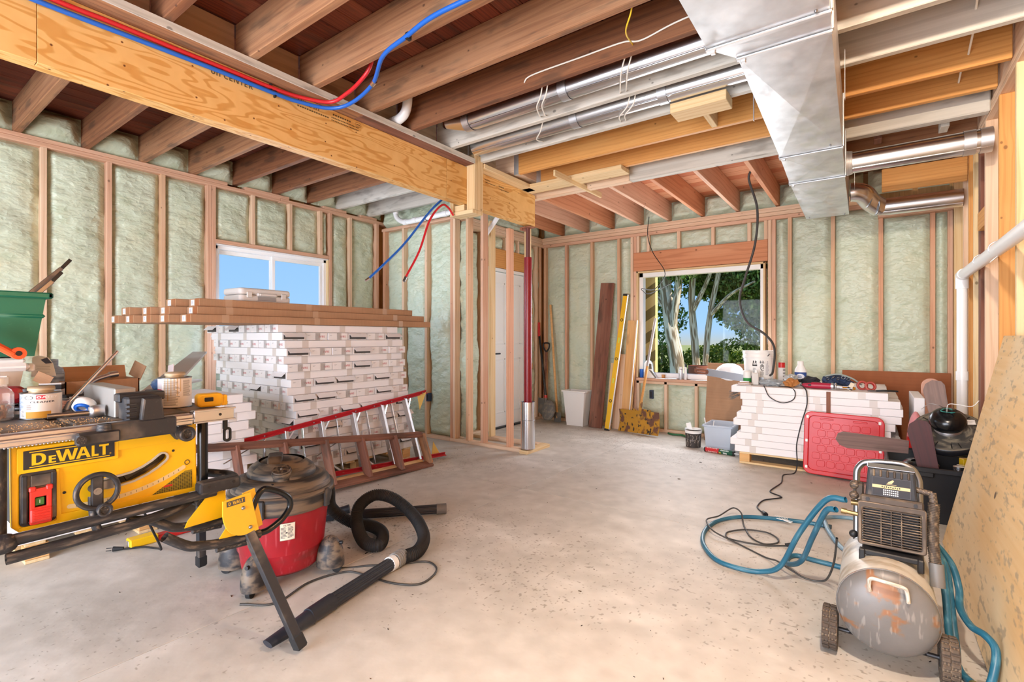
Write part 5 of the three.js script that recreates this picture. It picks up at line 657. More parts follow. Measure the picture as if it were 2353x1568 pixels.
// ---------- stepladders lying on their sides ----------
const lerp3 = (a, b, t) => [0, 1, 2].map((i) => a[i] + (b[i] - a[i]) * t);
{
  const l = thing('wooden_stepladder', 'worn wooden stepladder tipped on its side against the carton stack', 'ladder'), A = [-3.375, 0.022, -3.36], B = [-3.40, 0.10, -1.38], C = [-3.485, 0.285, -3.36], D = [-3.53, 0.50, -1.38];
  mesh('rail', bar(A, B, 0.075, 0.024, [0.35, 1, 0]), M.worn, l); mesh('rail', bar(C, D, 0.075, 0.024, [0.35, 1, 0]), M.worn, l);
  for (const t of [0.012, 0.185, 0.36, 0.53, 0.70, 0.87]) { const p = lerp3(A, B, t), q = lerp3(C, D, t); mesh('step', bar(p, q, 0.022, 0.095, [-0.95, 0.3, 0]), t < 0.1 ? M.old : M.worn, l); }
  for (const t of [0.45, 0.64, 0.8]) { const p = lerp3(C, D, t), q = lerp3(C, D, t + 0.1); mesh('rod_brace', cyl([p[0] - 0.02, p[1] - 0.01, p[2]], [q[0] - 0.03, q[1] - 0.12, q[2]], 0.004), M.steel, l); }
  mesh('rear_rail', bar([-3.44, 0.05, -3.3], [-3.46, 0.1, -1.5], 0.04, 0.02, [0.35, 1, 0]), M.pale, l); mesh('rear_rail', bar([-3.545, 0.30, -3.2], [-3.60, 0.48, -1.5], 0.04, 0.02, [0.35, 1, 0]), M.pale, l);
}
{
  const l = thing('red_stepladder', 'red and aluminium stepladder tipped on its side behind the wooden ladder', 'ladder'), RL = std({ color: 0xb5232c, roughness: 0.45 });
  const A = [-3.50, 0.03, -3.68], B = [-3.60, 0.13, -1.66], C = [-3.69, 0.655, -3.60], D = [-3.665, 0.45, -1.66];
  for (const [p, q] of [[A, B], [C, D]]) { mesh('rail', merge([bar(p, q, 0.05, 0.006, [0.4, 1, 0]), bar([p[0], p[1] + 0.012, p[2]], [q[0], q[1] + 0.012, q[2]], 0.006, 0.03, [0.4, 1, 0])]), RL, l); }
  for (const t of [0.16, 0.31, 0.47, 0.63, 0.79]) { const p = lerp3(A, B, t + 0.015), q = lerp3(C, D, t); mesh('tread', merge([bar(p, q, 0.055, 0.004, [0, 0, 1]), bar([p[0] + 0.025, p[1], p[2] - 0.012], [q[0] + 0.025, q[1], q[2] - 0.012], 0.004, 0.026, [0, 0, 1])]), M.aluDull, l);
    mesh('brace', bar(lerp3(p, q, 0.72), lerp3(C, D, t - 0.05), 0.016, 0.003, [1, 0, 0]), M.alu, l); const b2 = lerp3(A, B, t + 0.09), c2 = lerp3(C, D, t + 0.07); mesh('rear_bar', bar([b2[0] - 0.05, b2[1] + 0.02, b2[2]], [c2[0] - 0.03, c2[1], c2[2]], 0.028, 0.008, [0, 0, 1]), M.alu, l); mesh('brace', bar([p[0] - 0.02, p[1] + 0.14, p[2] + 0.02], lerp3(A, B, t - 0.06), 0.016, 0.003, [1, 0, 0]), M.alu, l); }
  const FY = std({ color: 0xe3c56a, roughness: 0.6 }); mesh('foot_gusset', ext([[0, 0], [0.12, 0.03], [0.03, -0.14]], 0.004).rotateY(Math.PI / 2).translate(-3.67, 0.63, -3.46), FY, l); mesh('foot_gusset', ext([[0, 0], [0.12, -0.02], [0.02, 0.13]], 0.004).rotateY(Math.PI / 2).translate(-3.53, 0.05, -3.52), FY, l);
  for (let i = 0; i < 9; i++) { const p = lerp3(C, D, 0.03 + i * 0.105); mesh('rivet', sph(0.006, p[0] + 0.012, p[1] + 0.005, p[2], 8, 6), M.steel, l); }
}
// ---------- white flooring cartons ----------
const CW = 0.203, CL = 1.22, CH = 0.0635;
const tapeM = std({ color: 0xd6cfc9, roughness: 0.35 });
const printM = (txt, s) => cmat(256, 80, (g, w, h) => { g.fillStyle = '#eeecec'; g.fillRect(0, 0, w, h); g.fillStyle = 'rgba(176,60,66,0.8)'; g.font = 'bold 34px sans-serif'; g.fillText(txt, s, 54); g.fillStyle = 'rgba(120,120,125,0.6)'; g.fillRect(18, 22, 34, 3); g.fillRect(18, 30, 22, 3); });
const prints = [printM('EVRS', 150), printM('GUR', 165), printM('SW15', 140)];
const cartonG = bc(CW - 0.003, CH - 0.002, CL, 0, CH / 2, 0, 0.0025), tapeSide = bc(0.0006, CH * 0.99, 0.055, CW / 2 - 0.0012, CH / 2, 0, 0), endG = new THREE.PlaneGeometry(CW - 0.012, CH - 0.008), endTape = bc(0.045, CH - 0.002, 0.0008, 0.01, CH / 2, CL / 2 + 0.0002, 0), flapG = bc(CW - 0.02, 0.0015, 0.05, 0, 0, 0.025, 0), plankG = bc(CW - 0.03, CH * 0.55, 0.004, 0, CH * 0.42, CL / 2 + 0.001, 0);
const cartonProto = {};
function carton(kind) { // kind: 0 plain taped, 1 open end
  if (cartonProto[kind]) return cartonProto[kind];
  const c = new THREE.Group(); c.name = 'flooring_carton'; mesh('carton', cartonG, M.whiteCard, c);
  for (const z of [-0.45, 0.02, 0.43]) for (const s of [1, -1]) { const t = mesh('tape', tapeSide, tapeM, c); t.position.z = z; t.scale.x = s; if (s < 0) t.rotation.y = 0; t.position.x = s < 0 ? 0 : 0; }
  for (const s of [1, -1]) { const e = mesh('end_print', endG, prints[(kind + (s > 0 ? 0 : 1)) % 3], c); e.position.set(0, CH / 2, s * (CL / 2 + 0.0006)); if (s < 0) e.rotation.y = Math.PI; const t = mesh('tape', endTape, tapeM, c); if (s < 0) t.rotation.y = Math.PI; }
  if (kind === 1) for (const s of [1, -1]) { const f = mesh('flap', flapG, M.whiteCard, c); f.position.set(0, CH - 0.004, s * CL / 2); f.rotation.set(s > 0 ? 0.75 : -0.75, s > 0 ? 0 : Math.PI, 0, 'YXZ'); f.rotation.set(0.7, s > 0 ? 0 : Math.PI, 0, 'YXZ'); const k = mesh('plank_ends', plankG, std({ color: 0x4c4846, roughness: 0.7 }), c); if (s < 0) k.rotation.y = Math.PI; }
  return (cartonProto[kind] = c);
}
function placeCarton(kind, x, y, z, turn, label, group) { const src = carton(kind), c = src.clone(); c.name = numbered('flooring_carton'); c.position.set(x, y, z); c.rotation.y = turn; c.userData = { label, category: 'box', group }; scene.add(c); }
function pallet(label, x0, x1, z0, z1) {
  const p = thing('pallet', label, 'pallet'); const n = 6; for (let i = 0; i < n; i++) { const z = z0 + ((z1 - z0) * i) / (n - 1) * 0.93; mesh('deck_slat', bx(x0, x1, 0.095, 0.113, z, z + (z1 - z0) * 0.075, 0.002), pick([M.pale, M.osb]), p); }
  for (const x of [x0, (x0 + x1) / 2 - 0.045, x1 - 0.09]) { for (const z of [z0, (z0 + z1) / 2 - 0.05 * Math.sign(z1 - z0), z1 - 0.1 * Math.sign(z1 - z0)]) mesh('block', bx(x, x + 0.09, 0.019, 0.094, z, z + 0.1 * Math.sign(z1 - z0), 0.003), M.osb, p); } for (const z of [z0, (z0 + z1) / 2 - 0.05 * Math.sign(z1 - z0), z1 - 0.1 * Math.sign(z1 - z0)]) mesh('bottom_slat', bx(x0, x1, 0.001, 0.018, z, z + 0.1 * Math.sign(z1 - z0), 0.002), M.pale, p);
}
{
  pallet('pallet under the tall crosswise carton stack', -4.97, -3.76, -2.25, -3.45);
  for (let k = 0; k < 19; k++) {
    const y = 0.114 + k * CH, dz = -0.19 * (1 - k / 18), dx = rr(-0.02, 0.02) + (k % 2 ? 0.012 : -0.012), jz = rr(-0.015, 0.015), cx = -4.36 + dx, cz = -2.70 + dz + jz, top = k === 18;
    for (let i = 0; i < 6; i++) { const o = (i - 2.5) * (CW + 0.001), open = k % 2 === 1 && hash(k, i, 77) > 0.68 || (k % 2 === 0 && hash(k, i, 78) > 0.85);
      if (k % 2 === 0) placeCarton(open ? 1 : 0, cx + o, y, cz + rr(-0.006, 0.006), 0, open ? 'white flooring carton with a torn open end flap in the tall crosswise stack' : 'closed white flooring carton in the tall crosswise stack under the brown cartons', open ? 'open cartons in the tall stack' : 'closed cartons in the tall stack');
      else placeCarton(open ? 1 : 0, cx + rr(-0.006, 0.006), y, cz + o, Math.PI / 2, open ? 'white flooring carton with a torn open end flap in the tall crosswise stack' : 'closed white flooring carton in the tall crosswise stack under the brown cartons', open ? 'open cartons in the tall stack' : 'closed cartons in the tall stack'); }
  }
  // lower stack behind the saw
  pallet('pallet under the low carton stack behind the saw', -4.36, -3.66, -0.62, -1.74);
  for (let k = 0; k < 11; k++) for (let i = 0; i < 3; i++) placeCarton(0, -3.745 - i * (CW + 0.006) + rr(-0.002, 0.002) + 0.02 * (k % 2), 0.114 + k * CH, -1.19 + [0.05, -0.03, 0.02, -0.04, 0.0][k % 5], 0, 'closed white flooring carton in the low stack behind the table saw', 'cartons in the low stack');
}
// ---------- long brown cartons on top ----------
{
  const H = 0.056, Wd = 0.165, L = 2.28, rows = [[1.322, [[-3.83, -1.45], [-4.0, -1.38], [-4.17, -1.33], [-4.34, -1.28], [-4.51, -1.24]]], [1.379, [[-3.85, -1.50], [-4.02, -1.39], [-4.20, -1.34], [-4.38, -1.27]]], [1.436, [[-3.87, -1.52], [-4.05, -1.44]]]], labs = ['lowest', 'middle', 'top'];
  rows.forEach(([y, l], r) => l.forEach(([x, z], i) => { const len = L - (r === 1 ? 0.14 : r === 2 ? 0.3 : 0) + rr(-0.03, 0.03), t = thing('long_carton', ['long brown cardboard carton in the lowest row above the white cartons', 'long brown cardboard carton in the middle row above the white cartons', 'long brown cardboard carton in the top row beside the plastic case'][r], 'box', [x, y, z - len / 2], 0, ['lowest row of long cartons', 'middle row of long cartons', 'top row of long cartons'][r]);
    mesh('carton', bc(Wd, H, len, 0, H / 2, 0, 0.003), M.card, t); decalOn(t, 'end_label', 0.055, 0.04, [-0.02, H / 2, len / 2 + 0.001], [0, 0, 0], (g, w, h) => { g.fillStyle = '#e9e9ee'; g.fillRect(0, 0, w, h); lines(g, 10, 8, w - 30, h - 16, 5, '#7d8594'); }, 64); for (const q of [-0.32, 0.08, 0.4]) mesh('tape', bc(0.001, H, 0.05, Wd / 2, H / 2, q * len, 0), std({ color: 0xb9977a, roughness: 0.25 }), t); mesh('end_tape', bc(0.06, H * 0.98, 0.001, 0.05, H / 2, len / 2 + 0.0004, 0), std({ color: 0x9a5f3c, roughness: 0.2 }), t); }));
  const c = thing('plastic_case', 'pale grey plastic tool case lying on the long brown cartons', 'case', [-3.97, 1.493, -2.02], Math.PI / 2 + 0.05); const G = std({ color: 0xdad6d2, roughness: 0.5 });
  mesh('lower_shell', ext(rrect(0.42, 0.26, 0.035, 0, 0), 0.05, 0.012).rotateX(-Math.PI / 2), G, c); mesh('upper_shell', ext(rrect(0.42, 0.26, 0.035, 0, 0), 0.05, 0.014).rotateX(-Math.PI / 2).translate(0, 0.052, 0), G, c); mesh('handle', merge([bc(0.14, 0.022, 0.018, 0, 0.055, 0.142, 0.006), bc(0.018, 0.022, 0.03, -0.07, 0.055, 0.132, 0.005), bc(0.018, 0.022, 0.03, 0.07, 0.055, 0.132, 0.005)]), G, c); for (const x of [-0.14, 0.14]) mesh('latch', bc(0.04, 0.045, 0.012, x, 0.05, 0.132, 0.004), G, c); mesh('label_panel', bc(0.15, 0.03, 0.004, 0, 0.024, 0.131, 0.002), std({ color: 0x9b9796, roughness: 0.6 }), c); mesh('top_rib', bc(0.22, 0.008, 0.14, 0, 0.104, 0, 0.004), G, c);
}
// ---------- trims resting between saw and stack ----------
for (const [a, b, m, l] of [[[-2.60, 0.962, -0.855], [-4.92, 1.08, -1.98], 0xbdb8b2, 'long grey trim board laid from the saw table to the carton stack'], [[-3.69, 0.826, -0.93], [-4.9, 0.835, -1.94], 0xd8d5d2, 'long white trim board laid across the low carton stack']]) tag(mesh('trim_board', bar(a, b, 0.11, 0.018, [0, 1, 0]), std({ color: m, roughness: 0.6 })), l, 'board');
{ const t = thing('spirit_level', 'red level with a worn yellow end lying on the floor under the saw', 'level'); mesh('level_body', bx(-3.50, -3.445, 0.002, 0.035, -1.16, -1.72, 0.004), M.red, t); mesh('level_end', bx(-3.51, -3.435, 0.001, 0.05, -1.02, -1.16, 0.006), M.yellow, t); mesh('end_plate', bx(-3.49, -3.455, 0.008, 0.042, -1.016, -1.02, 0.002), M.aluDull, t); }
// ---------- tools along the back wall ----------
{
  const bladeM = std({ map: dusty(0x6b6a66, 0x8c8474, 0.4, 0.75, 151, 0.3), roughness: 0.6, metalness: 0.3 });
  const s = thing('digging_shovel', 'long shovel with black shaft and red grip leaning in the corner', 'shovel'); mesh('shaft', cyl([-3.975, 1.30, -6.18], [-3.79, 0.33, -6.08], 0.015, 0.017, 14), M.blackGloss, s); mesh('grip', cyl([-3.985, 1.435, -6.19], [-3.967, 1.23, -6.173], 0.019, 0.019, 14), M.red, s); mesh('collar_band', cyl([-3.80, 0.38, -6.085], [-3.79, 0.32, -6.08], 0.021, 0.021, 14), M.red, s);
  const bl = new THREE.SphereGeometry(0.15, 20, 14, 0, Math.PI, 0.1, 2.6).scale(0.75, 1, 0.22); mesh('blade', bl.rotateX(-0.25).translate(-3.72, 0.175, -6.03), bladeM, s); mesh('socket', cyl([-3.79, 0.34, -6.08], [-3.755, 0.18, -6.02], 0.02, 0.012, 12), bladeM, s);
  const d = thing('garden_spade', 'short spade with a black D handle standing in the corner', 'shovel'); mesh('shaft', cyl([-3.86, 1.0, -6.20], [-3.85, 0.34, -6.12], 0.016, 0.016, 12), M.worn, d); mesh('d_handle', tube([[-3.86, 1.0, -6.2], [-3.905, 1.06, -6.2], [-3.91, 1.12, -6.2], [-3.86, 1.135, -6.2], [-3.81, 1.12, -6.2], [-3.815, 1.06, -6.2], [-3.86, 1.0, -6.2]], 0.012, 50, 10), M.black, d); mesh('blade', ext([[-0.08, 0.2], [0.08, 0.2], [0.085, 0.0], [0, -0.06], [-0.085, 0.0]], 0.006, 0.001).translate(-3.86, 0.13, -6.115), bladeM, d);
  const w = thing('wooden_handle_hoe', 'long wooden tool handle leaning on the foamed corner', 'tool handle'); mesh('handle', cyl([-3.815, 1.695, -6.24], [-3.63, 0.06, -6.13], 0.016, 0.018, 14), M.osb, w); mesh('blade', ext([[-0.06, 0.09], [0.06, 0.09], [0.055, -0.05], [-0.055, -0.05]], 0.005, 0.001).translate(-3.62, 0.055, -6.12), bladeM, w);
  const b = thing('waste_bin', 'white plastic waste bin standing by the back wall', 'bin', [-3.30, 0, -6.11]); mesh('body', shell(0.125, 0.075, 0.165, 0.11, 0.47, 0.005), M.white, b); mesh('rim', merge([bx(-0.185, 0.185, 0.462, 0.482, 0.108, 0.122, 0.004), bx(-0.185, 0.185, 0.462, 0.482, -0.122, -0.108, 0.004), bx(-0.185, -0.163, 0.462, 0.482, -0.12, 0.12, 0.004), bx(0.163, 0.185, 0.462, 0.482, -0.12, 0.12, 0.004)]), M.white, b);
}
const lean = (name, label, cat, p, q, w, t, mat) => tag(mesh(name, bar(p, q, w, t, [0, 0, 1]), mat), label, cat);
lean('weathered_plank', 'wide weathered brown plank leaning on the back wall', 'plank', [-3.0, 0.0, -6.06], [-2.905, 1.955, -6.245], 0.19, 0.03, M.worn);
lean('pine_board', 'short pale pine board leaning behind the yellow level', 'board', [-2.72, 0.0, -6.15], [-2.72, 0.99, -6.255], 0.15, 0.02, M.fir);
lean('pine_board', 'tall tan board leaning next to the window stud', 'board', [-2.60, 0.0, -6.13], [-2.545, 1.44, -6.255], 0.14, 0.018, M.osb); lean('white_strip', 'thin white strip leaning in front of the tan board', 'trim strip', [-2.55, 0.0, -6.09], [-2.475, 1.44, -6.222], 0.012, 0.012, M.white);
lean('pine_board', 'narrow pale board end beside the short pine board', 'board', [-2.80, 0.0, -6.03], [-2.795, 0.87, -6.19], 0.07, 0.018, M.pale);
{
  const l = thing('long_level', 'tall yellow box level leaning on the boards by the window', 'level'), A = [-2.79, 0.012, -5.975], B = [-2.63, 1.78, -6.21]; const YL = std({ color: 0xf0bd1a, roughness: 0.4 }), at = (t) => lerp3(A, B, t), n = V(...B).sub(V(...A)).normalize();
  mesh('body', bar(A, B, 0.062, 0.026, [0, 0, 1], 0.003), YL, l); mesh('edge_strip', bar([A[0] + 0.034, A[1], A[2] + 0.002], [B[0] + 0.034, B[1], B[2] + 0.002], 0.006, 0.027, [0, 0, 1]), M.white, l); mesh('end_cap', bar(at(-0.008), at(0.008), 0.066, 0.03, [0, 0, 1], 0.004), M.black, l); mesh('end_cap', bar(at(0.99), at(1.008), 0.066, 0.03, [0, 0, 1], 0.004), M.black, l);
  const f = V(0, -n.z, n.y).normalize().multiplyScalar(0.0142); // out of the face
  for (const [t, k] of [[0.81, 0], [0.52, 0], [0.21, 0]]) { const p = at(t); const g = new THREE.TorusGeometry(0.016, 0.004, 8, 24); const m = mesh('hand_hole', g, M.black, l); m.position.set(p[0] + f.x, p[1] + f.y, p[2] + f.z); m.lookAt(p[0] + f.x * 50, p[1] + f.y * 50, p[2] + f.z * 50); }
  for (const t of [0.66, 0.36]) { const p = at(t), v = mesh('vial', bar([p[0] + f.x - n.x * 0.05, p[1] + f.y - n.y * 0.05, p[2] + f.z], [p[0] + f.x + n.x * 0.05, p[1] + f.y + n.y * 0.05, p[2] + f.z - 0.013], 0.042, 0.008, [0, 0, 1], 0.004), M.black, l); mesh('vial_label', bar([p[0] + f.x * 1.5 - n.x * 0.034, p[1] - n.y * 0.034, p[2] + f.z * 1.5], [p[0] + f.x * 1.5 + n.x * 0.034, p[1] + n.y * 0.034, p[2] + f.z * 1.5 - 0.009], 0.02, 0.002, [0, 0, 1], 0), std({ color: 0xd8e05a, roughness: 0.3 }), v); }
}
{
  const p = thing('snow_pusher', 'rusty yellow snow pusher leaning below the window', 'snow shovel'); const PM = std({ map: tex(256, 256, 0.6, 0.6, (u, v) => { let c = mix3(hex(0xc9952c), hex(0xb07e22), fbm(u, v, 4, 4, 4, 161)); c = mix3(c, hex(0x6d4a3a), sst(0.55, 0.72, fbm(u, v, 7, 7, 4, 162))); return mix3(c, hex(0x2e2925), sst(0.66, 0.76, fbm(u, v, 18, 14, 3, 163))); }), roughness: 0.6 });
  { const o = [], q = []; for (let i = 0; i <= 12; i++) { const a = -0.34 + i * 0.057; o.push([0.42 - 0.42 * Math.cos(a), 0.42 * Math.sin(a)]); q.push([0.426 - 0.42 * Math.cos(a), 0.42 * Math.sin(a)]); } const m = mesh('blade', uvBox(ext([...q, ...o.reverse()], 0.6).rotateY(-Math.PI / 2).translate(0.3, 0, 0), 'x', false), PM, p); m.position.set(-2.37, 0.146, -6.02); m.rotation.set(-0.12, -0.25, 0); }
  mesh('bracket', merge([bar([-2.36, 0.26, -6.02], [-2.47, 0.295, -6.05], 0.03, 0.006, [0, 0, 1]), bar([-2.36, 0.30, -6.03], [-2.24, 0.28, -6.09], 0.03, 0.006, [0, 0, 1]), bar([-2.37, 0.2, -6.02], [-2.35, 0.4, -6.045], 0.035, 0.02, [0, 0, 1])]), PM, p); mesh('lower_handle', cyl([-2.355, 0.38, -6.045], [-2.30, 0.85, -6.12], 0.016, 0.016, 14), M.orange, p); mesh('upper_handle', cyl([-2.30, 0.85, -6.12], [-2.235, 1.46, -6.235], 0.0155, 0.0155, 14), std({ color: 0xa9a19b, roughness: 0.5 }), p);
}
{
  const c = thing('paint_pail', 'small dark paint-streaked pail with a white scraper inside', 'bucket', [-1.60, 0, -5.66]); const dm = cmat(256, 128, (g, w, h) => { g.fillStyle = '#3a3431'; g.fillRect(0, 0, w, h); g.strokeStyle = 'rgba(190,180,165,0.8)'; for (let i = 0; i < 26; i++) { g.lineWidth = 1 + 3 * hash(i, 2, 9); g.beginPath(); const x = hash(i, 1, 4) * w; g.moveTo(x, h * hash(i, 5, 1)); g.bezierCurveTo(x + 20, h * 0.3, x - 20, h * 0.7, x + 14 * hash(i, 4, 4), h * hash(i, 6, 6)); g.stroke(); } }); mesh('body', new THREE.CylinderGeometry(0.085, 0.078, 0.155, 32, 1, true).translate(0, 0.0775, 0), dm, c); mesh('base', cyl([0, 0.001, 0], [0, 0.006, 0], 0.078, 0.078, 30), M.black, c); mesh('liner', lathe([[0.086, 0.155], [0.09, 0.175], [0.088, 0.2], [0.083, 0.16], [0.076, 0.02]], 32), M.white, c); mesh('scraper', merge([bar([0.02, 0.08, 0], [-0.05, 0.24, 0.0], 0.04, 0.006, [0, 0, 1]), bar([-0.04, 0.2, 0], [-0.055, 0.26, 0], 0.055, 0.008, [0, 0, 1], 0.003)]), M.white, c); mesh('bail', tube([[-0.086, 0.15, 0], [-0.06, 0.10, 0.07], [0, 0.085, 0.09], [0.06, 0.10, 0.07], [0.086, 0.15, 0]], 0.002, 24, 6), M.steel, c);
  const b = thing('clear_bin', 'clear plastic storage bin standing beside the pallet', 'bin', [-1.33, 0, -5.78]); const CP = phy({ color: 0xe6edf4, roughness: 0.25, transmission: 0.55, thickness: 0 }); mesh('body', shell(0.12, 0.17, 0.14, 0.19, 0.26, 0.004), CP, b); mesh('rim', merge([bx(-0.155, -0.138, 0.25, 0.27, -0.205, 0.205, 0.004), bx(0.138, 0.155, 0.25, 0.27, -0.205, 0.205, 0.004), bx(-0.155, 0.155, 0.25, 0.27, 0.188, 0.205, 0.004), bx(-0.155, 0.155, 0.25, 0.27, -0.205, -0.188, 0.004)]), CP, b); mesh('handle_latch', bar([-0.14, 0.24, 0.1], [-0.155, 0.33, 0.1], 0.03, 0.006, [1, 0, 0], 0.003), M.white, b); mesh('handle_latch', bar([-0.04, 0.25, 0.19], [-0.03, 0.32, 0.2], 0.02, 0.006, [1, 0, 0], 0.003), M.white, b);
  const t = thing('adhesive_tube', 'red and green construction adhesive tube lying by the pallet', 'tube', [-1.28, 0.026, -5.47], -0.16); mesh('tube_body', new THREE.CylinderGeometry(0.025, 0.025, 0.31, 24).rotateZ(Math.PI / 2), std({ color: 0x1d1f22, roughness: 0.4 }), t); const wr = mesh('wrapper', new THREE.CylinderGeometry(0.0254, 0.0254, 0.28, 24, 1, true).rotateZ(Math.PI / 2), (() => { const m = cmat(256, 512, (g, w, h) => { g.fillStyle = '#c4272b'; g.fillRect(0, 0, w, h * 0.5); g.fillStyle = '#14543a'; g.fillRect(0, h * 0.5, w, h * 0.5); for (let k = 0; k < 3; k++) { g.save(); g.translate((k * w) / 3 + 16, h * 0.04); g.rotate(Math.PI / 2); g.fillStyle = '#f2e9df'; g.font = 'bold 52px sans-serif'; g.fillText('LOCTITE', 0, -8); g.fillStyle = '#f0d23a'; g.font = 'bold 46px sans-serif'; g.fillText('PL', h * 0.47, -20); g.fillStyle = '#fff'; g.fillText('500', h * 0.62, -22); g.font = 'bold 28px sans-serif'; g.fillText('LANDSCAPE', h * 0.52, 10); g.restore(); } }); return m; })(), t); wr.rotation.x = -0.3; mesh('tip', cyl([0.155, 0, 0], [0.2, 0, 0], 0.008, 0.005, 12), M.white, t);
  soft('garden_hose_end', 'short green garden hose end by the back wall', 'hose', [[-2.06, 0.013, -6.20], [-1.98, 0.014, -6.14], [-1.88, 0.016, -6.16], [-1.80, 0.014, -6.10], [-1.76, 0.014, -6.18]], 0.012, std({ color: 0x2c6e43, roughness: 0.5 }), { seg: 40 });
}
// ---------- window sill things ----------
{
  const Y = 0.687; const jug = thing('white_jug', 'white jug with a dark label on the window sill', 'jug', [-2.34, Y, -6.29], 0.1); mesh('jug', ext([[-0.06, 0], [0.11, 0], [0.055, 0.09], [0.045, 0.19], [0.02, 0.225], [-0.03, 0.225], [-0.055, 0.19]], 0.07, 0.012).translate(0, 0, -0.035), M.white, jug); mesh('label', ext([[0.0, 0.12], [0.045, 0.12], [0.04, 0.185], [0.005, 0.185]], 0.002).translate(0, 0, 0.036), std({ color: 0x6f6d62, roughness: 0.7 }), jug); mesh('painted_side_shadow', ext([[0.0, 0.115], [0.05, 0.09], [0.105, 0.004], [0.085, 0.004]], 0.002).translate(0, 0, 0.036), std({ color: 0x74736c, roughness: 0.7 }), jug);  // grey diagonal piece low on the jug is its side shadow, painted as colour
  const cup = thing('blue_cup', 'small blue plastic cup in the corner of the window sill', 'cup', [-2.45, Y, -6.31]); mesh('cup', lathe([[0, 0], [0.022, 0], [0.026, 0.11], [0.023, 0.11], [0.019, 0.006]], 20), M.blueP, cup);
  const can = thing('aerosol_can', 'slim silver aerosol can on the window sill', 'can', [-1.93, Y, -6.29]); mesh('can', lathe([[0, 0], [0.026, 0], [0.026, 0.12], [0.016, 0.135], [0, 0.136]], 22), M.aluDull, can); mesh('cap', cyl([0, 0.134, 0], [0, 0.16, 0], 0.018, 0.018, 18), M.white, can); const bo = thing('glue_bottle', 'thin dark-capped bottle beside the silver can on the sill', 'bottle', [-1.875, Y, -6.30]); mesh('bottle', lathe([[0, 0], [0.017, 0], [0.017, 0.14], [0.008, 0.165], [0.007, 0.19], [0, 0.19]], 18), M.white, bo); mesh('cap', cyl([0, 0.16, 0], [0, 0.2, 0], 0.012, 0.01, 14), M.darkSteel, bo);
  const pp = thing('paper_scrap', 'crumpled paper sheets lying along the window sill', 'paper', [-2.1, Y, -6.26]); mesh('sheet', foamGeo(0.26, 0.1, { bulge: 0.004, amp: 0.01, drop: 0, edge: 0.02 }).rotateX(-Math.PI / 2).translate(-0.13, 0.006, 0.05), M.white, pp); mesh('sheet', foamGeo(0.5, 0.08, { bulge: 0.003, amp: 0.006, drop: 0, edge: 0.02 }).rotateX(-Math.PI / 2).translate(0.3, 0.005, 0.04), M.white, pp);
  const rt = thing('sealant_cup', 'orange sealant cup among the papers on the sill', 'cup', [-2.16, Y, -6.31]); mesh('cup', lathe([[0, 0], [0.018, 0], [0.022, 0.05], [0, 0.05]], 16), std({ color: 0xc98a4c, roughness: 0.6 }), rt);
}
// ---------- second pallet of cartons ----------
pallet('pallet under the carton stack near the red lid', -1.03, 0.16, -5.19, -6.18);
for (let k = 0; k < 10; k++) { const dx = [-0.02, -0.06, 0.0, 0.03, -0.035, 0.0, 0.04, 0.05, 0.03, -0.05][k]; for (let i = 0; i < 5; i++) placeCarton(0, -0.44 + dx + rr(-0.004, 0.004) + (k === 9 ? 0.0 : 0), 0.114 + k * CH, -5.275 - i * (CW + 0.002), Math.PI / 2, 'closed white flooring carton in the stack topped with tools by the red lid', 'cartons in the tool-topped stack'); }
{ const s = thing('strapping_board', 'thin brown strip standing against the tool-topped carton stack', 'strip', [-0.30, 0.42, -5.168]); mesh('strip', bx(-0.016, 0.016, 0, 0.318, -0.004, 0.002, 0.001), M.worn, s); s.userData.label = 'thin brown wooden strip standing against the tool-topped carton stack'; mesh('stain', bx(-0.014, 0.014, 0.02, 0.06, 0.002, 0.0026, 0), M.old, s); }
// flattened cardboard
lean('cardboard_sheet', 'big flattened brown cardboard sheet standing beside the window sill', 'cardboard', [-1.385, 0.0, -6.08], [-1.37, 0.91, -6.2], 0.42, 0.012, M.card); lean('cardboard_sheet', 'long reddish cardboard panel leaning on the back wall behind the fan', 'cardboard', [0.19, 0.0, -6.22], [0.19, 0.875, -6.26], 0.86, 0.014, tinted(M.card, 0xf0c4ae));
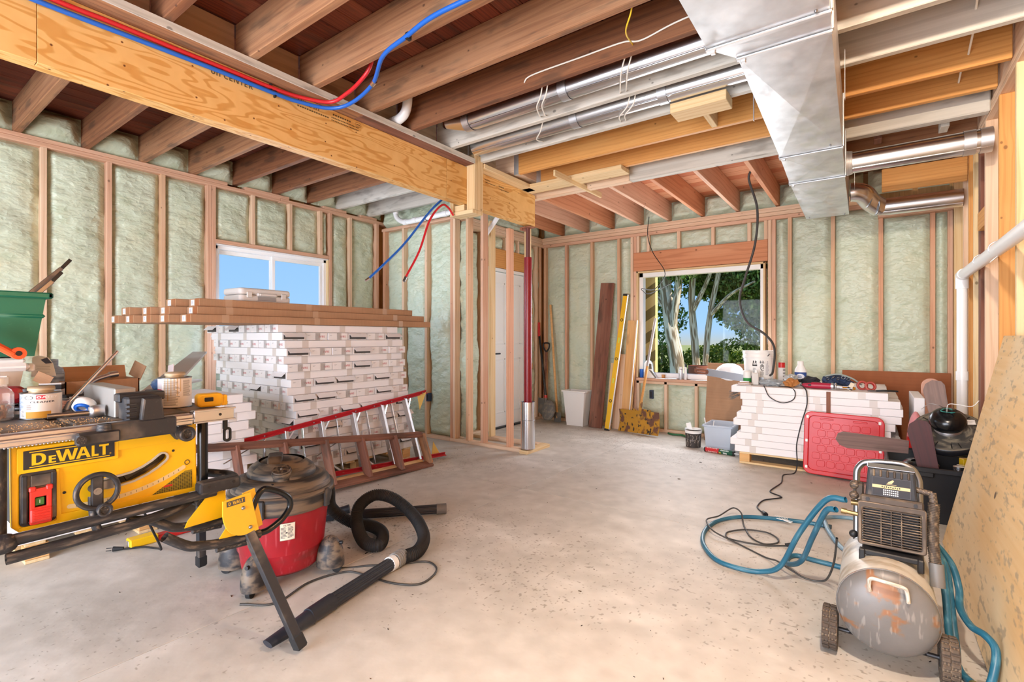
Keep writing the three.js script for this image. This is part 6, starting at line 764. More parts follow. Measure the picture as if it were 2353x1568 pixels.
// ---------- clutter on the second stack ----------
const SY = 0.114 + 10 * CH + 0.001;
{
  const b = thing('white_pail', 'white plastic pail with black printed labels on the carton stack', 'bucket', [-0.93, SY, -5.62], 0.2); mesh('pail', lathe([[0, 0], [0.125, 0], [0.128, 0.01], [0.142, 0.255], [0.15, 0.257], [0.15, 0.275], [0.146, 0.28], [0.146, 0.30], [0.152, 0.302], [0.152, 0.33], [0.146, 0.332], [0.14, 0.26]], 40), phy({ color: 0xf4f3ef, roughness: 0.35 }), b);
  mesh('label', new THREE.CylinderGeometry(0.1405, 0.1325, 0.17, 16, 1, true, -0.55, 1.25).translate(0, 0.15, 0), cmat(512, 256, (g, w, h) => { g.fillStyle = '#efefed'; g.fillRect(0, 0, w, h); g.fillStyle = '#26282b'; g.fillRect(w * 0.02, 0, w * 0.26, h * 0.34); g.fillRect(w * 0.42, 0, w * 0.26, h * 0.16); g.fillStyle = '#fff'; g.font = 'bold 52px sans-serif'; g.fillText('ized', w * 0.06, h * 0.25); g.font = 'bold 20px sans-serif'; g.fillText('WARNING', w * 0.45, h * 0.11); g.strokeStyle = '#222'; g.lineWidth = 9; for (let k = 0; k < 3; k++) { g.beginPath(); g.ellipse(w * 0.55, h * 0.42, w * 0.11 - k * 16, h * 0.17 - k * 12, 0.4, 0.4 + k, 5.4 + k); g.stroke(); } lines(g, w * 0.43, h * 0.66, w * 0.25, h * 0.3, 6, '#666'); lines(g, w * 0.74, h * 0.04, w * 0.22, h * 0.85, 18, '#9a9aa5'); lines(g, w * 0.04, h * 0.45, w * 0.2, h * 0.4, 7, '#777'); }), b).rotation.y = 0.05;
  mesh('stir_stick', cyl([-0.02, 0.16, 0.1], [0.09, 0.30, 0.13], 0.004, 0.004, 8), M.darkSteel, b);
  const pb = thing('plastic_bag', 'puffed white plastic bag behind the white pail', 'bag', [-1.24, SY + 0.09, -5.78]); mesh('bag', (() => { const g = new THREE.IcosahedronGeometry(0.13, 4), p = g.attributes.position; for (let i = 0; i < p.count; i++) { const q = V().fromBufferAttribute(p, i), k = 1 + 0.22 * (fbm(q.x / 2 + 0.5, q.y / 2 + q.z / 3 + 0.5, 30, 30, 3, 171) - 0.5); p.setXYZ(i, q.x * k * 1.05, q.y * k * 0.72, q.z * k); } g.computeVertexNormals(); return g; })(), phy({ color: 0xffffff, roughness: 0.3, transmission: 0.35, thickness: 0 }), pb);
  const sm = thing('white_canister', 'white canister with a green foot band before the pail', 'bottle', [-1.0, SY, -5.40]); mesh('canister', lathe([[0, 0], [0.036, 0], [0.036, 0.12], [0.034, 0.135], [0, 0.136]], 26), cmat(256, 128, (g, w, h) => { g.fillStyle = '#ecece8'; g.fillRect(0, 0, w, h); g.fillStyle = '#2f8f45'; g.fillRect(0, h * 0.62, w, h * 0.28); lines(g, w * 0.55, h * 0.1, w * 0.3, h * 0.45, 9, '#777'); }), sm); const wb = thing('white_bottle', 'white square bottle next to the green-banded canister', 'bottle', [-0.92, SY, -5.36], 0.4); mesh('bottle', bc(0.06, 0.12, 0.04, 0, 0.06, 0, 0.008), cmat(128, 128, (g, w, h) => { g.fillStyle = '#dfdeda'; g.fillRect(0, 0, w, h); lines(g, 14, 30, w - 40, h - 60, 10, '#8d8d8d'); }), wb); mesh('neck', cyl([0.01, 0.12, 0], [0.01, 0.145, 0], 0.014, 0.012, 14), M.white, wb);
  const hs = thing('hand_saw', 'hand saw with a worn wooden handle overhanging the carton stack', 'saw'); mesh('blade', bar([-0.86, SY + 0.03, -5.44], [-1.42, SY + 0.098, -5.50], 0.004, 0.075, [0, 1, 0], 0), M.steel, hs); mesh('handle', ext(rrect(0.15, 0.05, 0.02, 0, 0), 0.024, 0.005, [rrect(0.09, 0.02, 0.009, 0, 0, THREE.Path)]).rotateZ(-0.12).translate(-1.47, SY + 0.105, -5.515), M.worn, hs);
  const sc = thing('spray_paint_can', 'red-capped spray paint can beside the white pail', 'can', [-0.72, SY, -5.60]); mesh('can', lathe([[0, 0], [0.032, 0], [0.032, 0.16], [0.024, 0.175], [0, 0.176]], 24), cmat(128, 128, (g, w, h) => { g.fillStyle = '#d8d6d4'; g.fillRect(0, 0, w, h); g.fillStyle = '#c5a8a4'; g.fillRect(0, h * 0.1, w, h * 0.2); lines(g, 10, 60, w - 30, 50, 8, '#777'); }), sc); mesh('cap', cyl([0, 0.165, 0], [0, 0.215, 0], 0.031, 0.03, 24), M.red, sc);
  const sb = thing('detergent_bottle', 'white bottle with a blue label among the tools', 'bottle', [-0.55, SY, -5.55]); mesh('bottle', lathe([[0, 0], [0.05, 0], [0.053, 0.1], [0.05, 0.15], [0.03, 0.19], [0.026, 0.2], [0.026, 0.235], [0, 0.236]], 28).scale(1, 1, 0.7), M.white, sb); mesh('label', new THREE.CylinderGeometry(0.0545, 0.0545, 0.09, 20, 1, true, -1.2, 2.4).scale(1, 1, 0.72).translate(0, 0.085, 0), cmat(128, 96, (g, w, h) => { g.fillStyle = '#2f4f8f'; g.fillRect(0, 0, w, h); g.fillStyle = '#e6ebf5'; g.beginPath(); g.ellipse(w / 2, h / 2, w * 0.3, h * 0.33, 0, 0, 7); g.fill(); lines(g, w * 0.35, h * 0.35, w * 0.3, h * 0.3, 4, '#2f4f8f'); }), sb);
  const rd = thing('rotary_tool', 'crimson rotary cutter tool with a silver nose on the cartons', 'power tool', [-0.36, SY + 0.03, -5.27], -0.05); mesh('body', merge([new THREE.CylinderGeometry(0.03, 0.026, 0.15, 24).rotateZ(Math.PI / 2), new THREE.CylinderGeometry(0.02, 0.026, 0.07, 20).rotateZ(Math.PI / 2).translate(-0.1, -0.003, 0), sph(0.02, -0.135, -0.003, 0)]), std({ color: 0xa8203f, roughness: 0.4 }), rd); mesh('switch_window', bc(0.03, 0.014, 0.006, -0.085, 0.004, 0.024, 0.002), M.black, rd); mesh('nose', merge([new THREE.CylinderGeometry(0.03, 0.03, 0.02, 24).rotateZ(Math.PI / 2).translate(0.085, 0, 0), new THREE.TorusGeometry(0.026, 0.007, 8, 24).rotateY(Math.PI / 2).translate(0.11, 0, 0), new THREE.CylinderGeometry(0.012, 0.02, 0.05, 16).rotateZ(-Math.PI / 2).translate(0.135, -0.004, 0)]), M.aluDull, rd); mesh('foot_guide', merge([bc(0.1, 0.006, 0.008, 0.19, -0.012, 0.01, 0.002), bc(0.1, 0.006, 0.008, 0.19, 0.004, -0.012, 0.002)]), M.steel, rd);
  const lump = (name, label, cat, mat, x, y, z, sx, sy, sz, seed, turn = 0, k = 0.7) => { const t = thing(name, label, cat, [x, y, z], turn), g = new THREE.IcosahedronGeometry(1, 4), p = g.attributes.position; for (let i = 0; i < p.count; i++) { const q = V().fromBufferAttribute(p, i), n = fbm(q.x / 6 + 0.5 + q.z * 0.05, q.y / 6 + 0.5 + q.z / 9, 20, 20, 3, seed); const f = 1 + k * (n - 0.5); p.setXYZ(i, q.x * f * sx, Math.max(-sy * 0.98, q.y * f * sy), q.z * f * sz); } g.computeVertexNormals(); mesh('bundle', g, mat, t); return t; };
  const strap = lump('work_gloves', 'black work gloves dropped among the tools on the cartons', 'gloves', std({ color: 0x24262b, roughness: 0.8 }), -0.45, SY + 0.05, -5.385, 0.085, 0.048, 0.045, 181, -0.5, 0.9); mesh('finger', tube([[-0.06, 0.01, 0.04], [-0.12, 0.0, 0.05], [-0.16, -0.02, 0.04]], 0.016, 14, 8), strap.children[0].material, strap); mesh('finger', tube([[0.06, 0.0, 0.04], [0.11, -0.01, 0.05], [0.15, -0.03, 0.045]], 0.018, 14, 8), strap.children[0].material, strap);
  lump('parts_bag', 'crinkled clear grey bag of hardware on the cartons', 'bag', std({ color: 0x9aa3a8, roughness: 0.2, flatShading: true }), -0.77, SY + 0.035, -5.31, 0.09, 0.035, 0.05, 182, 0.2, 0.9); lump('leather_pouch', 'small tan leather pouch among the tools', 'pouch', std({ color: 0xb5793f, roughness: 0.7 }), -0.60, SY + 0.04, -5.275, 0.06, 0.038, 0.04, 183, 0, 1.2); lump('clear_bag', 'pale clear plastic bag slumped behind the gloves', 'bag', std({ color: 0xb9bfc0, roughness: 0.25 }), -0.62, SY + 0.055, -5.44, 0.065, 0.055, 0.06, 184); const nv = lump('tool_belt', 'navy tool belt with metal buckles heaped on the cartons', 'tool belt', std({ color: 0x2a3c5c, roughness: 0.7 }), -0.25, SY + 0.06, -5.46, 0.11, 0.058, 0.06, 185, 0.2, 1.2); for (let i = 0; i < 5; i++) mesh('buckle', new THREE.TorusGeometry(0.014, 0.003, 6, 16).rotateX(rnd()).rotateY(rnd() * 3).translate(-0.08 + i * 0.04, 0.03 + 0.012 * (i % 2), 0.06), M.steel, nv); mesh('strap', tube([[-0.1, 0.05, 0.04], [0, 0.07, 0.05], [0.1, 0.04, 0.06], [0.18, -0.02, 0.05]], 0.008, 24, 6), std({ color: 0x9aa6a0, roughness: 0.6 }), nv);
  const rl = (x, z, l, tilt) => { const t = thing('tape_roll', l, 'tape', [x, SY + 0.04, z], 0.3); mesh('roll', lathe([[0.026, -0.012], [0.042, -0.012], [0.042, 0.012], [0.026, 0.012], [0.026, -0.012]], 30).rotateX(Math.PI / 2 - tilt), phy({ color: 0xd86a60, roughness: 0.15, transmission: 0.3, thickness: 0 }), t); mesh('core', lathe([[0.024, -0.012], [0.027, -0.012], [0.027, 0.012], [0.024, 0.012], [0.024, -0.012]], 26).rotateX(Math.PI / 2 - tilt), M.red, t); }; rl(-0.06, -5.40, 'red-cored clear tape roll standing near the pliers', 0.1); rl(0.0, -5.33, 'second red-cored tape roll leaning on the pliers', 0.3); rl(-0.43, -5.50, 'dark red tape roll behind the rotary tool', 0.05);
  const pl = thing('pliers', 'steel pliers with dark handles on the end of the cartons', 'pliers', [0.06, SY + 0.008, -5.28], 0.25); mesh('jaw', bc(0.06, 0.014, 0.022, -0.05, 0, 0, 0.004), M.steel, pl); mesh('handle', tube([[-0.02, 0, 0.004], [0.04, 0.004, 0.02], [0.13, 0.002, 0.012]], 0.007, 16, 8), M.black, pl); mesh('handle', tube([[-0.02, 0, -0.004], [0.04, 0.004, -0.018], [0.13, 0.002, -0.014]], 0.007, 16, 8), M.black, pl);
  const st = thing('sticker_box', 'small black and cream box tilted beside the tape rolls', 'box', [-0.14, SY + 0.035, -5.27], 0.3); const q = mesh('box', bc(0.03, 0.07, 0.022, 0, 0, 0, 0.002), std({ color: 0xe8dcc4, roughness: 0.6 }), st); q.rotation.z = -0.5; mesh('band', bc(0.031, 0.02, 0.023, 0, -0.02, 0, 0.001), M.black, q);
  const sd = thing('screwdriver', 'screwdriver with an amber handle behind the rotary tool', 'screwdriver'); mesh('handle', cyl([-0.2, SY + 0.014, -5.36], [-0.11, SY + 0.014, -5.33], 0.013, 0.013, 12), std({ color: 0xd8941f, roughness: 0.3 }), sd); mesh('shank', cyl([-0.3, SY + 0.01, -5.39], [-0.2, SY + 0.013, -5.36], 0.004, 0.004, 8), M.steel, sd);
  const bk = thing('paper_stack', 'ragged stack of cardboard scraps on the edge of the carton stack', 'cardboard', [-1.0, SY, -5.28], 0.1); for (let i = 0; i < 5; i++) { const m = mesh('scrap', bc(0.13 - i * 0.012, 0.006, 0.09, rr(-0.01, 0.01), 0.004 + i * 0.007, rr(-0.008, 0.008), 0.001), i % 2 ? M.card : M.whiteCard, bk); m.rotation.y = rr(-0.25, 0.25); }
  for (let i = 0; i < 3; i++) tag(mesh('broom_bristles', (() => { const l = []; for (let j = 0; j < 26; j++) l.push(cyl([-1.06 + rr(-0.01, 0.01), 0.70 - i * 0.028 + rr(-0.008, 0.008), -5.30 + rr(-0.06, 0.06)], [-1.12 + rr(-0.02, 0.02), 0.685 - i * 0.032 + rr(-0.02, 0.01), -5.27 + rr(-0.08, 0.08)], 0.0022, 0.0015, 5)); return merge(l); })(), std({ color: 0x8f857b, roughness: 0.9 })), 'frayed grey bristles sticking out of the carton stack side', 'bristles', 'bristle tufts at the stack'). userData.kind = 'stuff';
}
// drill cord down the stack to the floor plug
{ const c = thing('tool_cable', 'thin black tool cord hanging down the carton stack to a plug on the floor', 'cord'); mesh('cable', tube([[-0.52, SY + 0.03, -5.25], [-0.49, SY + 0.016, -5.185], [-0.465, SY - 0.02, -5.152], [-0.46, 0.617, -5.135], [-0.50, 0.45, -5.11], [-0.535, 0.259, -5.09], [-0.53, 0.08, -5.08], [-0.55, 0.006, -5.05], [-0.621, 0.006, -4.934], [-0.602, 0.006, -4.658], [-0.64, 0.006, -4.35], [-0.544, 0.006, -4.24], [-0.643, 0.006, -4.085], [-0.656, 0.006, -3.901], [-0.60, 0.008, -3.78]], 0.0048, 160, 7, false, 0.4), M.black, c); mesh('plug', merge([cyl([-0.60, 0.014, -3.78], [-0.575, 0.016, -3.73], 0.011, 0.016, 12), cyl([-0.575, 0.018, -3.73], [-0.563, 0.018, -3.705], 0.0025)]), M.black, c); const l = thing('tool_cable', 'loose black cord loop drooping over the top carton edge', 'cord'); mesh('cable', tube([[-0.83, SY + 0.01, -5.3], [-0.815, SY + 0.014, -5.185], [-0.80, SY - 0.01, -5.155], [-0.76, SY - 0.09, -5.155], [-0.66, SY - 0.135, -5.155], [-0.57, SY - 0.10, -5.155], [-0.555, SY - 0.03, -5.158], [-0.60, SY + 0.006, -5.2], [-0.7, SY + 0.008, -5.25]], 0.004, 60, 7), M.black, l); }
// ---------- red lid ----------
{
  const t = thing('tote_cover', 'red ribbed plastic tote lid leaning on the carton stack', 'lid', [-0.20, 0.008, -5.105]); const RD = std({ color: 0xcb1418, roughness: 0.35 }), g = new THREE.Group(); t.rotation.set(-0.07, -0.03, -0.02);
  mesh('panel', ext(rrect(0.565, 0.53, 0.055, 0, 0.275), 0.012, 0.004).translate(0, 0, 0.0), RD, t); mesh('border', ext(rrect(0.575, 0.545, 0.06, 0, 0.275), 0.03, 0.006, [rrect(0.50, 0.47, 0.04, 0, 0.275, THREE.Path)]), RD, t);
  const bump = ext(rrect(0.062, 0.056, 0.016, 0, 0), 0.006, 0.0025); for (let r = 0; r < 6; r++) for (let c = 0; c < 7; c++) { const x = -0.21 + c * 0.071 + (r % 2 ? 0.018 : -0.016); if (Math.abs(x) < 0.215) { const b = mesh('raised_cell', bump, RD, t); b.position.set(x, 0.10 + r * 0.066, 0.011); } }
  for (const [x, y] of [[-0.262, 0.50], [0.255, 0.50], [-0.265, 0.29], [0.262, 0.27], [-0.262, 0.06], [0.25, 0.05]]) mesh('clip', bc(0.02, 0.026, 0.008, x, y, 0.031, 0.004), x > 0.2 && y < 0.1 ? M.darkSteel : M.white, t);
  for (const [x, y] of [[-0.12, 0.49], [0.12, 0.49]]) mesh('rib', bc(0.1, 0.014, 0.008, x, y, 0.014, 0.003), RD, t);
}
// ---------- black tote and ceiling fan ----------
{
  const b = thing('black_tote', 'open black storage tote filled with light fittings', 'tote', [0.335, 0, -4.545]); const BM = std({ color: 0x16181d, roughness: 0.42 });
  mesh('body', shell(0.195, 0.29, 0.235, 0.325, 0.355, 0.005), BM, b); mesh('rim', merge([bx(-0.252, -0.233, 0.335, 0.368, -0.345, 0.345, 0.004), bx(0.233, 0.252, 0.335, 0.368, -0.345, 0.345, 0.004), bx(-0.252, 0.252, 0.335, 0.368, 0.325, 0.345, 0.004), bx(-0.252, 0.252, 0.335, 0.368, -0.345, -0.325, 0.004), bx(-0.13, 0.0, 0.305, 0.34, 0.318, 0.345, 0.006)]), BM, b); for (let i = 0; i < 5; i++) { const z = -0.2 + i * 0.1; mesh('side_rib', bar([-0.196, 0.02, z], [-0.224, 0.28, z], 0.03, 0.014, [1, 0, 0], 0.005), BM, b); }
  const s = []; const clutter = mesh('tote_filling', bc(0.4, 0.2, 0.58, 0, 0.13, 0, 0.01), std({ color: 0x2c2b2b, roughness: 0.9 }), b); clutter.userData.label = 'dark heap of fittings';
  const dish = thing('lamp_dish', 'black lamp shade lying in the black tote', 'lamp shade', [0.262, 0.31, -4.45], 0); mesh('shade', lathe([[0.02, 0.05], [0.06, 0.045], [0.12, 0.0], [0.124, 0.004], [0.062, 0.052], [0.02, 0.056]], 36).rotateZ(0.25).rotateX(0.2), M.blackGloss, dish);
  for (const [x, y, z, l, m] of [[0.47, 0.30, -4.35, 'clear glass lamp jar in the black tote', 0], [0.50, 0.29, -4.46, 'second clear glass lamp jar behind the first in the tote', 0]]) { const j = thing('glass_jar', l, 'jar', [x, y - 0.05, z]); mesh('jar', lathe([[0, 0], [0.035, 0], [0.04, 0.06], [0.03, 0.09], [0.028, 0.1]], 24), phy({ color: 0xffffff, roughness: 0.05, transmission: 1, thickness: 0 }), j); mesh('collar', cyl([0, 0.1, 0], [0, 0.12, 0], 0.03, 0.03, 20), M.alu, j); }
  const yb = thing('yellow_bulb_box', 'small yellow package poking out of the black tote', 'package', [0.53, 0.25, -4.56], 0.4); mesh('pack', bc(0.06, 0.14, 0.05, 0, 0.07, 0, 0.004), M.yellow, yb); mesh('band', bc(0.061, 0.03, 0.051, 0, 0.05, 0, 0.002), M.black, yb); for (let i = 0; i < 3; i++) { const p = thing('paper_packet', 'crumpled paper packet on top of the tote filling', 'packet', [0.40 + i * 0.055, 0.235, -4.31 - (i % 2) * 0.06], 0.5 * i, 'packets in the black tote'); const m = mesh('packet', foamGeo(0.09, 0.07, { bulge: 0.02, amp: 0.03, edge: 0.02, drop: 0.01 }).rotateX(-1.2), std({ color: [0xb8a58e, 0xd8d6d2, 0x8f8a6a][i], roughness: 0.7, side: THREE.DoubleSide }), p); }
}
{
  const f = thing('ceiling_fan', 'dismantled black ceiling fan with brown blades resting on the black tote', 'ceiling fan'); const C = V(0.43, 0.565, -4.47), N = V(-0.1, 0.80, 0.58).normalize(), q = new THREE.Quaternion().setFromUnitVectors(V(0, 1, 0), N), put = (g) => g.applyQuaternion(q).translate(C.x, C.y, C.z);
  const BM = std({ color: 0x1b1c20, roughness: 0.3 }), DM = std({ map: dusty(0x3b3a38, 0x8d8471, 0.35, 0.65, 191, 0.4), roughness: 0.5 });
  mesh('motor_rim', put(lathe([[0, -0.045], [0.13, -0.045], [0.185, -0.03], [0.2, -0.01], [0.2, 0.02], [0.19, 0.03]], 48)), BM, f); mesh('motor_plate', put(lathe([[0.19, 0.029], [0.12, 0.036], [0.06, 0.045], [0.0, 0.046]], 48)), DM, f); for (let i = 0; i < 16; i++) { const a = (i / 16) * 6.283 + (i % 2) * 0.12, r = 0.15; mesh('vent_slot', put(bc(0.045, 0.002, 0.006, 0, 0, 0, 0).rotateY(-a).translate(Math.cos(a) * r, 0.034, Math.sin(a) * r)), M.black, f); } mesh('spec_sticker', put(bc(0.05, 0.001, 0.045, 0.12, 0.0365, -0.07, 0)), M.white, f);
  mesh('down_rod_cup', put(lathe([[0.075, 0.04], [0.07, 0.06], [0.055, 0.075]], 32)), M.aluDull, f); mesh('canopy', put(lathe([[0.05, 0.075], [0.09, 0.085], [0.1, 0.11], [0.095, 0.145], [0.07, 0.175], [0.035, 0.185], [0.0, 0.186]], 40)), M.blackGloss, f); mesh('wire_nest', put(merge([tube([[0.02, 0.185, 0], [0.04, 0.21, 0.02], [0.01, 0.22, 0.03], [-0.03, 0.205, 0.0], [0, 0.2, -0.03], [0.03, 0.205, -0.01]], 0.003, 30, 6)])), std({ color: 0x2f7f78, roughness: 0.4 }), f); mesh('white_lead', put(tube([[0, 0.19, 0], [0.01, 0.26, 0.0], [0.05, 0.28, 0.02], [0.12, 0.27, 0.03], [0.16, 0.29, 0.0]], 0.0022, 30, 6)), M.white, f); mesh('black_lead', put(tube([[0, 0.19, 0], [-0.02, 0.25, 0.01], [-0.08, 0.27, 0.0], [-0.13, 0.25, 0.03]], 0.0018, 24, 6)), M.steel, f);
  const bladeS = () => { const s = new THREE.Shape(); s.moveTo(-0.05, 0); s.lineTo(0.05, 0); s.lineTo(0.066, 0.38); s.lineTo(0.05, 0.41); s.lineTo(0.0, 0.425); s.lineTo(-0.045, 0.40); s.lineTo(-0.066, 0.35); s.closePath(); return s; };
  const blade = (mat, p, x, y, l) => { const Y = V(...y).normalize(), X = V(...x), Z = X.clone().cross(Y).normalize(); X.crossVectors(Y, Z); const m = mesh('blade', uvBox(ext(bladeS(), 0.007, 0.001), 'y'), mat, f, l); m.applyMatrix4(new THREE.Matrix4().makeBasis(X, Y, Z).setPosition(...p)); return m; };
  const mah = std({ map: woodTex(21, 0x431418, 0x260b0d, 0x571c20, { knots: 0, dirt: 0 }), roughness: 0.6 }), gb = std({ map: woodTex(22, 0x7d655f, 0x5c4a47, 0x93807a, { knots: 1, dirt: 0.2 }), roughness: 0.5 });
  blade(gb, [0.215, 0.458, -4.40], [0.0, 1.0, 0.35], [-1, 0.02, 0.02], 'grey-brown blade'); blade(mah, [0.33, 0.245, -4.285], [1, 0.05, 0.1], [-0.17, 0.95, -0.13], 'dark mahogany blade'); blade(gb, [0.43, 0.50, -4.72], [1, 0.1, 0.1], [-0.13, 0.95, -0.35], 'dusty grey blade');
}
{ // cartons and bags squeezed behind the fan
  const r = thing('red_bag', 'red and white plastic sack wedged behind the fan blades', 'bag', [0.29, 0.0, -5.05]); mesh('sack', new THREE.SphereGeometry(0.12, 20, 14).scale(0.5, 2.6, 0.9).translate(0, 0.32, 0), std({ color: 0xd98f92, roughness: 0.4 }), r); mesh('sack_band', new THREE.SphereGeometry(0.121, 20, 14, 0, 6.3, 1.2, 0.5).scale(0.5, 2.6, 0.9).translate(0, 0.32, 0), M.red, r);
  tag(mesh('loose_carton', bx(0.29, 0.36, 0.40, 0.72, -5.25, -5.9, 0.004), M.whiteCard), 'white carton standing on edge next to the tool-topped stack', 'box'); const pb = thing('pink_board', 'rounded pink foam piece leaning behind the carton stack end', 'foam'); mesh('foam_piece', ext((() => { const s = new THREE.Shape(); s.moveTo(-0.06, 0); s.lineTo(0.06, 0); s.lineTo(0.07, 0.78); s.absarc(0.0, 0.78, 0.07, 0, Math.PI); s.closePath(); return s; })(), 0.03, 0.004).translate(0.44, 0, -5.8), std({ color: 0xd8a894, roughness: 0.8 }), pb);
}
// ---------- leaning plywood sheet ----------
tag(mesh('plywood_sheet', (() => { const g = uvBox(cbox(1.25, 2.44, 0.018, 0.002), 'y', false); const p = g.attributes.position, uv = g.attributes.uv; for (let i = 0; i < p.count; i++) uv.setXY(i, p.getY(i) + 1.22, p.getX(i) + 0.62); const Y = V(0, 0, 1), X = V(0.262, 1.222, 0).normalize(), Z = V().crossVectors(X, Y); g.applyMatrix4(new THREE.Matrix4().makeBasis(X, Y, Z)); return g.translate(0.484, 0.615, -2.65); })(), M.sheet), 'weathered plywood sheet leaning against the bare stud wall', 'plywood');
// ---------- air compressor ----------
{
  const a = thing('air_compressor', 'dusty grey portable air compressor on two treaded wheels', 'compressor', [0.048, 0, -2.45]); const cream = std({ map: dusty(0xcac6bc, 0x9a8b74, 0.5, 0.8, 201, 0.5), roughness: 0.4 });
  const front = std({ map: tex(512, 512, 0.36, 0.36, (u, v) => { let c = mix3(hex(0x7a7876), hex(0x6a6866), fbm(u, v, 5, 5, 4, 211)); const n = fbm(u, v, 8, 9, 4, 212), hm = Math.exp(-Math.pow((u - 0.5) / 0.22, 2) - Math.pow((v - 0.86) / 0.09, 2)) + 0.55 * Math.exp(-Math.pow((u - 0.5) / 0.12, 2) - Math.pow((v - 0.55) / 0.12, 2)); c = mix3(c, hex(0x93603c), sst(0.62, 0.8, n + 0.32 * hm - 0.02) * 0.8); return mix3(c, hex(0xb0aca4), sst(0.66, 0.8, fbm(u, v, 30, 6, 3, 213)) * 0.4); }), roughness: 0.45, metalness: 0.2 }), bronze = std({ map: dusty(0x4a4038, 0x8f7c66, 0.35, 0.7, 203, 0.3), roughness: 0.55, metalness: 0.3 });
  const R = 0.153, y = 0.215; mesh('tank', new THREE.CylinderGeometry(R, R, 0.46, 44, 1, true).rotateX(Math.PI / 2).translate(0, y, -0.05), cream, a);
  const dome = uvBox(new THREE.SphereGeometry(R, 44, 16, 0, 6.2832, 0, Math.PI / 2).rotateX(Math.PI / 2).scale(1, 1, 0.42).translate(0, y, 0.18), 'x', false); { const p = dome.attributes.position, uv = dome.attributes.uv; for (let i = 0; i < p.count; i++) uv.setXY(i, p.getX(i) + 0.18, p.getY(i)); } mesh('tank_front', new THREE.SphereGeometry(R, 44, 16, 0, 6.2832, 0, Math.PI / 2).rotateX(Math.PI / 2).scale(1, 1, 0.4).translate(0, y, 0.18), front, a); const tf = a.children[a.children.length - 1]; { const p = tf.geometry.attributes.position, uv = tf.geometry.attributes.uv; for (let i = 0; i < p.count; i++) uv.setXY(i, p.getX(i) + 0.18, p.getY(i)); }
  mesh('tank_rear', new THREE.SphereGeometry(R, 36, 12, 0, 6.2832, 0, Math.PI / 2).rotateX(-Math.PI / 2).scale(1, 1, 0.4).translate(0, y, -0.28), cream, a); mesh('weld_ring', new THREE.TorusGeometry(R, 0.003, 6, 44).translate(0, y, 0.18), front, a);
  mesh('front_handle', tube([[-0.05, y + 0.085, 0.235], [-0.052, y + 0.11, 0.24], [-0.045, y + 0.135, 0.245], [0.0, y + 0.135, 0.25], [0.045, y + 0.128, 0.245], [0.055, y + 0.115, 0.24], [0.06, y + 0.075, 0.235]], 0.0065, 40, 8), cream, a);
  const rubber = std({ map: dusty(0x4a3f36, 0x8d7a63, 0.4, 0.7, 205, 0.2), roughness: 0.85 });
  for (const s of [-1, 1]) { const w = new THREE.Group(); w.name = 'wheel'; w.position.set(s * 0.176, 0.082, 0.135); a.add(w); mesh('tire', new THREE.CylinderGeometry(0.076, 0.076, 0.05, 36).rotateZ(Math.PI / 2), rubber, w); const lug = bc(0.022, 0.006, 0.014, 0, 0.078, 0, 0.002); for (let i = 0; i < 22; i++) for (const k of [-1, 1]) { const l = mesh('tread_lug', lug, rubber, w); l.position.x = k * 0.012; l.rotation.x = (i / 22) * 6.2832 + (k > 0 ? 0.14 : 0); } mesh('hub', cyl([-s * 0.026, 0, 0], [s * 0.028, 0, 0], 0.03, 0.03, 20), M.black, w); }
  mesh('axle', cyl([-0.17, 0.082, 0.135], [0.17, 0.082, 0.135], 0.008), M.darkSteel, a); mesh('axle_bracket', merge([bar([-0.12, 0.082, 0.135], [-0.05, 0.085, 0.1], 0.03, 0.006, [0, 1, 0]), bar([0.12, 0.082, 0.135], [0.05, 0.085, 0.1], 0.03, 0.006, [0, 1, 0])]), M.black, a); mesh('rear_foot', merge([bc(0.02, 0.10, 0.03, -0.09, 0.05, -0.2, 0.003), bc(0.02, 0.10, 0.03, 0.09, 0.05, -0.2, 0.003)]), M.black, a);
  mesh('motor_saddle', merge([bc(0.19, 0.02, 0.24, 0.02, 0.372, -0.07, 0.004), bc(0.02, 0.05, 0.03, -0.075, 0.36, 0.045, 0.004), bc(0.02, 0.05, 0.03, 0.105, 0.36, 0.045, 0.004)]), M.black, a);
  // shrouded motor: grille and cover
  const m = new THREE.Group(); m.name = 'motor_shroud'; m.position.set(0.018, 0.385, -0.06); m.rotation.x = -0.1; a.add(m);
  mesh('shroud_core', bc(0.18, 0.15, 0.16, 0, 0.08, -0.02, 0.006), M.black, m); mesh('grille_frame', ext(rrect(0.215, 0.17, 0.012, 0, 0.083), 0.02, 0.004, [rrect(0.185, 0.135, 0.008, 0, 0.078, THREE.Path)]).translate(0, 0, 0.06), bronze, m); for (let i = 0; i < 14; i++) mesh('grille_slat', bc(0.186, 0.0035, 0.012, 0, 0.016 + i * 0.0098, 0.072, 0.001), bronze, m); for (const x of [-0.032, 0.0, 0.032]) mesh('grille_rib', bc(0.004, 0.135, 0.01, x, 0.078, 0.073, 0.001), bronze, m); mesh('top_rail', bc(0.2, 0.03, 0.03, 0, 0.178, 0.062, 0.006), bronze, m); for (const x of [-0.075, 0.075]) mesh('rail_bolt', cyl([x, 0.178, 0.077], [x, 0.178, 0.0795], 0.007), M.black, m);
  const cv = mesh('pump_cover', ext([[-0.083, 0.185], [0.083, 0.185], [0.074, 0.30], [-0.074, 0.30]], 0.13, 0.008).translate(0, 0, -0.075), M.blackDust, m); mesh('cover_lip', bc(0.155, 0.008, 0.13, 0, 0.303, -0.01, 0.003), M.steel, cv); for (let i = 0; i < 6; i++) mesh('cooling_fin', bc(0.008, 0.028, 0.012, -0.055 + i * 0.022, 0.283, 0.055, 0.003), bronze, cv);
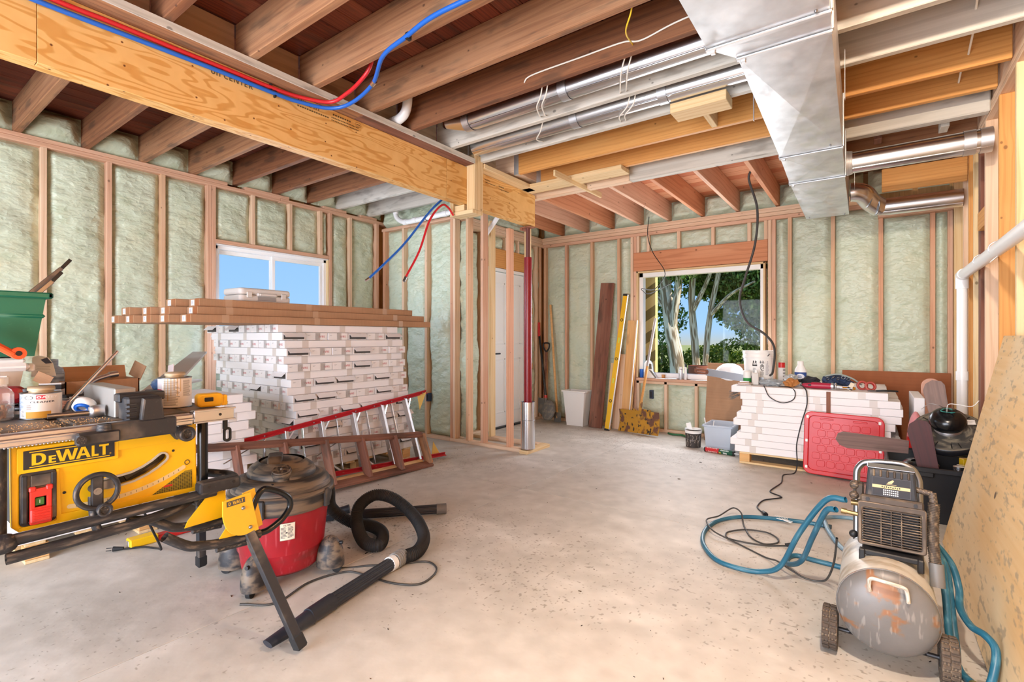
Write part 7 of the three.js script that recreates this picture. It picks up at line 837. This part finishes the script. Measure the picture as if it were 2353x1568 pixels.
  decalOn(cv, 'badge', 0.125, 0.075, [0, 0.232, 0.0565], [0, 0, 0], (g, w, h) => { g.fillStyle = '#23242a'; g.fillRect(0, 0, w, h); g.strokeStyle = '#4a4a50'; g.lineWidth = 3; g.strokeRect(4, 4, w - 8, h - 8); g.fillStyle = '#d9be86'; g.beginPath(); g.moveTo(w * 0.44, h * 0.22); g.lineTo(w * 0.55, h * 0.1); g.lineTo(w * 0.58, h * 0.16); g.lineTo(w * 0.52, h * 0.3); g.lineTo(w * 0.4, h * 0.32); g.fill(); g.fillRect(w * 0.38, h * 0.34, w * 0.26, 3); g.fillRect(w * 0.02, h * 0.42, w * 0.96, h * 0.16); g.fillStyle = '#23242a'; for (let i = 0; i < 9; i++) g.fillRect(w * (0.26 + i * 0.055), h * (0.46 + 0.02 * (i % 2)), w * 0.034, h * 0.07); g.fillStyle = '#e6e6e6'; for (let r = 0; r < 3; r++) for (let i = 0; i < 8; i++) g.fillRect(w * (0.3 + i * 0.05), h * (0.64 + r * 0.11), w * 0.034, h * 0.06); });
  mesh('push_handle', tube([[-0.098, 0.26, -0.22], [-0.098, 0.45, -0.26], [-0.098, 0.61, -0.29], [-0.075, 0.65, -0.297], [-0.02, 0.662, -0.30], [0.06, 0.664, -0.30], [0.1, 0.648, -0.297], [0.12, 0.60, -0.29], [0.12, 0.45, -0.26], [0.12, 0.26, -0.22]], 0.0135, 100, 14, false, 0.25), M.steel, a);
  mesh('outlet_pipe', merge([cyl([0.09, 0.62, -0.06], [0.145, 0.612, -0.055], 0.011, 0.011, 14), cyl([0.145, 0.618, -0.055], [0.15, 0.57, -0.045], 0.013, 0.013, 14)]), bronze, a); mesh('foam_sleeve', ribTube([[0.15, 0.58, -0.045], [0.146, 0.5, -0.03], [0.146, 0.42, -0.005], [0.152, 0.34, 0.02]], 0.018, 0.0015, 0.006, 14), bronze, a); mesh('sleeve_end', cyl([0.152, 0.37, 0.01], [0.155, 0.29, 0.03], 0.023, 0.023, 18), std({ color: 0x6f6d6a, roughness: 0.5 }), a);
  mesh('pressure_switch', merge([bc(0.03, 0.07, 0.05, -0.085, 0.575, -0.09, 0.006), sph(0.02, -0.1, 0.60, -0.08), sph(0.018, -0.103, 0.56, -0.07)]), bronze, a); mesh('hose_fitting', merge([cyl([-0.07, 0.52, -0.1], [-0.115, 0.52, -0.1], 0.012), cyl([-0.07, 0.47, -0.1], [-0.13, 0.475, -0.1], 0.009), cyl([-0.13, 0.475, -0.1], [-0.15, 0.477, -0.1], 0.012)]), std({ color: 0x9a8258, roughness: 0.35, metalness: 0.8 }), a); mesh('drain_knob', sph(0.016, -0.105, 0.40, -0.06), M.black, a);
}
const HB = std({ map: dusty(0x205f78, 0x5f8c9c, 0.55, 0.85, 221, 0.2), roughness: 0.4 });
{
  const h = thing('air_hose', 'teal blue air hose looping over the floor from the compressor', 'hose');
  mesh('hose', tube([[-0.085, 0.525, -2.55], [-0.16, 0.50, -2.58], [-0.27, 0.30, -2.68], [-0.36, 0.09, -2.76], [-0.455, 0.02, -2.80], [-0.56, 0.013, -2.79], [-0.68, 0.013, -2.83], [-0.79, 0.013, -3.0], [-0.835, 0.013, -3.2], [-0.82, 0.013, -3.40], [-0.753, 0.013, -3.54], [-0.66, 0.013, -3.63], [-0.52, 0.013, -3.69], [-0.36, 0.013, -3.735], [-0.245, 0.013, -3.74]], 0.0125, 180, 12), HB, h); mesh('hose_end', cyl([-0.245, 0.014, -3.74], [-0.20, 0.014, -3.735], 0.0145, 0.0145, 14), std({ map: dusty(0x2c4450, 0x60686a, 0.5, 0.8, 222, 0.2), roughness: 0.6 }), h); mesh('string_tangle', merge([0, 1, 2, 3].map((i) => tube([[-0.50, 0.028, -3.66], [-0.46 + 0.02 * i, 0.035, -3.63], [-0.44, 0.026, -3.70 + 0.02 * i], [-0.48 - 0.015 * i, 0.02, -3.74], [-0.42, 0.012, -3.76 + 0.03 * i]], 0.0016, 24, 5))), M.white, h);
  const k = thing('air_hose', 'second teal hose curving from the compressor fitting across the floor', 'hose'); mesh('hose', tube([[-0.12, 0.476, -2.55], [-0.16, 0.45, -2.585], [-0.22, 0.28, -2.72], [-0.28, 0.1, -2.86], [-0.35, 0.02, -2.98], [-0.365, 0.013, -3.08], [-0.33, 0.013, -3.14], [-0.25, 0.013, -3.13], [-0.15, 0.013, -3.12], [-0.02, 0.013, -3.10], [0.1, 0.013, -3.05]], 0.0125, 120, 12), HB, k);
  const c = thing('air_hose', 'grey teal hose loop lying behind the compressor', 'hose'); mesh('hose', tube([[0.05, 0.013, -3.95], [-0.085, 0.013, -4.0], [-0.2, 0.013, -3.96], [-0.255, 0.03, -3.83], [-0.235, 0.044, -3.73], [-0.21, 0.03, -3.62], [-0.15, 0.013, -3.45], [-0.06, 0.013, -3.28], [0.04, 0.013, -3.15], [0.15, 0.013, -3.1]], 0.0125, 90, 12), std({ map: dusty(0x5f87a0, 0x9db4bf, 0.4, 0.7, 223, 0.2), roughness: 0.45 }), c);
  const r = thing('air_hose', 'blue hose bundle hanging beside the compressor next to the plywood', 'hose'); for (const p of [[[0.20, 0.40, -2.62], [0.225, 0.33, -2.58], [0.235, 0.22, -2.52], [0.24, 0.10, -2.46], [0.26, 0.02, -2.40], [0.29, 0.014, -2.33]], [[0.19, 0.38, -2.66], [0.24, 0.31, -2.62], [0.255, 0.2, -2.6], [0.26, 0.10, -2.55], [0.262, 0.03, -2.48], [0.25, 0.014, -2.38]], [[0.20, 0.39, -2.68], [0.265, 0.30, -2.68], [0.285, 0.22, -2.64], [0.28, 0.175, -2.56], [0.30, 0.155, -2.47], [0.33, 0.16, -2.41], [0.35, 0.14, -2.36], [0.335, 0.08, -2.30], [0.31, 0.025, -2.26], [0.29, 0.016, -2.24], [0.27, 0.02, -2.22]]]) mesh('hose', tube(p, 0.0125, 70, 12), HB, r); mesh('couplers', cyl([0.29, 0.016, -2.33], [0.295, 0.016, -2.20], 0.014, 0.012, 14), std({ color: 0x8a8459, roughness: 0.4, metalness: 0.6 }), r);
  const pc = thing('compressor_cable', 'thin grey power cord tangled inside the teal hose loop', 'cord'); mesh('cable', tube([[-0.12, 0.33, -2.62], [-0.14, 0.16, -2.75], [-0.18, 0.03, -2.86], [-0.26, 0.012, -2.87], [-0.334, 0.04, -2.87], [-0.40, 0.038, -2.94], [-0.47, 0.007, -3.03], [-0.622, 0.007, -3.13], [-0.779, 0.03, -3.187], [-0.86, 0.036, -3.34], [-0.81, 0.04, -3.45], [-0.76, 0.055, -3.62], [-0.70, 0.045, -3.58], [-0.66, 0.007, -3.46], [-0.588, 0.007, -3.284], [-0.508, 0.007, -3.22], [-0.445, 0.007, -3.28], [-0.455, 0.007, -3.36], [-0.525, 0.007, -3.42], [-0.64, 0.007, -3.39], [-0.72, 0.007, -3.28], [-0.70, 0.007, -3.19], [-0.62, 0.012, -3.165], [-0.50, 0.007, -3.20], [-0.40, 0.007, -3.265]], 0.0048, 240, 7, false, 0.45), M.cord, pc); mesh('plug', merge([cyl([-0.40, 0.012, -3.265], [-0.37, 0.014, -3.28], 0.009, 0.013, 12), cyl([-0.37, 0.014, -3.28], [-0.352, 0.014, -3.288], 0.0025)]), M.rubber, pc);
}
// ---------- debris on the floor ----------
{
  const n = 420, im = new THREE.InstancedMesh(new THREE.BoxGeometry(1, 0.35, 0.35), std({ color: 0x6b5a48, roughness: 1 }), n), m = new THREE.Matrix4(), q = new THREE.Quaternion(), e = new THREE.Euler(), c = new THREE.Color(); im.name = 'floor_debris'; im.userData = { kind: 'stuff', label: 'scattered wood chips and dirt crumbs on the concrete', category: 'debris' };
  for (let i = 0; i < n; i++) { e.set(0, rnd() * 6.28, 0); const s = rr(0.003, 0.009) * (rnd() < 0.08 ? 2.6 : 1); m.compose(V(rr(-4.6, 0.3), 0.0016, rr(-6.0, -0.8)), q.setFromEuler(e), V(s, s * 0.6, s * 0.7)); im.setMatrixAt(i, m); im.setColorAt(i, c.setHex([0x6b5a48, 0x4a3f36, 0xb59a72, 0x8a7a68][i % 4])); } im.castShadow = im.receiveShadow = true; scene.add(im);
}
// ---------- outdoors ----------
{
  const g = struct('ground', 'grassy yard outside the building'); const gm = std({ map: tex(256, 256, 3, 3, (u, v) => mix3(hex(0x8a9a4e), hex(0xb3ab6c), fbm(u, v, 6, 6, 5, 231))), roughness: 1 });
  const pl = new THREE.PlaneGeometry(120, 120, 60, 60).rotateX(-Math.PI / 2).translate(0, -0.25, 0), p = pl.attributes.position; for (let i = 0; i < p.count; i++) { const z = p.getZ(i); p.setY(i, -0.25 + (z < -9 ? Math.min(1, (-9 - z) / 6) * 0.5 : 0)); } pl.computeVertexNormals(); mesh('lawn', uvBox(pl, 'x'), gm, g);
  mesh('apron', bx(-6, 1.2, -0.22, -0.06, 2.95, 9, 0), std({ color: 0xc9c5bc, roughness: 0.9 }), g);
}
{
  const bark = std({ map: tex(256, 512, 0.8, 1.6, (u, v) => { const r = fbm(u, v, 14, 4, 4, 241); return mix3(hex(0xe4dccf), hex(0x8d7a64), sst(0.4, 0.62, r)); }), roughness: 0.95 });
  const leafG = new THREE.BufferGeometry(); leafG.setAttribute('position', new THREE.BufferAttribute(new Float32Array([-0.5, 0, 0, 0, 0.3, 0.1, 0.5, 0, 0, 0, -0.3, 0.1]), 3)); leafG.setIndex([0, 1, 2, 0, 2, 3, 0, 2, 1, 0, 3, 2]); leafG.computeVertexNormals();
  const leafM = std({ color: 0xffffff, roughness: 0.7, side: THREE.DoubleSide });
  const taper = (pts, r0, r1) => { const c = new THREE.CatmullRomCurve3(pts.map((q) => V(...q))), n = 22, rad = 12, gg = new THREE.TubeGeometry(c, n, 1, rad), p = gg.attributes.position, uv = gg.attributes.uv, q = V(); for (let i = 0; i <= n; i++) { const o = c.getPointAt(i / n), r = r0 + (r1 - r0) * (i / n); for (let j = 0; j <= rad; j++) { const k = i * (rad + 1) + j; q.fromBufferAttribute(p, k).sub(o).multiplyScalar(r * (1 + 0.16 * (hash(j % rad, i, 5) - 0.5))).add(o); p.setXYZ(k, q.x, q.y, q.z); uv.setXY(k, (j / rad) * 1.6, (i / n) * 6); } } gg.computeVertexNormals(); return gg; };
  function foliage(parent, blobs, n, size, pal) {
    const im = new THREE.InstancedMesh(leafG, leafM, n), m = new THREE.Matrix4(), q = new THREE.Quaternion(), e = new THREE.Euler(), c = new THREE.Color(), vol = blobs.map((b) => b[3] * b[4] * b[5]), tot = vol.reduce((a, b) => a + b, 0); im.name = 'foliage'; im.userData.kind = 'stuff';
    for (let i = 0; i < n; i++) { let k = rnd() * tot, b = 0; while (k > vol[b] && b < blobs.length - 1) k -= vol[b++]; const B = blobs[b], a = rnd() * 6.283, u = rr(-1, 1), r = Math.cbrt(rr(0.15, 1)), s = Math.sqrt(1 - u * u); e.set(rnd() * 6, rnd() * 6, rnd() * 6); const z = size * rr(0.6, 1.4); m.compose(V(B[0] + B[3] * r * s * Math.cos(a), B[1] + B[4] * r * u, B[2] + B[5] * r * s * Math.sin(a)), q.setFromEuler(e), V(z, z, z)); im.setMatrixAt(i, m); im.setColorAt(i, c.setHex(pal[Math.floor(rnd() * pal.length)])); }
    im.castShadow = im.receiveShadow = true; parent.add(im);
  }
  const G = [0x8fb862, 0xa6c878, 0x7aa055, 0xbcd68c, 0x6f9450], YG = [0x9bb04a, 0xb4c05e, 0x7f9a3c, 0x8fa648];
  const t1 = thing('shade_tree', 'thick pale-barked tree with a forked trunk outside the window', 'tree'); mesh('trunk', taper([[-3.55, -0.1, -13], [-3.6, 0.6, -13], [-3.72, 1.3, -13], [-3.85, 2.2, -13], [-4.0, 3.2, -13.1], [-4.4, 5, -13.4]], 0.2, 0.1), bark, t1); mesh('branch', taper([[-3.72, 1.2, -13], [-3.62, 1.9, -12.9], [-3.48, 2.7, -12.8], [-3.5, 4.2, -12.7]], 0.11, 0.06), bark, t1); mesh('branch', taper([[-3.8, 1.9, -13], [-4.3, 2.5, -13.2], [-5.0, 3.4, -13.5]], 0.1, 0.04), bark, t1);
  foliage(t1, [[-4.6, 3.3, -13.4, 1.0, 0.9, 1.0], [-3.4, 3.4, -12.8, 0.7, 0.8, 0.7], [-4.3, 2.2, -13.9, 0.5, 0.45, 0.5], [-3.6, 2.9, -14.6, 1.0, 0.6, 0.4], [-3.2, 4.4, -13.3, 1.6, 1.0, 1.2], [-3.95, 1.75, -13.9, 0.4, 0.45, 0.4], [-4.5, 1.3, -14.6, 0.5, 0.5, 0.4]], 16000, 0.12, G);
  const t2 = thing('shade_tree', 'slim white-barked tree beside the forked one outside the window', 'tree'); mesh('trunk', taper([[-3.2, 0, -13.5], [-3.28, 1.1, -13.5], [-3.36, 2.2, -13.5], [-3.3, 3.2, -13.5], [-3.2, 5, -13.5]], 0.105, 0.06), bark, t2); mesh('branch', taper([[-3.34, 1.9, -13.5], [-3.0, 2.6, -13.5], [-2.6, 3.6, -13.4]], 0.07, 0.03), bark, t2); foliage(t2, [[-2.9, 3.2, -14.2, 0.7, 0.8, 0.6], [-2.3, 2.6, -14.6, 0.7, 0.7, 0.6], [-2.3, 3.9, -13.9, 1.2, 0.8, 0.9]], 12000, 0.12, G);
  const t3 = thing('shade_tree', 'leafy tree with a thin leaning trunk filling the window', 'tree'); mesh('trunk', taper([[-3.05, 0, -13.6], [-3.0, 1.0, -13.6], [-2.9, 1.9, -13.6], [-2.7, 2.9, -13.6], [-2.4, 4.6, -13.6]], 0.085, 0.05), bark, t3); mesh('branch', taper([[-2.9, 1.8, -13.6], [-2.4, 2.3, -13.5], [-1.8, 2.6, -13.4]], 0.06, 0.025), bark, t3); foliage(t3, [[-1.7, 2.8, -14.1, 1.2, 0.95, 0.8], [-2.35, 2.1, -14.4, 0.8, 0.7, 0.5], [-2.9, 2.9, -14.8, 1.1, 0.7, 0.5], [-1.3, 1.9, -14.2, 0.7, 0.7, 0.6], [-0.9, 3.4, -14.0, 1.0, 0.8, 0.9], [-2.0, 1.45, -14.5, 0.5, 0.4, 0.4]], 20000, 0.12, G);
  for (const t of [t1, t2, t3]) t.position.x = -0.5;
  for (const [x, z, r, h, l] of [[-2.8, -14.3, 0.9, 0.75, 'round yellow-green shrub under the thin leaning tree'], [-1.7, -14.6, 1.0, 0.85, 'wide yellow-green shrub towards the window edge'], [-4.9, -14.0, 0.7, 0.6, 'low yellow-green shrub beside the forked trunk'], [-3.8, -15.2, 0.9, 0.6, 'pale shrub behind the slim tree trunks']]) { const s = thing('shrub', l, 'shrub', [x, 0.2, z]); mesh('stem', taper([[0, 0, 0], [0.05, h * 0.5, 0], [0.1, h, 0]], 0.04, 0.02), bark, s); foliage(s, [[0, h * 0.6, 0, r, h * 0.75, r * 0.7]], 1900, 0.10, YG); }
  const b = thing('rusty_barrel', 'rusty red barrel standing under the trees', 'barrel', [-3.25, 0.12, -11.9]); mesh('drum', lathe([[0, 0], [0.22, 0], [0.225, 0.02], [0.22, 0.2], [0.228, 0.21], [0.22, 0.22], [0.225, 0.44], [0.2, 0.44], [0.2, 0.05]], 28), std({ color: 0x8f4f3c, roughness: 0.8 }), b);
  const p = thing('painted_shadow_post', 'cream post with diagonal cast shadow bands painted in olive just outside the window', 'post', [-2.555, -0.22, -6.95]); mesh('post', bc(0.16, 3.0, 0.1, 0, 1.5, 0, 0.004), std({ color: 0xe0cd92, roughness: 0.8 }), p); for (let i = 0; i < 9; i++) mesh('painted_shadow_band', ext([[-0.079, 0], [0.079, 0.1], [0.079, 0.25], [-0.079, 0.15]], 0.002).translate(0, 0.05 + i * 0.32, 0.0505), std({ color: 0x877a4e, roughness: 0.8 }), p);  // olive bands are slanting cast shadows put into colour on a cream post
}
renderer.render(scene, camera);
